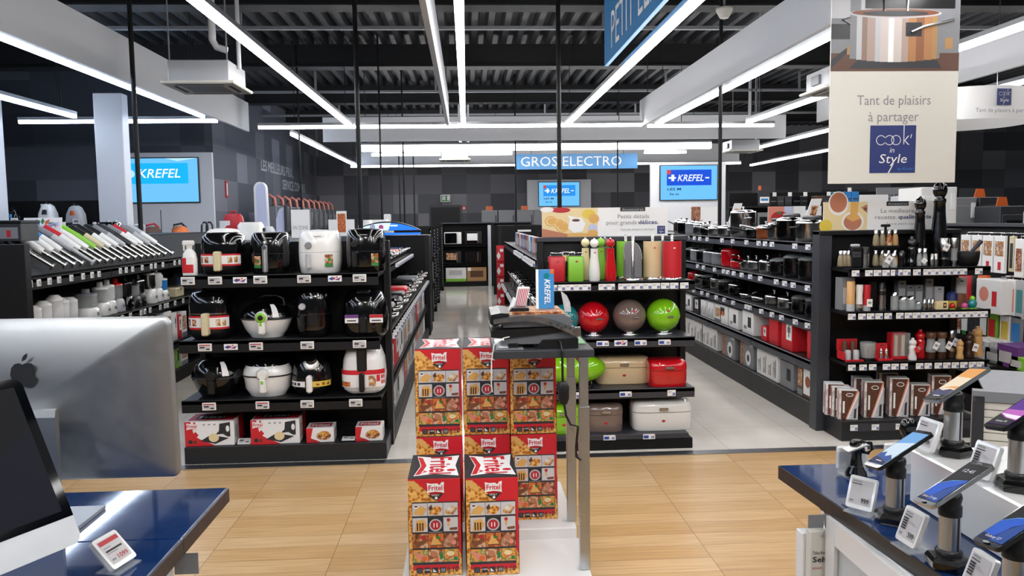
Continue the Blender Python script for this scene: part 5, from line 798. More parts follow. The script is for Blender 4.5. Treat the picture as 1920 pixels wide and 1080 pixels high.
for i, (y, d) in enumerate(((12.96, 1.3), (14.4, 1.3), (15.9, 1.3), (18.7, 1.0))):
    t = T('shop_gondola', 'dark gondola end panel along the middle aisle, %s after the lit arch' % ORD[i], 'shelving', (-1.0, y, 0)); B().box(-1.5, -.58, y, y + .05, 0, 1.5, 'shelf_black').build('end_panel', t, True); B().box(-1.5, -.7, y + .05, y + d, .1, 1.45, 'shelf_black').build('body', t, True); q = B().box(-.6, -.56, y, y + .04, 0, 1.5, 'shelf_dark')
    for k in range(24): q.rect(Fr((-.6, y, 0)), .012, .1 + k * .058, .022, .13 + k * .058, 'grey_light', .001)
    q.build('upright', t, True); 
    for k in range(3): B().box(-.7, -.58, y + .1, y + d, .12 + .45 * k, .14 + .45 * k, 'shelf_dark').build('shelf', t, True)
    for k, (m, h) in enumerate((('purple', .3), ('paper', .32), ('grey_light', .3))): one(B().box(-.05, .05, -.35, .35, 0, h, m, .003).rect(Fr((.05, -.3, 0), (0, 1, 0)), .0, h * .2, .5, h * .8, ['eink', 'grey_mid', 'paper'][k]), 'appliance_carton', '%s carton on the gondola along the far middle aisle, %s after the lit arch' % (['purple', 'white', 'pale grey'][k], ORD[i]), 'box', (-.645, y + d / 2, .142 + .45 * (2 - k)))
# right side of the middle aisle: behind the bread bins
lvB = [(1.31, .02), (.74, .0), (.42, .0)]
labB = [[6.0 + .19 * k for k in range(14)], [6.1 + .2 * k for k in range(27)], []]
for i in range(4): bay('%s bay of the toaster gondola behind the bread bins, along the middle aisle' % ORD[i], .5, .55, 5.99 + i * 1.36, 5.99 + (i + 1) * 1.36, 1.46, lvB, labB, -1, 'shelf_dark', .12, 'shelf_dark', 'p', .6)
for i in range(20):
    m = ['grey_mid', 'blue', 'red_paint', 'paper', 'grey_dark', 'orange', 'grey_light', 'blue', 'paper', 'grey_mid', 'red_paint', 'grey_dark'][i % 12]
    one(B().box(-.02, .02, -.09, .09, 0, .15, m, .003).rect(Fr((-.02, .08, 0), (0, -1, 0)), .02, .02, .14, .1, 'eink'), 'accessory_pack', '%s accessory pack on the upper shelf behind the bread bins, %s along' % ({'grey_mid': 'grey', 'blue': 'blue', 'red_paint': 'red', 'paper': 'white', 'grey_dark': 'dark', 'orange': 'orange', 'grey_light': 'pale grey'}[m], ORD[i]), 'package', (.62, 6.2 + .2 * i, 1.312))
def toaster(loc, m, lab):
    t = T('toaster', lab, 'toaster', loc, -PI / 2); b = B().slathe([(.15, .085, .01), (.155, .09, .02), (.155, .09, .15), (.145, .078, .185), (.12, .05, .19)], m, 5, 28); b.build('body', t); B().box(-.11, .11, -.03, -.012, .186, .193, 'ink').box(-.11, .11, .012, .03, .186, .193, 'ink').build('slot', t); B().box(-.17, -.15, -.02, .02, .1, .12, 'black_plastic', .004).build('lever', t); B().tube([(-.13, -.085, .16), (-.13, -.11, .2), (.13, -.11, .2), (.13, -.085, .16)], .006, 'chrome', 8).build('bun_rack', t)
for i in range(11): toaster((.64, 6.3 + .42 * i, .742), ['steel', 'dark_steel', 'steel', 'black_gloss', 'steel', 'dark_steel', 'black_gloss', 'steel', 'dark_steel', 'steel', 'black_gloss'][i], '%s toaster behind the bread bins along the middle aisle, %s along' % (['steel', 'dark steel', 'steel', 'black', 'steel', 'dark steel', 'black', 'steel', 'dark steel', 'steel', 'black'][i], ORD[i]))
for i in range(8): pbox(.54, 6.4 + i * .62, .122, .5, .27, .3, ['paper', 'grey_light', 'red_card'][i % 3], ['photo', 'small', 'tag'][i % 3], '%s toaster carton on the plinth behind the bread bins, %s along' % (['white', 'pale grey', 'red'][i % 3], ORD[i]), -1, 'toaster_carton')
t = T('hanging_strip', 'tall red strip of hanging packs beside the middle aisle', 'display strip', (.47, 11.7, .1)); B().box(.42, .53, 11.72, 11.73, 0.001, 1.25, 'red_card').build('strip', t, True)
for k in range(5):
    z = .14 + k * .22; fr = Fr((.42, 11.715, z)); B().box(.422, .528, 11.69, 11.72, z, z + .2, 'red_card', .003).poly(fr, [(0, .08), (.03, .14), (.06, .08), (.03, .02)], 'paper', .026).rect(fr, .05, .14, .1, .18, 'paper', .026).build('pack', t, True)
t = T('shop_gondola', 'dark gondola end panel beyond the red strip of packs', 'shelving', (1.0, 12.1, 0)); B().box(.5, 1.6, 12.0, 12.06, 0, 1.53, 'shelf_black').build('end_panel', t, True); B().box(.62, 1.6, 12.06, 15.5, .1, 1.5, 'shelf_black').build('body', t, True); B().box(.47, .51, 11.99, 12.06, 0, 1.53, 'shelf_dark').build('upright', t, True); B().box(.75, .95, 11.99, 12.0, 1.44, 1.47, 'paper').build('sign_strip', t, True)
t = T('shop_gondola', 'second dark gondola end panel on the red strip side of the aisle', 'shelving', (1.0, 17.6, 0)); B().box(.56, 1.6, 17.5, 17.55, 0, 1.5, 'shelf_black').build('end_panel', t, True); B().box(.7, 1.6, 17.55, 19.0, .1, 1.5, 'shelf_black').build('body', t, True)
# microwave shelf at the end of the aisle
t = T('shop_gondola', 'black microwave gondola closing the far end of the middle aisle', 'shelving', (0, 20, 0)); B().box(-.62, 1.6, 20.2, 20.25, 0, 1.55, 'shelf_black').build('back_panel', t, True); B().box(-.62, .62, 19.8, 20.2, 0, .12, 'shelf_black').build('plinth', t, True)
for x in (-.64, .6): B().box(x, x + .05, 19.75, 20.25, 0, 1.55, 'shelf_dark').build('upright', t, True)
B().box(.5, .58, 19.7, 19.75, 0, 1.5, 'grey_light').build('perforated_post', t, True); B().box(-.64, 1.6, 19.9, 20.25, 1.54, 1.57, 'shelf_grey').build('top_rail', t, True)
for z in (.56, 1.03): s = shelf_part(t, -.6, .6, 19.8, 20.2, z, 'shelf_black', front=19.8, lip=.05)
def mwave(px, z, w, h, m, lab, sticker=None):
    x = XA(px, 19.78, z + .1); t = T('microwave_oven', lab, 'microwave', (x, 20.0, z)); B().box(-w / 2, w / 2, -.18, .18, .01, h, m, .008).build('body', t); fr = Fr((-w / 2, -.18, 0)); B().box(-w / 2 + .02, w / 2 - .12, -.19, -.18, .03, h - .02, 'screen_glass', .004).build('door', t); B().box(w / 2 - .115, w / 2 - .1, -.21, -.18, .05, h - .04, 'steel').build('handle', t)
    if sticker: B().rect(fr, w * .12, h * .3, w * .72, h * .85, sticker, .014).build('sticker', t)
mwave(849, 1.034, .42, .3, 'white_gloss', 'white-framed microwave with black door on the top far shelf'); mwave(888, 1.034, .42, .31, 'black_plastic', 'black microwave with white sticker on the top far shelf', 'paper'); mwave(849, .564, .43, .31, 'black_plastic', 'black microwave with burger sticker on the middle far shelf', 'food_a'); mwave(888, .564, .42, .3, 'black_gloss', 'plain black microwave on the middle far shelf')
one(B().box(-.25, .25, -.16, .16, 0, .34, 'paper', .003).rect(Fr((-.25, -.16, 0)), .0, .0, .5, .07, 'lime').rect(Fr((-.25, -.16, 0)), .08, .16, .4, .28, 'eink'), 'microwave_carton', 'white and green microwave carton on the lowest far shelf', 'box', (XA(855, 19.78, .3), 19.99, .122)); one(B().box(-.24, .24, -.16, .16, 0, .35, 'kraft', .003).rect(Fr((-.24, -.16, 0)), .08, .1, .4, .26, 'brown').rect(Fr((-.24, -.16, 0)), .02, .26, .1, .34, 'paper', .001), 'microwave_carton', 'brown microwave carton on the lowest far shelf', 'box', (XA(894, 19.78, .3), 19.99, .122))
# ---------------------------------------------------------------- stick blender gondola
lv0 = [(1.25, .03), (.84, .02), (.42, .0)]
lab0 = [[YA(p, -3.03, 1.22) for p in (56, 72, 92, 110, 133, 155, 172, 185, 211, 225, 236, 248, 266, 283, 291, 305, 318, 327, 336)], [YA(p, -3.02, .81) for p in (215, 229, 244, 264, 271, 281, 300, 309, 314, 328, 343)], []]
for i in range(4):
  t = bay('%s bay of the stick blender gondola, counted from its dark end panel' % ORD[i], -3.0, .5, 5.70 + i * 1.33, 5.70 + (i + 1) * 1.33, 1.49, lv0, lab0, 1, 'shelf_black', .125, 'shelf_dark', 'q'); B().box(-4.1, -3.46, 5.70 + i * 1.33, 5.70 + (i + 1) * 1.33 - .004, 1.492, 1.512, 'shelf_dark').build('top_deck', t, True)
t = T('shop_gondola', 'dark end panel of the stick blender gondola', 'shelving', (-3.5, 5.66, 0)); B().box(-4.1, -2.985, 5.62, 5.69, 0, 1.5, 'shelf_dark', .004).build('end_panel', t, True)
t = T('display_ramp', 'sloping black display ramp holding the stick blenders', 'display', (-3.26, 8.3, 1.25)); B().prism(Fr((0, 5.72, 0)), [(-3.05, 1.252), (-3.04, 1.275), (-3.38, 1.50), (-3.44, 1.50), (-3.44, 1.252)], 0, -5.25, 'black_matt').build('ramp', t, True)
WD = [(97, 'black_plastic', 'steel', 'steel', 'black and steel'), (120, 'grey_mid', 'white_gloss', 'steel', 'white and grey'), (137, 'grey_mid', 'white_gloss', 'chrome', 'wide white and grey'), (152, 'blue', 'white_gloss', 'steel', 'blue and white'), (172, 'grey_mid', 'grey_light', 'grey_light', 'all grey'), (185, 'red_paint', 'white_gloss', 'steel', 'red-topped white'), (199, 'white_gloss', 'white_gloss', 'steel', 'plain white'), (212, 'lime', 'lime', 'steel', 'lime green'), (226, 'black_plastic', 'beige', 'steel', 'black and beige'),
      (239, 'black_plastic', 'white_gloss', 'steel', 'black and white'), (252, 'black_plastic', 'white_gloss', 'steel', 'black-topped white'), (264, 'grey_mid', 'grey_light', 'steel', 'pale grey'), (276, 'grey_dark', 'black_plastic', 'steel', 'black and dark grey'), (287, 'grey_mid', 'white_gloss', 'steel', 'grey and white'), (296, 'red_paint', 'white_gloss', 'steel', 'white with red button'), (308, 'grey_mid', 'grey_light', 'steel', 'two-tone grey'), (321, 'grey_light', 'white_gloss', 'chrome', 'pale grey and white')]
def wand(y, top, mid, foot, lab):
    d = V((-.36, -.06, .262)).normalized(); p0 = V((-3.05, y, 1.306)); n_ = V((.58, 0, .8)); t = T('stick_blender', lab, 'stick blender', p0)
    P = lambda k: d * k + n_ * .012
    B().tube([P(.0), P(.015)], .028, foot, 12).build('blade_guard', t); B().tube([P(.015), P(.19)], .012, foot, 10, r1=.017).build('shaft', t)
    B().tube([P(.19), P(.23), P(.30), P(.365)], .026, mid, 12, r1=.034).build('body', t); B().tube([P(.355), P(.40), P(.47), P(.505)], .033, top, 12, r1=.027).build('grip', t)
for i, (px, a, m_, f_, nm) in enumerate(WD): wand(YA(px, -3.06, 1.3), a, m_, f_, '%s stick blender on the sloping ramp, %s from the end panel' % (nm, ORD[i]))
def proc(loc, lab, base, bowl, lidm, r, h, kind=0, rz=PI / 2):
    t = T(['food_processor', 'hand_chopper', 'juicer', 'storage_jug'][kind], lab, ['food processor', 'chopper', 'juicer', 'jug'][kind], loc, rz)
    if kind == 3: B().lathe([(r * .85, 0), (r, h * .1), (r, h * .8)], bowl, 18).build('body', t); B().lathe([(r * 1.04, h * .8), (r * 1.04, h * .88), (r * .5, h), (.01, h)], lidm, 18).build('lid', t); B().tube([(r, 0, h * .7), (r + .04, 0, h * .6), (r + .04, 0, h * .3), (r, 0, h * .2)], .01, bowl, 8).build('handle', t); return t
    B().slathe([(r * 1.15, r * 1.1, 0), (r * 1.2, r * 1.15, h * .06), (r * 1.05, r, h * .32), (r * .85, r * .85, h * .38)], base, 3.5, 24).build('base', t)
    B().lathe([(r * .8, h * .38), (r, h * .46), (r, h * .78)], bowl, 20).build('bowl', t); B().lathe([(r * 1.03, h * .78), (r * 1.0, h * .84), (r * .45, h * .86)], lidm, 20).build('lid', t)
    B().slathe([(r * .35, r * .35, h * .86), (r * .33, r * .33, h)], lidm, 3, 16).build('feed_tube', t)
    q = B().lathe([(.014, 0), (.012, .012)], 'grey_mid', 12).build('dial', t); q.rotation_euler = (PI / 2, 0, 0); q.location = (0, -r * 1.05, h * .17)
    return t
def s0(px, z, X=-3.18): return (X, YA(px, X + .08, z + .05), z)
for px, lab, r, h, k in ((59, 'small white lidded jug, first on the shelf under the stick blenders', .05, .14, 3), (85, 'white lidded jug, second under the stick blenders', .055, .2, 3), (104, 'white lidded jug, third under the stick blenders', .055, .22, 3), (124, 'tall white lidded jug, fourth under the stick blenders', .06, .25, 3), (135, 'white lidded jug, fifth under the stick blenders', .06, .22, 3), (152, 'white lidded jug, sixth under the stick blenders', .055, .21, 3)): proc(s0(px, .842), lab, 'white_gloss', 'white_matt', 'white_gloss', r, h, k)
for a in ((181, 'food processor with clear dark bowl and wide white base', 'white_gloss', 'glass', 'grey_mid', .085, .25, 0), (207, 'tall white food processor with clear bowl', 'white_gloss', 'glass', 'white_gloss', .065, .29, 0), (220, 'white citrus press with a tall white body', 'white_gloss', 'white_matt', 'white_gloss', .06, .30, 2), (235, 'red-topped chopper with clear tub', 'grey_light', 'glass', 'red_gloss', .06, .30, 1), (252, 'black juicer with dark lid', 'black_gloss', 'black_plastic', 'dark_steel', .06, .3, 2), (266, 'black blender with clear jug', 'black_plastic', 'glass', 'black_plastic', .06, .26, 0),
          (276, 'brushed steel juicer with black front', 'black_plastic', 'steel', 'steel', .06, .3, 2), (295, 'tall steel and white juicer', 'white_gloss', 'steel', 'white_gloss', .065, .36, 2), (308, 'white meat mincer with a wide tray on top', 'white_gloss', 'white_matt', 'white_gloss', .06, .34, 0), (318, 'white and blue food processor', 'white_gloss', 'blue', 'white_gloss', .06, .26, 0)): proc(s0(a[0], .842), a[1] + ', under the stick blenders', *a[2:])
p = s0(308, .842); one(B().slathe([(.03, .03, 0), (.04, .04, .03), (.14, .1, .05), (.15, .11, .065)], 'white_gloss', 4), 'feed_tray', 'wide white tray sitting on top of the meat mincer', 'tray', (p[0], p[1], p[2] + .341))
t = T('food_slicer', 'grey metal food slicer near the end of the shelf under the stick blenders', 'slicer', s0(338, .842), PI / 2); B().box(-.12, .12, -.08, .08, 0, .1, 'beige', .01).build('base', t); q = B().lathe([(.09, 0), (.09, .012)], 'steel', 28).build('blade', t); q.rotation_euler = (0, PI / 2, 0); q.location = (0, -.02, .13)
for i, (px, z, h, w, m, art) in enumerate(((300, .422, .3, .2, 'paper', 'photo'), (316, .422, .32, .2, 'paper', 'photo'), (328, .422, .29, .14, 'paper', 'tag'), (337, .422, .25, .12, 'red_card', 'tag'), (346, .422, .27, .15, 'paper', 'photo'), (321, .127, .26, .2, 'paper', 'photo'), (333, .127, .25, .14, 'lime', 'small'), (346, .127, .25, .2, 'paper', 'photo'), (306, .127, .26, .2, 'grey_light', 'small'))): pbox(-3.03, YA(px, -3.03, z + .1), z, w, h, .3, m, art, '%s blender carton low on the stick blender gondola, %s seen past the desk computer' % ({'paper': 'white', 'red_card': 'red', 'lime': 'green', 'grey_light': 'pale grey'}[m], ORD[i]), 1, 'blender_carton')
# things on the top deck
def deckp(px, Y, z=1.513): return (XA(px, Y, z + .05), Y, z)
one(B().box(-.16, .16, -.12, .12, 0, .13, 'grey_dark', .004).box(-.17, .17, -.13, .13, .13, .15, 'black_plastic', .004).rect(Fr((-.16, -.12, 0)), .02, .02, .3, .1, 'grey_mid').rect(Fr((-.16, -.12, 0)), .22, .03, .25, .08, 'ink_red', .001), 'appliance_carton', 'dark grey carton with black lid on the end of the stick blender gondola', 'box', deckp(14, 6.05))
t = T('anniversary_sign', 'white card with coloured splashes and anniversary lettering on the stick blender gondola', 'sign', deckp(77, 6.9)); t.scale = (1.1,) * 3; t.rotation_euler = (-.25, 0, .0)
B().box(-.14, .14, 0, .006, 0, .165, 'paper').build('card', t); fr = Fr((-.14, 0, 0)); b = B()
for k in range(12):
    a = 2 * PI * k / 12; c = (.14 + .055 * math.cos(a) * 1.2, .09 + .045 * math.sin(a)); m = ['ink_blue', 'teal_gloss', 'orange', 'green', 'blue', 'purple'][k % 6]; dx, dy = math.cos(a), math.sin(a)
    b.poly(fr, [(c[0] - dx * .03, c[1] - dy * .025), (c[0] - dy * .016, c[1] + dx * .016), (c[0] + dx * .035, c[1] + dy * .028), (c[0] + dy * .016, c[1] - dx * .016)], m, .001)
b.poly(fr, [(.02, .045), (.26, .1), (.26, .13), (.02, .075)], 'lilac', .0018); b.txt(fr, 'LE MOIS ANNIVERSAIRE', .03, .053, .018, 'purple', .0026, bold=.02, w=.22, rot=.22); b.build('print', t)
one(B().box(-.05, .05, 0, .01, 0, .14, 'paper').rect(Fr((-.05, 0, 0)), .015, .07, .085, .1, 'ink_grey'), 'leaflet', 'small white leaflet behind the anniversary card', 'leaflet', deckp(112, 7.3))
for px, Y, w, h, m, lab in ((137, 7.9, .25, .05, 'grey_dark', 'flat grey scale behind the anniversary card'), (152, 8.1, .18, .08, 'white_gloss', 'white and blue gadget on the blender gondola top'), (178, 8.5, .2, .12, 'black_plastic', 'black appliance, first of the pair before the column'), (203, 9.0, .22, .14, 'black_gloss', 'black appliance with silver lid before the white column'), (218, 9.3, .1, .14, 'white_gloss', 'white canister standing before the white column'), (245, 9.9, .3, .1, 'grey_mid', 'grey appliance beyond the white column foot')): one(B().slathe([(w / 2, w * .35, 0), (w / 2, w * .35, h * .85), (w * .42, w * .3, h)], m, 5).lathe([(.02, h), (.015, h + .02)], 'grey_light', 12), 'small_appliance', lab, 'appliance', deckp(px, Y))
# black counter with irons in front of the first screen panel
t = T('shop_gondola', 'long black counter carrying irons in front of the first television panel', 'shelving', (-4.9, 11.8, 0)); B().box(-6.2, -3.75, 11.5, 11.93, 0, 1.44, 'shelf_black').build('body', t, True); B().box(-6.25, -3.7, 11.45, 11.97, 1.44, 1.48, 'black_plastic').build('counter_top', t, True)
t = T('shop_gondola', 'second long black counter in front of the side wall', 'shelving', (-2.9, 12.2, 0)); B().box(-3.65, -1.75, 12.0, 12.5, 0, 1.40, 'shelf_black').build('body', t, True); B().box(-3.68, -1.72, 11.95, 12.55, 1.40, 1.44, 'black_plastic').build('counter_top', t, True)
def iron(px, m1, m2, lab):
    t = T('steam_iron', lab, 'iron', deckp(px, 11.7, 1.481), .5); B().slathe([(.13, .055, 0), (.12, .052, .015)], 'steel', 2.5, 24).build('sole_plate', t); B().slathe([(.12, .05, .015), (.11, .045, .06), (.06, .03, .11)], m1, 2.5, 24).build('body', t); B().tube([(-.1, 0, .05), (-.08, 0, .13), (.02, 0, .15), (.08, 0, .09)], .016, m2, 10).build('handle', t)
iron(263, 'blue', 'white_gloss', 'blue and white steam iron beside the thin power pole'); iron(287, 'brown', 'ink_red', 'dark red steam iron just past the thin power pole'); iron(338, 'copper', 'black_plastic', 'copper-coloured steam iron on the black counter')
one(B().lathe([(.03, 0), (.03, .01), (.006, .014), (.006, .34)], 'black_plastic', 10), 'stand_post', 'thin black upright stand on the black counter between the irons', 'stand', deckp(303, 11.7, 1.481))
for px, lab in ((384, 'black looped handle stand, first of two on the counter end'), (393, 'black looped handle stand, second of two on the counter end')): one(B().tube([(-.045, 0, 0), (-.04, 0, .12), (-.015, 0, .16), (.015, 0, .16), (.04, 0, .12), (.045, 0, 0)], .014, 'black_plastic', 8), 'looped_stand', lab, 'stand', deckp(px, 11.7, 1.481))
def card(px, Y, z, w, h, m, lab, text=None, cat='sign', name='card_sign', tilt=0, art=None):
    b = B().box(-w / 2, w / 2, 0, .008, 0, h, m); fr = Fr((-w / 2, 0, 0))
    if text: b.txt(fr, text, w * .5, h * .3, h * .13, 'ink_grey', .001, 'c', w=w * .8)
    if art: b.rect(fr, w * .1, h * .15, w * .9, h * .9, art)
    o = one(b, name, lab, cat, deckp(px, Y, z)); o.rotation_euler = (tilt, 0, 0); return o
card(422, 12.1, 1.441, .15, .22, 'paper', 'white upright card before the red bag', None); t = T('red_bag', 'red soft bag standing on the far black counter', 'bag', deckp(439, 12.2, 1.441)); B().slathe([(.16, .1, 0), (.17, .11, .1), (.13, .08, .28), (.1, .05, .32)], 'red_paint', 3.5, 24).build('body', t); B().tube([(-.05, 0, .31), (-.03, 0, .36), (.03, 0, .36), (.05, 0, .31)], .012, 'red_paint', 8).build('handle', t)
t = T('toaster', 'cream toaster with black lever behind the second air fryer', 'toaster', deckp(471, 7.0, 1.479)); B().slathe([(.105, .07, 0), (.105, .07, .12), (.085, .05, .15)], 'white_gloss', 4, 24).build('body', t); B().box(.1, .12, -.02, .02, .07, .1, 'black_plastic').build('lever', t); B().box(-.07, .07, -.02, .02, .148, .153, 'ink').build('slot', t)
t = T('tower_appliance', 'tall pale grey tower with rounded top, tallest thing behind the air fryers', 'appliance', deckp(490, 12.2, 1.441)); t.scale = (1.27,) * 3; fr = Fr((0, 0, 0)); pts = [(-.07, 0), (-.07, .54)] + [(-.07 * math.cos(a), .54 + .08 * math.sin(a)) for a in [PI * k / 10 for k in range(1, 10)]] + [(.07, .54), (.08, 0)]; B().prism(fr, pts, 0, -.1, 'white_paint').build('tower', t); B().prism(fr, [(x * .8 + .012, y * .97) for x, y in pts], .001, .004, 'lilac').build('front_face', t); B().slathe([(.12, .09, -.0), (.1, .08, .05), (.07, .07, .1)], 'white_paint', 3, 20, (.06, -.01, 0)).build('foot', t)
one(B().prism(Fr((0, 0, 0)), [(-.06, 0), (.06, 0), (.06, .34), (-.02, .3), (-.06, .18)], 0, -.05, 'lilac').box(.04, .07, -.02, .05, 0, .35, 'grey_dark'), 'display_fin', 'pale grey angled fin display beside the tall tower', 'display', deckp(528, 12.25, 1.441)).scale = (1.27, 1.27, 1.27)
card(564, 7.6, 1.479, .17, .26, 'paper', 'upright white sign card behind the white air fryer', 'EN ZONE'); card(641, 8.2, 1.479, .1, .25, 'paper', 'narrow upright card with coloured splashes behind the fryers', None, art='food_c')
card(626, 9.4, 1.479, .12, .17, 'paper', 'plain white card behind the coloured card'); card(655, 9.4, 1.479, .12, .17, 'paper', 'plain white card between coloured card and power pole')
t = T('grill_appliance', 'white and chrome appliance on top of the lit arch display', 'appliance', (XA(705, 11.9, 1.6), 11.9, 1.425)); B().slathe([(.26, .14, 0), (.26, .14, .14), (.2, .1, .22)], 'white_gloss', 3, 28).build('body', t); B().box(.12, .22, -.05, .05, .2, .3, 'white_gloss', .01).build('tank', t)
# silver bags/machines with copper handles along the side wall
t = T('shop_gondola', 'low dark bench along the side wall carrying a row of silver machines', 'shelving', (-4.3, 18.5, 0)); B().box(-4.7, -3.9, 15.9, 25.6, 0, 1.42, 'shelf_black').build('bench', t, True)
for i in range(11):
    y = 17.6 + i * .74; t = T('coffee_machine', 'silver machine with copper hoop handle along the side wall, %s from the tower' % ORD[i], 'coffee machine', (-4.2, y, 1.422)); B().box(-.2, .2, -.26, .26, 0, .56, 'bag_silver', .02).build('body', t); B().box(.2, .23, -.15, -.05, .1, .45, 'chrome', .01).build('front_trim', t)
    B().tube([(-.12, 0, .55), (-.1, 0, .72), (0, 0, .8), (.1, 0, .72), (.12, 0, .55)], .03, 'salmon', 8).build('handle', t)
# vacuum cleaner wall
t = T('shop_gondola', 'dark vacuum cleaner display shelf by the white column', 'shelving', (-6.3, 12.6, 0)); B().box(-7.2, -5.42, 12.75, 12.8, 0, 2.0, 'shelf_black').build('back_panel', t, True); B().box(-7.2, -5.42, 12.35, 12.8, 1.55, 1.59, 'shelf_dark').build('shelf', t, True); B().box(-7.2, -5.42, 12.4, 12.8, 0, .9, 'shelf_black').build('plinth', t, True)
def vac(px, h, w, m, m2, lab):
    t = T('vacuum_cleaner', lab, 'vacuum cleaner', (XA(px, 12.5, 1.7), 12.52, 1.591)); B().slathe([(w * .5, .12, 0), (w * .5, .13, h * .3), (w * .46, .12, h * .6), (w * .3, .09, h * .9), (w * .12, .05, h)], m, 3, 24).build('body', t); B().box(-w * .36, w * .36, -.14, -.1, h * .1, h * .22, 'ink', .005).build('vent_grille', t); q = B().slathe([(w * .2, .03, 0), (w * .12, .02, h * .2)], m2, 2.4, 16, (0, -.1, h * .55)).build('cover', t); B().tube([(-.05, -.03, h * .9), (0, -.05, h * 1.06), (.05, -.03, h * .9)], .014, 'black_plastic', 8).build('handle', t)
vac(90, .36, .26, 'white_gloss', 'ink', 'white upright vacuum cleaner on the dark shelf'); vac(142, .33, .26, 'grey_light', 'orange', 'silver and orange vacuum cleaner on the dark shelf'); vac(25, .28, .24, 'black_gloss', 'blue', 'black and blue vacuum cleaner at the picture edge of the dark shelf')
for i, (px, py, w, h) in enumerate(((59, 389, .14, .12), (121, 394, .08, .13), (173, 393, .08, .13), (27, 414, .1, .08), (143, 415, .1, .08))):
    p = onY(px, py, 12.34); oneW(B().box(p.x - w / 2, p.x + w / 2, 12.33, 12.345 if i > 2 else 12.75, p.z - h / 2, p.z + h / 2, 'paper').rect(Fr((p.x - w / 2, 12.33, p.z - h / 2)), w * .2, h * .3, w * .8, h * .7, 'ink_grey') if i > 2 else B().box(p.x - w / 2, p.x + w / 2, 12.74, 12.75, p.z - h / 2, p.z + h / 2, 'paper').rect(Fr((p.x - w / 2, 12.74, p.z - h / 2)), w * .2, h * .3, w * .8, h * .7, 'ink_grey'), 'price_card', 'white price card on the vacuum cleaner shelf, ' + ('above the shelf edge, beside the black vacuum', 'above the shelf edge, beside the silver vacuum', 'above the shelf edge, nearest the column', 'on the shelf edge under the black vacuum', 'on the shelf edge under the silver vacuum')[i], 'price tag')
# ---------------------------------------------------------------- far centre and far right
for i, (px, w, st) in enumerate(((918, .46, 1), (950, .48, 0), (984, .5, 1), (1010, .3, 0))):
    x = XA(px, 23.5, 1.5); t = T('refrigerator', 'far steel refrigerator near the small television panel, %s of four' % ORD[i], 'refrigerator', (x, 23.8, 0)); B().box(-w / 2, w / 2, -.3, .3, 0, 1.9, 'grey_mid', .01).build('body', t); B().box(-w / 2, w / 2, -.33, -.3, .05, 1.88, 'grey_mid', .008).build('door', t); B().box(w / 2 - .06, w / 2 - .03, -.37, -.33, 1.2, 1.75, 'grey_dark').build('handle', t)
    if st: q = B().box(-.1, .1, -.28, -.27, 1.9, 2.02, 'orange').build('promo_card', t)
for px, Y, w, h, m, lab, st in ((1762, 10.5, .5, 1.98, 'white_gloss', 'tall white refrigerator behind the giant pepper mills', 0), (1812, 11.5, .34, 1.86, 'grey_mid', 'grey cooker with white tag, first beyond the white refrigerator', 0), (1860, 11.5, .36, 1.86, 'grey_dark', 'dark grey oven with black door and orange card on top', 1), (1905, 10.8, .42, 1.72, 'grey_dark', 'dark oven at the picture edge with orange card on top', 1), (1727, 11.6, .3, 1.9, 'grey_light', 'pale grey refrigerator between the two giant mills', 0)):
    x = XA(px, Y, 1.7); t = T('kitchen_appliance', lab, 'appliance', (x, Y + .3, 0)); B().box(-w / 2, w / 2, -.28, .3, 0, h, m, .01).build('body', t); B().box(-w / 2 + .02, w / 2 - .02, -.3, -.28, .1, h - .12, m, .006).build('door', t); B().box(w / 2 - .1, w / 2 - .04, -.31, -.3, h - .3, h - .08, 'paper').build('energy_label', t)
    if 'oven' in lab: B().box(-w * .3, w * .2, -.31, -.3, h - .6, h - .2, 'black_gloss').build('oven_window', t)
    if st: B().prism(Fr((0, 0, h)), [(-.09, 0), (.09, 0), (.06, .13), (-.06, .13)], 0, .01, 'orange').build('promo_card', t)
t = T('shop_gondola', 'high dark wall shelf of black appliances with small white tags', 'shelving', (6.6, 14.6, 0)); B().box(4.9, 9.2, 14.9, 14.95, 0, 2.06, 'shelf_black').build('back_panel', t, True)
for z in (1.38, 1.78): B().box(4.9, 9.2, 14.4, 14.9, z, z + .03, 'shelf_dark').build('shelf', t, True)
for i, (px, m, mn) in enumerate(((1453, 'black_plastic', 'black'), (1467, 'grey_dark', 'dark grey'), (1482, 'grey_dark', 'dark grey'), (1497, 'black_gloss', 'gloss black'), (1511, 'black_plastic', 'black'), (1541, 'brown', 'brown'), (1555, 'grey_dark', 'dark grey'), (1577, 'teal_gloss', 'blue-green'), (1594, 'blue', 'blue'), (1608, 'blue', 'bright blue'))):
    x = XA(px, 14.4, 1.9); hh = .17 if i < 7 else .24; t = T('toaster_oven', '%s box-shaped appliance on the high dark wall shelf, %s along' % (mn, ORD[i]), 'appliance', (x, 14.6, 1.811)); B().box(-.065, .065, -.12, .12, 0, hh, m, .008).build('body', t); B().box(-.05, .05, -.13, -.12, hh * .42, hh * .5, 'steel').build('trim', t)
    if i in (0, 2, 4, 6, 8): B().box(-.02, .05, -.14, -.135, hh, hh + .07, 'paper').build('tag', t)
for i, (px, m, mn) in enumerate(((1395, 'grey_mid', 'grey'), (1415, 'grey_dark', 'dark grey'), (1437, 'grey_mid', 'mid grey'), (1520, 'black_plastic', 'black'), (1540, 'grey_dark', 'charcoal'))): t = T('toaster_oven', '%s appliance on the lower dark wall shelf beyond the saucepans, %s along' % (mn, ORD[i]), 'appliance', (XA(px, 14.3, 1.5), 14.6, 1.411)); B().box(-.1, .1, -.14, .14, 0, .28, m, .01).build('body', t); B().box(-.07, .07, -.15, -.14, .06, .2, 'black_gloss').build('door', t)
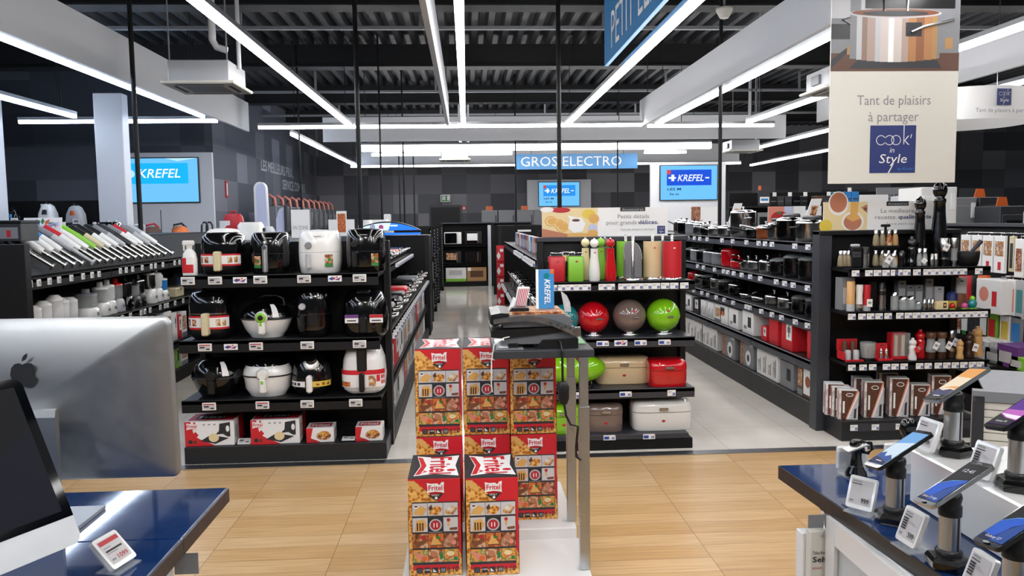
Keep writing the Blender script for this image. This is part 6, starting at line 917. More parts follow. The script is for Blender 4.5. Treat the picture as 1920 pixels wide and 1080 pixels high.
one(B().box(-.11, .11, 0, .03, 0, .36, 'grey_dark', .004).rect(Fr((-.11, 0, 0)), .03, .05, .2, .16, 'paper').rect(Fr((-.11, 0, 0)), .05, .09, .18, .13, 'blue', .001).rect(Fr((-.11, 0, 0)), 0, .28, .05, .36, 'orange', .001), 'promo_board', 'dark promotional panel with orange corner on the high wall shelf', 'sign', (XA(1436, 14.3, 1.9), 14.38, 1.811))
# header signs above the saucepan run further back
t = T('header_sign', 'white header sign with red strawberry tart photo above the saucepans', 'sign', (3.9, 9.8, 1.5)); x0, x1 = XA(1440, 9.8, 1.6), XA(1540, 9.8, 1.6); fr, W, H = header(t, x0, x1, 1.50, 1.74, 9.8, 0); b = B().rect(fr, 0, 0, W * .47, H, 'salmon', .001); b.rect(fr, W * .3, H * .5, W * .47, H, 'lilac', .0014); b.disc(fr, W * .22, H * .42, .11, 'ink_red', .002, 16, .08); b.poly(fr, [(W * .15, H * .7), (W * .22, H * .55), (W * .26, H * .75)], 'green', .003); b.build('photo_print', t, True); B().rect(fr, W * .7, H * .8, W * .9, H, 'grey_dark', .001).build('heading_bar', t, True); B().box(x0 + .2, x0 + .22, 9.81, 9.83, 0, 1.52, 'grey_dark').build('support', t, True)
t = T('header_sign', 'far header sign with meat photo beyond the pancake sign', 'sign', (3.4, 13.6, 1.5)); x0, x1 = XA(1296, 13.6, 1.7), XA(1346, 13.6, 1.7); fr, W, H = header(t, x0, x1, 1.47, 1.80, 13.6, 0); B().rect(fr, 0, 0, W * .35, H, 'food_d', .001).build('photo_print', t, True); B().box(x0 + .1, x0 + .12, 13.61, 13.63, 0, 1.52, 'grey_dark').build('support', t, True)
for px, Y, lab in ((1372, 8.9, 'white leaning leaflet stand behind the tall stockpot'), (1515, 7.0, 'white leaning leaflet stand before the egg header sign')):
    p = deckp(px, Y, 1.41); t = T('leaflet_stand', lab, 'leaflet', p); q = B().prism(Fr((0, 0, 0)), [(-.09, 0), (.03, 0), (.12, .36), (.03, .36)], 0, -.01, 'paper').poly(Fr((0, 0, 0)), [(.0, .16), (.05, .16), (.09, .3), (.03, .3)], 'food_a', .002).build('leaflet', t); B().box(-.08, .04, 0, .06, 0, .01, 'acrylic').build('foot', t)
b = B().box(-.16, .16, 0, .01, 0, .24, 'paper'); fr = Fr((-.16, 0, 0)); cook(b, fr, .105, .02, .11, .001); one(b, 'card_sign', 'white card with small blue square logo under the tall banner', 'sign', deckp(1638, 8.6, 1.6)); oneW(B().box(*(lambda p: (p[0] - .01, p[0] + .01, 8.61, 8.63, 1.1, 1.62, 'grey_dark'))(deckp(1638, 8.6, 1.6))), 'sign_post', 'thin dark post behind the small blue logo card', 'post')
p = onY(1690, 366, 13.0); b = B().prism(Fr((p.x, 13.0, p.z)), [(-.42, -.1), (.3, -.1), (.46, .13), (-.42, .13)], 0, -.02, 'grey_mid'); b.txt(Fr((p.x, 13.0, p.z)), 'ENCASTRABLES', -.4, -.06, .075, 'ink', .002, bold=.02, w=.75); b.box(p.x - .02, p.x + .02, 13.02, 13.06, 0, p.z + .1, 'grey_dark'); oneW(b, 'department_sign', 'grey sign reading ENCASTRABLES behind the egg header sign', 'sign')
# ---------------------------------------------------------------- hook wall beyond the mill gondola
t = T('shop_gondola', 'black hook wall gondola of hanging baking packs beyond the mill gondola', 'shelving', (4.9, 7.2, 0)); B().box(4.5, 4.55, 5.9, 9.2, 0, 1.52, 'shelf_black').build('back_panel', t, True); B().box(4.1, 4.55, 5.9, 9.2, 0, .14, 'plinth').build('plinth', t, True); B().box(4.42, 4.56, 5.9, 9.2, 1.51, 1.535, 'shelf_grey').build('top_rail', t, True)
sh = shelf_part(t, 3.98, 4.5, 5.9, 9.2, .45, 'shelf_black', front=3.98, lip=.1, axis='x', rail='rail_grey')
for k in range(9): price(sh, 'p', (3.976, 6.0 + k * .2, .41), rz=-PI / 2)
def pack(px, ztop, h, w, m, lab, art, X=4.28):
    y = YA(px, X, ztop - h / 2); t = T('hanging_pack', lab, 'package', (X, y, ztop - h)); b = B().box(-.012, .012, -w / 2, w / 2, 0, h, m, .003); fr = Fr((-.012, w / 2, 0), (0, -1, 0))
    if art == 'food': b.rect(fr, w * .1, h * .45, w * .9, h * .85, 'food_b'); b.rect(fr, w * .4, h * .08, w * .7, h * .3, 'red_card', .001)
    elif art == 'strip': b.rect(fr, w * .2, h * .1, w * .8, h * .8, 'grey_dark')
    elif art: b.rect(fr, w * .15, h * .15, w * .85, h * .75, art)
    b.build('card', t); B().tube([(0, 0, h), (.0, 0, h + .02), (.215, 0, h + .02)], .004, 'chrome', 6).build('hook', t)
for i, px in enumerate((1812, 1833, 1854, 1876)): pack(px, 1.44, .30, .13, 'paper', 'white baking pack with food photo on the top hook row, %s from the mill gondola' % ORD[i], 'food')
pack(1899, 1.44, .28, .06, 'beige', 'narrow pack with wooden tool on the top hook row', 'strip'); pack(1913, 1.42, .3, .1, 'paper', 'baking pack with dark photo at the picture edge, top hook row', 'food_d')
for i, (px, m) in enumerate(((1808, 'red_paint'), (1822, 'red_paint'), (1833, 'black_plastic'), (1845, 'orange'))): t = T('oven_mitt', '%s hanging oven mitt on the middle hook row, %s from the mill gondola' % ({'red_paint': 'red', 'black_plastic': 'black', 'orange': 'orange-red'}[m], ORD[i]), 'oven mitt', (4.3, YA(px, 4.3, 1.0), .86)); B().slathe([(.03, .05, 0), (.035, .06, .12), (.035, .055, .24), (.02, .03, .29)], m, 3, 18).build('mitt', t); B().tube([(0, 0, .285), (.0, 0, .31), (.19, 0, .31)], .004, 'chrome', 6).build('hook', t)
t = T('bakeware_carton', 'white carton with red mixing bowl photo on the middle hook row', 'box', (4.28, YA(1858, 4.2, .95), .82)); B().box(-.1, .1, -.16, .16, 0, .27, 'paper', .003).disc(Fr((-.1, .16, 0), (0, -1, 0)), .1, .15, .06, 'salmon').rect(Fr((-.1, .16, 0), (0, -1, 0)), .2, .06, .26, .18, 'red_card').build('box', t); B().tube([(0, 0, .27), (0, 0, .29), (.21, 0, .29)], .004, 'chrome', 6).build('hook', t)
for px, m, art, lab in ((1884, 'grey_light', 'wood_pale', 'pack with a wooden-handled tool beside the red bowl carton'), (1898, 'paper', 'salmon', 'white pack with pink tool on the middle hook row'), (1914, 'grey_light', 'teal_gloss', 'grey pack with blue-green tool at the picture edge')): pack(px, 1.10, .3, .1, m, lab, art)
for i, (px, m, art) in enumerate(((1799, 'paper', 'food_d'), (1811, 'green', 'paper'), (1822, 'paper', 'ink'), (1834, 'grey_light', 'ink'), (1846, 'ink', 'paper'), (1862, 'lime', 'red_card'), (1886, 'paper', 'yellow'), (1907, 'grey_mid', 'blue'))): pack(px, .82, .24, .12, m, '%s hanging gadget pack on the lowest hook row, %s from the mill gondola' % ({'paper': 'white', 'green': 'green', 'grey_light': 'pale grey', 'ink': 'black', 'lime': 'lime green', 'grey_mid': 'grey'}[m], ORD[i]), art)
for i, (px, w, h, m) in enumerate(((1838, .3, .16, 'carton_print'), (1868, .22, .12, 'grey_mid'), (1893, .24, .17, 'purple'), (1913, .2, .1, 'lime'))): p_ = (4.2, YA(px, 4.1, .5), .452); one(B().box(-.12, .12, -w / 2, w / 2, 0, h, m, .003).rect(Fr((-.12, w / 2, 0), (0, -1, 0)), w * .1, h * .2, w * .7, h * .7, 'eink'), 'bakeware_carton', '%s carton on the labelled low shelf under the hooks, %s from the mill gondola' % (['printed white', 'grey', 'purple', 'green'][i], ORD[i]), 'box', p_)
t = T('display_crate', 'white ribbed display panel with grey frame behind the phones', 'display', (2.35, 3.0, 0)); b = B()
for k in range(26): z = .12 + k * .03; b.box(-.5, .5, -.01, .0, z, z + .026, 'cream_paper')
b.build('slats', t); B().box(-.54, .54, 0, .03, .07, .92, 'white_matt').build('back_board', t); B().box(-.54, -.5, -.02, .03, 0, .92, 'grey_dark').box(.5, .54, -.02, .03, 0, .92, 'grey_dark').box(-.54, .54, -.02, .03, .90, .94, 'grey_mid').box(-.54, .54, -.02, .03, .02, .07, 'grey_mid').build('frame', t); t.location = (2.38, 2.82, 0); t.rotation_euler = (0, 0, -.5)
t.location = (2.42, 2.72, 0)
b = B().box(-.5, .5, .02, .5, 0, .008, 'grey_mid'); b.build('top_shelf', t).location = (0, 0, .93); one(B().box(-.12, .12, -.09, .09, 0, .006, 'paper').rect(Fr((-.12, -.09, .006), (1, 0, 0), (0, 1, 0)), .02, .02, .2, .06, 'sky').rect(Fr((-.12, -.09, .006), (1, 0, 0), (0, 1, 0)), .1, .09, .22, .15, 'salmon'), 'leaflet', 'printed leaflet lying on the ribbed display behind the phones', 'leaflet', (2.55, 2.9, .95), -.4)
# ---------------------------------------------------------------- podium, waffle iron cartons
t = T('display_podium', 'white stepped podium carrying the red waffle iron cartons', 'podium', (.1, 3.6, 0)); B().box(-.29, .485, 3.06, 3.55, 0, .172, 'white_matt', .006).build('lower_step', t, True); B().box(-.29, .475, 3.545, 4.2, 0, .222, 'white_matt', .006).build('upper_step', t, True)
CW, CD, CH_ = .212, .335, .405
def fritel_carton():
    b = B().box(-CW / 2, CW / 2, 0, CD, 0, CH_, 'red_card', .0015); fr = Fr((-CW / 2, 0, 0)); W, H = CW, CH_
    b.poly(fr, [(0, 0), (W, 0), (W, H * .2), (W * .95, H * .26), (W * .95, H * .06), (W * .07, H * .06), (W * .07, H * .74), (W * .6, H * .74), (W * .52, H * .8), (W * .42, H * .84), (W * .3, H * .9), (W * .12, H * .985), (0, H * .985)], 'waffle', .0006)
    b.poly(fr, [(0, H * .985), (W * .12, H * .985), (W * .26, H * .9), (W * .22, H * .86), (0, H * .95)], 'toast', .001)
    g = ['food_b', 'food_c', 'food_b', 'food_d', 'ink', 'food_b', 'food_a', 'food_c', 'food_d', 'food_e', 'food_a', 'food_e']; gx = [.07, .365, .66, .945]; gy = [.125, .275, .44, .605, .755]
    b.rect(fr, W * .065, H * .115, W * .95, H * .765, 'grey_dark', .0012)
    for r in range(4):
        for c in range(3):
            a0, a1 = W * gx[c] + .0008, W * gx[c + 1] - .0008; c1, c0 = H * gy[4 - r] - .0008, H * gy[3 - r] + (.007 if g[r * 3 + c] != 'ink' else .001); m = g[r * 3 + c]; b.rect(fr, a0, c0, a1, c1, m if m == 'ink' else ('pic_grey' if r < 2 else m), .0018)
            cx, cy = (a0 + a1) / 2, (c0 + c1) / 2; rw, rh = (a1 - a0) / 2, (c1 - c0) / 2
            if r == 0: b.poly(fr, [(cx - rw * .9, cy - rh * .7), (cx + rw * .4, cy - rh * .9), (cx + rw * .95, cy + rh * .1), (cx + rw * .2, cy + rh * .6), (cx - rw * .5, cy + rh * .1)], ('toast', 'waffle', 'food_b')[c], .0024)
            if r == 0 and c == 1: b.poly(fr, [(cx - rw * .9, cy + rh * .3), (cx - rw * .5, cy + rh * .8), (cx - rw * .3, cy), (cx - rw * .8, cy - rh * .2)], 'brown', .003)
            if r == 0 and c == 0: b.disc(fr, cx - rw * .5, cy + rh * .5, rw * .35, 'paper', .003, 12, rh * .3).disc(fr, cx - rw * .5, cy + rh * .55, rw * .25, 'brown', .0034, 10, rh * .15)
            if r == 1 and c == 0:
                b.poly(fr, [(cx - rw * .7, cy - rh * .9), (cx - rw * .5, cy + rh * .6), (cx + rw * .5, cy + rh * .8), (cx + rw * .95, cy - rh * .1), (cx + rw * .4, cy - rh * .9)], 'toast', .0024)
                for k in (-.35, 0, .35): b.rect(fr, cx + rw * k - .003, cy - rh * .8, cx + rw * k + .003, cy + rh * .3, 'brown', .003)
            if r == 1 and c == 2: b.poly(fr, [(cx - rw * .5, cy + rh * .7), (cx - rw * .1, cy + rh * .7), (cx - rw * .2, cy - rh * .3), (cx - rw * .4, cy - rh * .3)], 'toast', .0024).disc(fr, cx - rw * .3, cy + rh * .65, rw * .25, 'ink_red', .003, 12).poly(fr, [(cx - rw * .2, cy - rh * .5), (cx + rw * .9, cy - rh * .4), (cx + rw * .9, cy - rh * .8), (cx - rw * .1, cy - rh * .85)], 'brown_gloss', .0024)
            if r == 2 and c == 1: b.poly(fr, [(cx - rw * .8, cy - rh * .8), (cx + rw * .9, cy - rh * .7), (cx - rw * .2, cy + rh * .8)], 'toast', .0024).poly(fr, [(cx - rw * .8, cy - rh * .8), (cx + rw * .9, cy - rh * .7), (cx + rw * .9, cy - rh * .55), (cx - rw * .75, cy - rh * .6)], 'brown_gloss', .003).disc(fr, cx + rw * .3, cy + rh * .4, rw * .3, 'green', .003, 10, rh * .2)
            if r == 2 and c == 0: b.poly(fr, [(cx - rw, cy - rh * .3), (cx + rw * .9, cy + rh * .3), (cx + rw * .8, cy - rh * .2), (cx - rw * .3, cy - rh * .9)], 'brown_gloss', .0024).disc(fr, cx + rw * .4, cy + rh * .5, rw * .35, 'ink_red', .003, 10, rh * .3)
            if r == 2 and c == 2: b.disc(fr, cx - rw * .1, cy + rh * .3, rw * .5, 'egg', .0024, 14, rh * .4).disc(fr, cx + rw * .4, cy - rh * .3, rw * .35, 'salmon', .003, 12, rh * .35)
            if r == 3 and c == 0: b.poly(fr, [(cx - rw, cy + rh * .8), (cx + rw, cy - rh * .1), (cx + rw, cy - rh * .9), (cx - rw * .2, cy - rh * .6)], 'salmon', .0024).disc(fr, cx + rw * .5, cy - rh * .4, rw * .4, 'orange', .003, 12, rh * .4)
            if r == 3 and c == 1: b.disc(fr, cx - rw * .3, cy + rh * .3, rw * .5, 'egg', .0024, 14, rh * .5).poly(fr, [(cx - rw * .5, cy - rh * .9), (cx + rw * .3, cy - rh * .2), (cx + rw * .3, cy - rh * .8)], 'orange', .003).disc(fr, cx + rw * .7, cy, rw * .25, 'green', .003, 10, rh * .6)
            if r == 3 and c == 2: b.disc(fr, cx - rw * .1, cy + rh * .3, rw * .55, 'oat', .0024, 14, rh * .4).poly(fr, [(cx - rw * .6, cy - rh * .5), (cx + rw * .6, cy + rh * .2), (cx + rw * .6, cy), (cx - rw * .5, cy - rh * .7)], 'orange', .003).disc(fr, cx + rw * .6, cy - rh * .5, rw * .3, 'green', .003, 10, rh * .3)
    cx, cy = W * .512, H * .527; b.ring(fr, cx, cy, .026, .006, 'grey_light', .003).disc(fr, cx, cy, .0195, 'ink_red', .003); b.txt(fr, '11', cx, cy - .0085, .017, 'paper', .0036, 'c', bold=.03); b.rect(fr, W * .38, H * .448, W * .645, H * .458, 'grey_mid', .003)
    badge_fritel(b, fr, W * .36, H * .855, W * .33, .0018); b.poly(fr, [(W * .37, H * .835), (W * .68, H * .85), (W * .54, H * .775)], 'ink', .0016); b.txt(fr, 'FAMILY', W * .525, H * .825, .0075, 'paper', .0024, 'c', w=.03); b.disc(fr, W * .535, H * .805, .006, 'paper', .0024, 8)
    for i, x in enumerate((.13, .28, .43, .58)): b.rect(fr, W * x, H * .03, W * (x + .115), H * .085, 'ink', .0016)
    b.txt(fr, '1400', W * .286, H * .055, .0075, 'paper', .0024, w=.022); b.rect(fr, W * .15, H * .045, W * .23, H * .05, 'grey_mid', .0024).rect(fr, W * .15, H * .065, W * .23, H * .07, 'grey_mid', .0024).rect(fr, W * .6, H * .04, W * .68, H * .075, 'grey_mid', .0024).poly(fr, [(W * .45, H * .04), (W * .52, H * .04), (W * .45, H * .075)], 'paper', .0024)
    b.txt(fr, '6', W * .72, H * .04, .021, 'ink', .0018).txt(fr, 'x', W * .79, H * .035, .011, 'ink', .0018).txt(fr, '10', W * .83, H * .04, .021, 'ink', .0018, w=.023)
    ft = Fr((-CW / 2, 0, CH_), (1, 0, 0), (0, 1, 0)); b.rect(ft, 0, 0, CW, CD, 'ink', .0006); L, D_ = CW, CD
    b.poly(ft, [(L * .1, D_ * .1), (L * .5, D_ * .17), (L * .97, D_ * .08), (L * .9, D_ * .5), (L * .97, D_ * .93), (L * .5, D_ * .84), (L * .1, D_ * .93), (L * .2, D_ * .5)], 'paper', .001)
    b.poly(ft, [(L * .12, D_ * .88), (L * .22, D_ * .84), (L * .32, D_ * .5), (L * .22, D_ * .15), (L * .12, D_ * .13), (L * .22, D_ * .5)], 'red_card', .0016); b.txt(ft, 'Fritel', L * .4, D_ * .86, L * .42, 'red_card', .0018, bold=.02, w=D_ * .7, rot=-PI / 2)
    b.disc(ft, L * .82, D_ * .3, L * .09, 'red_card', .002, 12, L * .07); b.poly(ft, [(L * .22, D_ * .18), (L * .36, D_ * .26), (L * .22, D_ * .34), (L * .3, D_ * .26)], 'red_card', .002)
    fs = Fr((CW / 2, 0, 0), (0, 1, 0)); b.rect(fs, 0, 0, CD, CH_ * .5, 'waffle', .0006); b.rect(fs, .06, .14, CD - .06, .3, 'food_b', .001)
    fs = Fr((-CW / 2, CD, 0), (0, -1, 0)); b.rect(fs, 0, 0, CD, CH_ * .7, 'waffle', .0006); b.rect(fs, .06, .1, CD - .06, .3, 'food_a', .001)
    return b
f0 = one(fritel_carton(), 'waffle_iron_carton', 'red waffle iron carton in the front row, nearer the wood floor and desk computer', 'box', (-.152, 3.202, .174), .0)
dup(f0, (.082, 3.19, .174), .02, 'red waffle iron carton in the front row, closer to the stand legs')
for c, x in enumerate((-.144, .076, .292)):
    for r, z in enumerate((.223, .629)):
        wh = 'red waffle iron carton in the back stacks, %s of the %s stack' % (('lower' if r == 0 else 'upper'), ('first', 'middle', 'third')[c])
        dup(f0, (x, 3.655 + .01 * r + (.0 if c != 1 else .012), z), (.01, -.01, .015)[c], wh)
# ---------------------------------------------------------------- demo stand
t = T('demo_stand', 'narrow dark table on two telescopic metal legs beside the waffle iron cartons', 'table', (.3, 3.42, .172)); TZ = 1.062
B().box(.095, .505, 3.2, 3.655, TZ, TZ + .032, 'grey_dark', .003).build('table_top', t, True)
for y, z0, zs in ((3.2, .173, .86), (3.61, .223, .9)): B().box(.44, .484, y - .0, y + .03, z0, zs, 'alu', .003).box(.444, .48, y + .003, y + .027, zs, TZ, 'alu', .002).build('leg', t, True)
B().box(.44, .48, 3.2, 3.64, TZ - .02, TZ, 'alu').build('top_brace', t, True)
t = T('contact_grill', 'large black waffle grill with long chrome arm on the demo table', 'grill', (.29, 3.42, TZ + .032)); g0 = TZ + .033; fg = Fr((0, 3.26, 0), (1, 0, 0), (0, 0, 1))
def gz(z): return g0 + (z - g0) * .88
def gp(pts, d0, d1, m, nm): return B().prism(fg, [(x, gz(z)) for x, z in pts], d0, d1, m).build(nm, t, True)
gp([(.15, g0 + .02), (.44, g0 + .02), (.445, g0 + .03), (.44, g0 + .075), (.40, g0 + .09), (.13, g0 + .09), (.14, g0 + .05)], 0, -.28, 'grill_grey', 'base'); gp([(.27, g0), (.445, g0), (.445, g0 + .045), (.3, g0 + .04)], .02, -.29, 'black_plastic', 'rear_foot'); gp([(.16, g0), (.2, g0), (.2, g0 + .025), (.16, g0 + .025)], .01, -.28, 'black_plastic', 'front_foot')
gp([(.09, g0 + .055), (.14, g0 + .05), (.42, g0 + .08), (.43, g0 + .1), (.13, g0 + .09), (.09, g0 + .085)], .01, -.29, 'black_plastic', 'lower_plate'); gp([(.14, g0 + .098), (.42, g0 + .102), (.42, g0 + .14), (.38, g0 + .155), (.16, g0 + .155), (.14, g0 + .14)], 0, -.28, 'grill_grey', 'lid')
gp([(.155, g0 + .155), (.4, g0 + .155), (.39, g0 + .166), (.17, g0 + .166)], -.02, -.26, 'food_a', 'lid_print'); gp([(.086, g0 + .12), (.105, g0 + .105), (.16, g0 + .13), (.165, g0 + .165), (.13, g0 + .168), (.09, g0 + .16)], .01, -.29, 'black_plastic', 'front_grip')
arc = [(.1, .128), (.16, .138), (.22, .142), (.28, .138), (.34, .122), (.40, .096), (.43, .085)]; up_ = [(x, g0 + z + .014) for x, z in arc] + [(.452, g0 + .1), (.452, g0 + .078)]; lo_ = [(x, g0 + z - .008 - .012 * max(0, (x - .2)) / .2) for x, z in arc]
for d in (.035, -.27): B().prism(fg, [(x, gz(z)) for x, z in up_[:-1] + [(.455, g0 + .06), (.44, g0 + .052)] + lo_[::-1][1:]], d, d - .012, 'arm_metal').build('chrome_arm', t, True)
dh = B()
for x, z in ((.33, .118), (.36, .11), (.39, .102), (.41, .094), (.375, .098)): dh.disc(Fr((0, 3.26 - .035, 0)), x, gz(g0 + z), .006, 'grey_dark', .001, 10)
dh.build('arm_hole', t, True)
q = B().tube([(.437, 3.215, gz(g0 + .077)), (.437, 3.24, gz(g0 + .077))], .017, 'steel', 16).build('pivot', t, True); gp([(.17, g0 + .166), (.25, g0 + .166), (.25, g0 + .182), (.18, g0 + .182)], -.05, -.2, 'black_plastic', 'lid_clamp')
lz = gz(g0 + .168)
t = T('shop_sign_stand', 'blue upright sign with white edge and white sideways lettering on the grill lid', 'sign', (.33, 3.4, lz)); B().box(.287, .297, 3.385, 3.405, lz, lz + .165, 'paper').box(.297, .363, 3.385, 3.405, lz, lz + .165, 'sign_blue').build('panel', t, True); b = B(); fr = Fr((.297, 3.385, lz)); b.rect(fr, .05, .148, .066, .165, 'orange', .001); b.txt(fr, 'KREFEL', .026, .125, .024, 'paper', .0014, bold=.015, shear=.2, w=.105, rot=-PI / 2); b.disc(fr, .034, .14, .012, 'teal_gloss', .001, 10); b.build('print', t, True)
t = T('leaflet', 'pack of red and white striped leaflets standing on the grill lid', 'leaflet', (.225, 3.42, lz)); b = B().prism(Fr((0, 3.4, 0)), [(.195, lz), (.24, lz), (.262, lz + .09), (.212, lz + .09)], 0, -.04, 'paper'); fr = Fr((0, 3.4, 0))
for k in range(6): b.poly(fr, [(.198 + k * .0072, lz + .002), (.2015 + k * .0072, lz + .002), (.2195 + k * .0075, lz + .085), (.2155 + k * .0075, lz + .085)], 'ink_red', .001)
b.build('leaflets', t, True)
oneW(B().prism(Fr((0, 3.36, 0)), [(.15, lz - .05), (.165, lz - .05), (.2, lz + .045), (.19, lz + .05)], 0, -.05, 'paper'), 'leaflet', 'plain white leaflet leaning behind the striped ones', 'leaflet'); oneW(B().prism(Fr((0, 3.33, 0)), [(.402, lz - .008), (.428, lz - .01), (.424, lz + .03), (.41, lz + .06), (.385, lz + .08)], 0, -.004, 'grey_light').rect(Fr((0, 3.33, 0)), .405, lz + .01, .42, lz + .03, 'eink'), 'price_card', 'narrow grey price card curving up from the grill lid', 'price tag')
oneW(B().prism(Fr((0, 0, TZ + .033), (1, 0, 0), (0, 1, 0)), [(.43, 3.34), (.49, 3.34), (.49, 3.62), (.43, 3.62)], 0, .004, 'green_card'), 'green_card', 'green card lying beside the grill on the demo table', 'card')
oneW(B().box(.11, .22, 3.23, 3.5, TZ + .033, TZ + .038, 'acrylic').box(.12, .2, 3.25, 3.45, TZ + .0385, TZ + .0395, 'paper'), 'leaflet_tray', 'clear tray with white sheet under the grill on the demo table', 'tray')
t = T('power_cable', 'black power cord with inline switch hanging from the demo table', 'cable', (.36, 3.19, .78)); B().tube([(.365, 3.24, g0 + .03), (.37, 3.2, g0 + .03), (.372, 3.185, TZ + .02), (.373, 3.185, .99), (.374, 3.185, .96)], .005, 'black_plastic', 8).tube([(.378, 3.185, .885), (.385, 3.185, .83), (.405, 3.19, .79), (.435, 3.19, .782), (.425, 3.18, .7), (.425, 3.18, .66), (.445, 3.18, .645)], .005, 'black_plastic', 8).build('cord', t, True); B().slathe([(.014, .012, .878), (.022, .016, .9), (.022, .016, .95), (.012, .01, .968)], 'black_plastic', 4, 20, (.376, 3.185, 0)).build('inline_switch', t, True)
oneW(B().tube([(.2, 3.3, g0 + .05), (.14, 3.22, g0 + .05), (.1, 3.19, g0 + .03), (.088, 3.185, TZ), (.086, 3.19, .97), (.09, 3.2, .93)], .0025, 'white_gloss', 8), 'white_cable', 'thin white cable looping over the demo table edge', 'cable')
# ---------------------------------------------------------------- computer desk
DZ = .9
t = T('display_table', 'dark blue gloss display table with the two silver desktop computers', 'table', (-1.5, 1.4, 0))
B().box(-2.4, -.668, .4, 1.838, DZ - .04, DZ, 'desk_blue', .003).box(-2.4, -.668, 1.840, 2.195, DZ - .04, DZ, 'desk_blue', .003).build('table_top', t, True); B().box(-.669, -.664, .4, 1.838, DZ - .039, DZ - .003, 'desk_edge').box(-.669, -.664, 1.840, 2.196, DZ - .039, DZ - .003, 'desk_edge').box(-2.4, -.67, 2.194, 2.198, DZ - .039, DZ - .003, 'desk_edge').build('edge_band', t, True)
B().box(-2.3, -.70, .5, 1.87, 0, DZ - .04, 'desk_panel', .004).build('cabinet', t, True); q = B(); q.rect(Fr((-.70, .6, .05), (0, 1, 0)), .1, .05, 1.15, .7, 'grey_light'); q.build('side_window', t, True)
oneW(B().box(-.70, -.645, 1.872, 1.876, .80, .85, 'grey_mid'), 'label_holder', 'grey plastic label holder sticking out under the computer table corner', 'label holder')
def rrect(w, h, r, n=6):
    pts = []
    for cx, cy, a in ((w / 2 - r, h / 2 - r, 0), (-w / 2 + r, h / 2 - r, 90), (-w / 2 + r, -h / 2 + r, 180), (w / 2 - r, -h / 2 + r, 270)):
        for k in range(n + 1): q = D(a + 90 * k / n); pts.append((cx + r * math.cos(q), cy + r * math.sin(q)))
    return pts
APPLE = [(0, .40), (.14, .46), (.34, .44), (.47, .30), (.40, .2), (.365, .06), (.40, -.08), (.52, -.2), (.44, -.38), (.30, -.54), (.18, -.56), (.0, -.50), (-.18, -.56), (-.32, -.52), (-.46, -.30), (-.52, -.02), (-.46, .26), (-.32, .42), (-.16, .46)]
LEAF = [(-.02, .52), (.0, .66), (.08, .78), (.22, .86), (.21, .72), (.14, .60)]
def imac(name, w, h, tilt, lift, loc, rz, lab, screen):
    t = T(name, lab, 'computer', loc, rz); fr0 = Matrix.Rotation(-tilt, 4, 'X')      # local: screen faces -Y, back faces +Y
    def tf(p): v = fr0 @ V((p[0], p[1], p[2])); return (v.x, v.y, v.z + lift)
    R = []
    for k, (sc, y) in enumerate(((1, 0), (1, .006), (.97, .011), (.86, .02), (.7, .03), (.5, .040), (.3, .046), (.1, .048))):
        R.append([tf((x * (sc if k < 3 else sc), y, h / 2 + z * (sc if k < 3 else sc))) for x, z in rrect(w, h, .02)])
    B().loft(R, 'alu_matt', True).build('body', t)
    f = Fr(tf((-w / 2, 0, 0)), (1, 0, 0), fr0.to_3x3() @ V((0, 0, 1))); ch = h * .155; b = B().poly(f, [(x + w / 2, max(z + h / 2, ch)) for x, z in rrect(w, h, .02)], 'screen_glass', .001); b.build('front_glass', t)
    if screen:
        b = B().rect(f, .02, ch + .015, w - .02, h - .018, 'mac_dark', .0016); b.poly(f, [(w * .55, ch + .015), (w - .02, ch + .015), (w - .02, h * .7), (w * .7, h * .5)], 'mac_blue', .002); b.build('screen', t)
    fb = Fr(tf((0, .047, h / 2 + .075)), (-1, 0, 0), fr0.to_3x3() @ V((0, 0, 1))); b = B(); s = .058; 
    b.poly(fb, [(x * s, y * s) for x, y in APPLE], 'ink', .003); lf = B().poly(fb, [(x * s, y * s) for x, y in LEAF], 'ink', .003)
    for k in range(9): b.rect(fb, -.105, -.19 - k * .006 + .02, -.085, -.187 - k * .006 + .02, 'grey_dark', -.002)
    if not screen: b.build('logo', t); lf.build('logo_leaf', t)
    s = B(); hw = .098; pr = [(.112, h * .49), (.118, h * .505), (.126, h * .5), (.13, h * .46), (.130, .012), (.115, .0), (-.09, .0), (-.09, .008), (.112, .010), (.119, .02), (.119, h * .3), (.112, h * .47)]
    P1 = [(-hw, y, z + (lift if z > .15 else 0)) for y, z in pr]; P2 = [(hw, y, z + (lift if z > .15 else 0)) for y, z in pr]; s.loft([P1, P2], 'alu_matt', False); s.build('stand', t); B().box(-.05, .05, .035, .122, h * .4 + lift, h * .47 + lift, 'alu_matt', .01).build('hinge', t); return t
imac('desktop_computer', .65, .395, .05, .108, (-1.03, 1.965, DZ + .001), PI, 'silver desktop computer seen from behind with black fruit logo', False)
bl = V((-.785, 1.625)); di = V((-.45, -.89)).normalized(); ce = bl + di * .265; im2 = imac('desktop_computer', .53, .36, .46, .085, (ce.x, ce.y, DZ + .001), math.atan2(-di.y, -di.x), 'silver desktop computer with dark lit screen, cut by the picture edge', True)
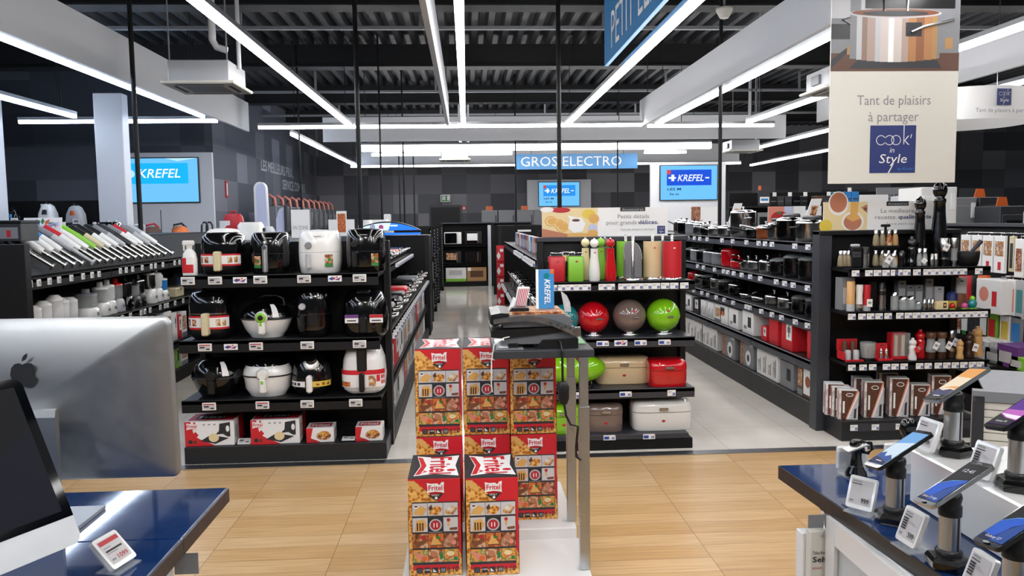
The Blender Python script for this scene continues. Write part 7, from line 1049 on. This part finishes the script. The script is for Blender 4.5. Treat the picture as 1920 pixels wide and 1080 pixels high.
# ---------------------------------------------------------------- price tags in clear holders
def etag(p0, p1, z, h, lab, price_, red=False, lean=.45, brand='SAMSUNG', bars=True):
    p0 = V((p0[0], p0[1])); p1 = V((p1[0], p1[1])); d = (p1 - p0); w = d.length; rz = math.atan2(d.y, d.x); c = (p0 + p1) / 2
    t = T('price_tag', lab, 'price tag', (c.x, c.y, z), rz); rot = Matrix.Rotation(-lean, 3, 'X'); up = rot @ V((0, 0, 1)); fr = Fr((-w / 2, 0, .012), (1, 0, 0), up)
    B().prism(fr, rrect_at(w, h, .006), 0, -.011, 'white_gloss').build('case', t); b = B().rect(fr, w * .09, h * .13, w * .91, h * .9, 'eink', .0006)
    if red: b.rect(fr, w * .12, h * .74, w * .9, h * .87, 'ink_red', .001); b.rect(fr, w * .16, h * .5, w * .82, h * .56, 'ink', .001); b.rect(fr, w * .16, h * .62, w * .45, h * .65, 'ink_grey', .001); b.rect(fr, w * .16, h * .44, w * .6, h * .47, 'ink_grey', .001); b.rect(fr, w * .16, h * .22, w * .32, h * .28, 'ink_grey', .001); b.txt(fr, price_, w * .42, h * .2, h * .14, 'ink_red', .0012, bold=.01, w=w * .4)
    else:
        b.txt(fr, brand, w * .13, h * .81, h * .055, 'ink', .001, w=w * .33); b.rect(fr, w * .13, h * .745, w * .5, h * .77, 'ink', .001); b.rect(fr, w * .13, h * .2, w * .28, h * .26, 'ink_grey', .001); b.txt(fr, price_, w * .55, h * .2, h * .15, 'ink', .0012, bold=.014, w=w * .29)
        if bars:
            for k in range(5): b.rect(fr, w * .13, h * (.36 + k * .07), w * .36, h * (.41 + k * .07), 'ink', .001)
            for k in range(3): b.rect(fr, w * .42, h * (.56 + k * .035), w * (.85 - .12 * k), h * (.57 + k * .035), 'ink_grey', .001)
    b.build('display', t); hb = B(); bk = fr.p(0, 0, -.012); hb.prism(Fr((-w / 2, 0, 0), (1, 0, 0), (0, 1, 0)), [(0, -.01), (w, -.01), (w, .045), (0, .045)], 0, .003, 'acrylic'); hb.prism(fr, [(0, 0), (w, 0), (w, h * .7), (0, h * .7)], -.012, -.015, 'acrylic'); hb.build('holder', t); return t
def rrect_at(w, h, r): return [(x + w / 2, y + h / 2) for x, y in rrect(w, h, r, 4)]
q0, q1 = onZ(215, 1080, DZ), onZ(258, 1052, DZ); etag(q0, q1, DZ + .001, .075, 'white electronic price tag with red strip reading 1099 on the computer table', '1099', True, .75)
# ---------------------------------------------------------------- phone table
t = T('display_table', 'dark blue gloss display table with phones on black posts', 'table', (1.6, 1.2, 0)); ft = Fr((0, 0, DZ), (1, 0, 0), (0, 1, 0)); e1, e2 = onZ(1462, 873, DZ), onZ(1770, 1081, DZ); dv = (e2 - e1); e3 = e1 + dv * 1.6
B().prism(ft, [(e1.x, e1.y), (2.6, e1.y + .0), (2.6, e3.y), (e3.x, e3.y)], 0, -.04, 'desk_blue').build('table_top', t, True); B().prism(ft, [(e1.x - .003, e1.y + .003), (e1.x + .001, e1.y + .003), (e3.x + .001, e3.y), (e3.x - .003, e3.y)], -.001, -.039, 'desk_edge').prism(ft, [(e1.x, e1.y - .0), (2.6, e1.y), (2.6, e1.y + .004), (e1.x, e1.y + .004)], -.001, -.039, 'desk_edge').build('edge_band', t, True)
cx0 = onZ(1562, 977, DZ - .04).x; B().box(cx0 + .02, 2.5, e3.y + .1, 1.94, 0, DZ - .04, 'desk_panel', .004).build('cabinet', t, True)
b = B(); y0, y1 = e3.y + .1, 1.95
b.box(cx0, cx0 + .02, y1 - .05, y1, 0, DZ - .04, 'white_gloss').box(cx0, cx0 + .02, y0, y1 - .051, DZ - .1, DZ - .04, 'white_gloss').box(cx0, cx0 + .02, y0, y1 - .051, 0, .1, 'white_gloss'); b.build('window_frame', t, True); B().box(cx0 + .008, cx0 + .014, y0, y1 - .05, .1, DZ - .1, 'glass').build('window_glass', t, True)
RZ = 1.035; rx = .5 * (onZ(1730, 852, RZ).x + onZ(1920, 953, RZ).x); t = T('display_riser', 'white raised display step on the phone table', 'display riser', (1.5, 1.5, DZ)); B().box(rx, 2.1, .7, onZ(1700, 842, RZ).y, DZ + .001, RZ, 'white_gloss', .004).build('riser', t, True)
def phone_post(px, py, z, lab):
    p = onZ(px, py, z); t = T('phone_stand', lab, 'phone stand', (p.x, p.y, z + .001), .35); B().lathe([(.043, 0), (.045, .004), (.045, .016), (.040, .024), (.026, .026)], 'black_gloss', 6, smooth=False).lathe([(.026, .024), (.026, .034), (.022, .038)], 'black_plastic', 20).build('base', t)
    B().lathe([(.0205, .036), (.0205, .112)], 'alu', 20).build('column', t); B().box(-.0022, .0022, -.0212, -.019, .038, .112, 'black_plastic').build('seam', t); B().lathe([(.0225, .108), (.0225, .128), (.0195, .132), (.0225, .146), (.020, .154), (.012, .158)], 'black_plastic', 20).build('head', t); return p
def phone(c, lab, m_frame, kind, L=.155, W_=.073, ly=.08, lz_=.49):
    ld = V((.87, ly, lz_)).normalized(); wd = V((-.08, -.99, .12)); wd = (wd - ld * wd.dot(ld)).normalized(); o = V(c) - ld * L / 2 - wd * W_ / 2; t = T('smartphone', lab, 'phone', tuple(c)); RL[t.name] = tuple(c)
    fr = Fr(o, wd, ld); B().prism(fr, rrect_at(W_, L, .010), 0, -.008, m_frame).build('body', t, True); b = B().poly(fr, rrect_at(W_, L, .010), 'black_gloss', .0003); b.build('front_glass', t, True); s = B(); a0, a1, c0, c1 = W_ * .04, W_ * .96, L * .08, L * .93
    R_ = lambda x0, y0, x1, y1, m, l: s.rect(fr, a0 + (a1 - a0) * x0, c0 + (c1 - c0) * y0, a0 + (a1 - a0) * x1, c0 + (c1 - c0) * y1, m, l); G = lambda pts, m, l: s.poly(fr, [(a0 + (a1 - a0) * x, c0 + (c1 - c0) * y) for x, y in pts], m, l); TX = lambda tx, x, y, h, w, m='ph_txt': s.txt(fr, tx, a0 + (a1 - a0) * x, c0 + (c1 - c0) * y, h, m, .0016, 'c', w=w)
    if kind == 'orange': R_(0, 0, 1, 1, 'ph_peach', .0006); G([(0, .72), (1, .68), (1, 1), (0, 1)], 'ph_orange', .0008); G([(0, 0), (1, 0), (1, .27), (.7, .3), (.4, .24), (0, .3)], 'ph_navy', .0008); G([(.1, .3), (.6, .34), (1, .31), (1, .4), (.5, .38)], 'ph_orange', .0009); R_(0, 0, 1, .1, 'ph_black', .001); R_(.3, .05, .7, .075, 'ph_txt', .0013)
    elif kind == 'sky': R_(0, 0, 1, 1, 'ph_sky', .0006); G([(0, .3), (1, .2), (1, .72), (0, .62)], 'ph_ice', .0008); G([(0, 0), (1, 0), (1, .2), (.7, .3), (.45, .22), (.25, .36), (0, .3)], 'ph_blue', .0009); G([(.0, .0), (1, 0), (1, .08), (.5, .15), (0, .2)], 'ph_deep', .001); R_(.32, .08, .68, .1, 'ph_txt', .0013)
    elif kind == 'violet': R_(0, 0, 1, 1, 'ph_violet', .0006); G([(0, .2), (1, .12), (1, .42), (0, .42)], 'ph_mag', .0008); G([(0, .3), (.45, .2), (1, .16), (1, .26), (.5, .28)], 'ph_white', .001); G([(0, 0), (1, 0), (1, .14), (.45, .18), (0, .28)], 'ph_black', .0012); TX('Galaxy S8', .5, .06, .006, .034); R_(.3, .72, .7, .74, 'ph_txt', .0013)
    else:
        R_(0, 0, 1, 1, 'ph_black', .0006); G([(0, 0), (1, 0), (1, .62), (.6, .6), (0, .45)], 'ph_deep', .0008); G([(0, .38), (.4, .52), (1, .62), (1, .55), (.6, .35), (.45, .1), (0, .12)], 'ph_royal', .001); G([(.45, .0), (1, 0), (1, .5), (.75, .42), (.55, .25)], 'ph_blue', .0011); G([(0, .385), (.4, .52), (.98, .615), (.4, .54), (0, .40)], 'ph_sky', .0014)
        TX('12:45', .5, .78, .010, .034); TX('Galaxy S7 edge' if kind == 'edge' else 'Galaxy S7', .5, .05, .0065, .05 if kind == 'edge' else .04); s.disc(fr, W_ * .5, L * .04, .009, 'grey_mid', .0012, 12, .003); R_(.4, 1.02, .6, 1.03, 'grey_mid', .001)
    s.build('screen', t, True); return t
def on_post(p, z, **k): return (p.x + .002, p.y - .002, z + .176)
for a in ((1677, 978, DZ, 'black phone post with silver column under the blue mountain phone', 'smartphone showing blue sky and mountain wallpaper, black frame', 'black_plastic', 'sky'), (1778, 1062, DZ, 'black phone post with silver column under the silver clock-screen phone', 'smartphone with silver frame showing a clock and blue curves', 'alu', 'edge'),
          (1785, 852, RZ, 'black phone post with silver column under the orange wallpaper phone', 'smartphone showing orange sunset wallpaper on the white riser', 'alu', 'orange'), (1908, 917, RZ, 'black phone post with silver column under the purple wallpaper phone', 'smartphone showing purple wallpaper at the picture edge', 'black_plastic', 'violet'), (1900, 1155, DZ, 'black phone post with silver column at the picture corner', 'smartphone with black frame and blue curves, cut by the picture corner', 'black_plastic', 'blue')):
    p = phone_post(a[0], a[1], a[2], a[3]); phone(on_post(p, a[2]), a[4], a[5], a[6])
def tagpx(x0, y0, x1, y1, z, *r, **k): a, b_ = onZ(x0, y0, z), onZ(x1, y1, z); d = (b_ - a).normalized() * .066; m = (a + b_) / 2; etag(m - d / 2, m + d / 2, z + .001, .078, *r, **k)
tagpx(1582, 957, 1636, 972, DZ, 'white price tag reading 999 on the blue table before the mountain phone', '999', bars=False, lean=.35); tagpx(1672, 1015, 1718, 1045, DZ, 'white price tag reading 599 before the silver clock-screen phone', '599', lean=.35); tagpx(1700, 842, 1752, 862, RZ, 'white price tag reading 999 on the riser before the orange phone', '999', bars=False, lean=.35); tagpx(1808, 895, 1856, 915, RZ, 'white price tag reading 799 on the riser before the purple phone', '799', lean=.35); tagpx(1795, 1105, 1842, 1140, DZ, 'white price tag at the lower picture edge before the corner phone', '449', lean=.35)
p = onZ(1868, 898, RZ); b = B().box(-.04, .04, -.025, .025, 0, .003, 'paper').rect(Fr((-.04, -.025, .003), (1, 0, 0), (0, 1, 0)), .01, .028, .03, .045, 'teal_gloss').disc(Fr((.02, 0, .003), (1, 0, 0), (0, 1, 0)), .008, 0, .017, 'blue', .0006).disc(Fr((.02, 0, .003), (1, 0, 0), (0, 1, 0)), -.022, -.002, .011, 'ink_red', .0006, 16, .006); one(b, 'promo_card', 'small white promotional card with blue and red stickers lying on the riser', 'card', (p.x - .005, p.y, RZ + .001), -.5)
# watch stand, tags seen from behind
p = onZ(1605, 893, DZ); t = T('smartwatch_stand', 'curved glossy black stand holding a smartwatch at the table corner', 'watch stand', (p.x, p.y, DZ + .001)); B().slathe([(.03, .024, 0), (.028, .022, .012), (.017, .015, .03), (.013, .012, .055), (.015, .012, .075), (.02, .014, .092), (.012, .01, .102)], 'black_gloss', 2.4, 20).build('stand', t); B().slathe([(.018, .014, .026), (.019, .015, .030)], 'grey_light', 2.4, 20, cap=False).build('ring', t)
t2 = T('smartwatch', 'black smartwatch with thin edge-on silver screen on the curved stand', 'watch', (p.x, p.y, DZ + .08)); q = B().box(-.03, .03, -.018, .018, -.002, .002, 'steel', .001).build('case', t2); q.location = (-.012, -.018, .008); q.rotation_euler = (0, -.32, 0); B().tube([(.01, -.012, .02), (.035, -.01, .015), (.04, -.008, -.002), (.03, -.006, -.014), (.016, -.008, -.01), (.012, -.01, .004)], .005, 'black_gloss', 8).build('strap', t2)
def backtag(px, py, lab, rz):
    p = onZ(px, py, DZ); t = T('price_tag', lab, 'price tag', (p.x, p.y, DZ + .001), rz); B().box(-.045, .045, 0, .011, .01, .075, 'white_gloss', .004).build('case', t); B().rect(Fr((-.045, 0, .01)), .006, .004, .084, .058, 'eink').build('back_plate', t); B().box(-.045, .045, -.045, 0, 0, .003, 'acrylic').box(-.045, .045, -.004, -.001, .003, .06, 'acrylic').build('holder', t)
backtag(1598, 886, 'white price tag seen from behind at the phone table corner', .05); backtag(1686, 880, 'white price tag seen from behind, half hidden by the mountain phone', .1)
t = T('phone_stand', 'plain black curved stand behind the mountain phone', 'phone stand', tuple(onZ(1702, 872, DZ)[:2]) + (DZ + .001,)); B().slathe([(.03, .026, 0), (.026, .022, .014), (.014, .014, .03), (.014, .014, .09)], 'black_gloss', 2.6, 20).build('base', t); B().slathe([(.02, .016, .088), (.026, .02, .105), (.02, .015, .128), (.01, .01, .136)], 'black_gloss', 2.6, 20).build('head', t)
# selfie stick packs on a hook at the end of the phone cabinet
X0 = .92; t = T('selfie_stick_pack', 'white hanging pack lettered Take Better Selfie under the phone table corner', 'package', (X0 - .03, 1.975, .6)); b = B().box(.864, .925, 1.957, 1.987, .60, .815, 'cream_paper', .002); fr = Fr((.864, 1.957, .6)); b.txt(fr, 'Take Better', .005, .155, .0085, 'ink', .001, w=.045); b.txt(fr, 'Selfie', .005, .135, .014, 'ink', .001, bold=.02, w=.054); b.txt(fr, 'xion', .004, .116, .008, 'ink_red', .001, w=.026); b.rect(fr, .006, .095, .03, .097, 'ink', .001).rect(fr, .006, .085, .05, .0865, 'ink_grey', .001).rect(fr, .006, .078, .05, .0795, 'ink_grey', .001); b.box(.889, .899, 1.955, 1.957, .80, .806, 'grey_light'); b.build('pack', t, True); B().tube([(.894, 1.945, .804), (.894, 1.95, .85), (.91, 2.0, .858)], .0025, 'chrome', 6).build('hook', t, True)
t = T('selfie_stick_pack', 'white pack edge behind the selfie pack under the phone table', 'package', (.86, 2.0, .6)); b = B().box(.856, .90, 1.99, 2.03, .60, .797, 'paper', .002); b.txt(Fr((.856, 1.99, .6)), 'selfiest', .010, .02, .006, 'ink_grey', .001, rot=PI / 2); b.build('pack', t, True)
oneW(B().box(.853, .918, 1.948, 1.951, .828, .862, 'grey_mid').box(.905, .909, 1.948, 2.0, .855, .859, 'chrome'), 'label_holder', 'grey label holder on the hook above the selfie packs', 'label holder')
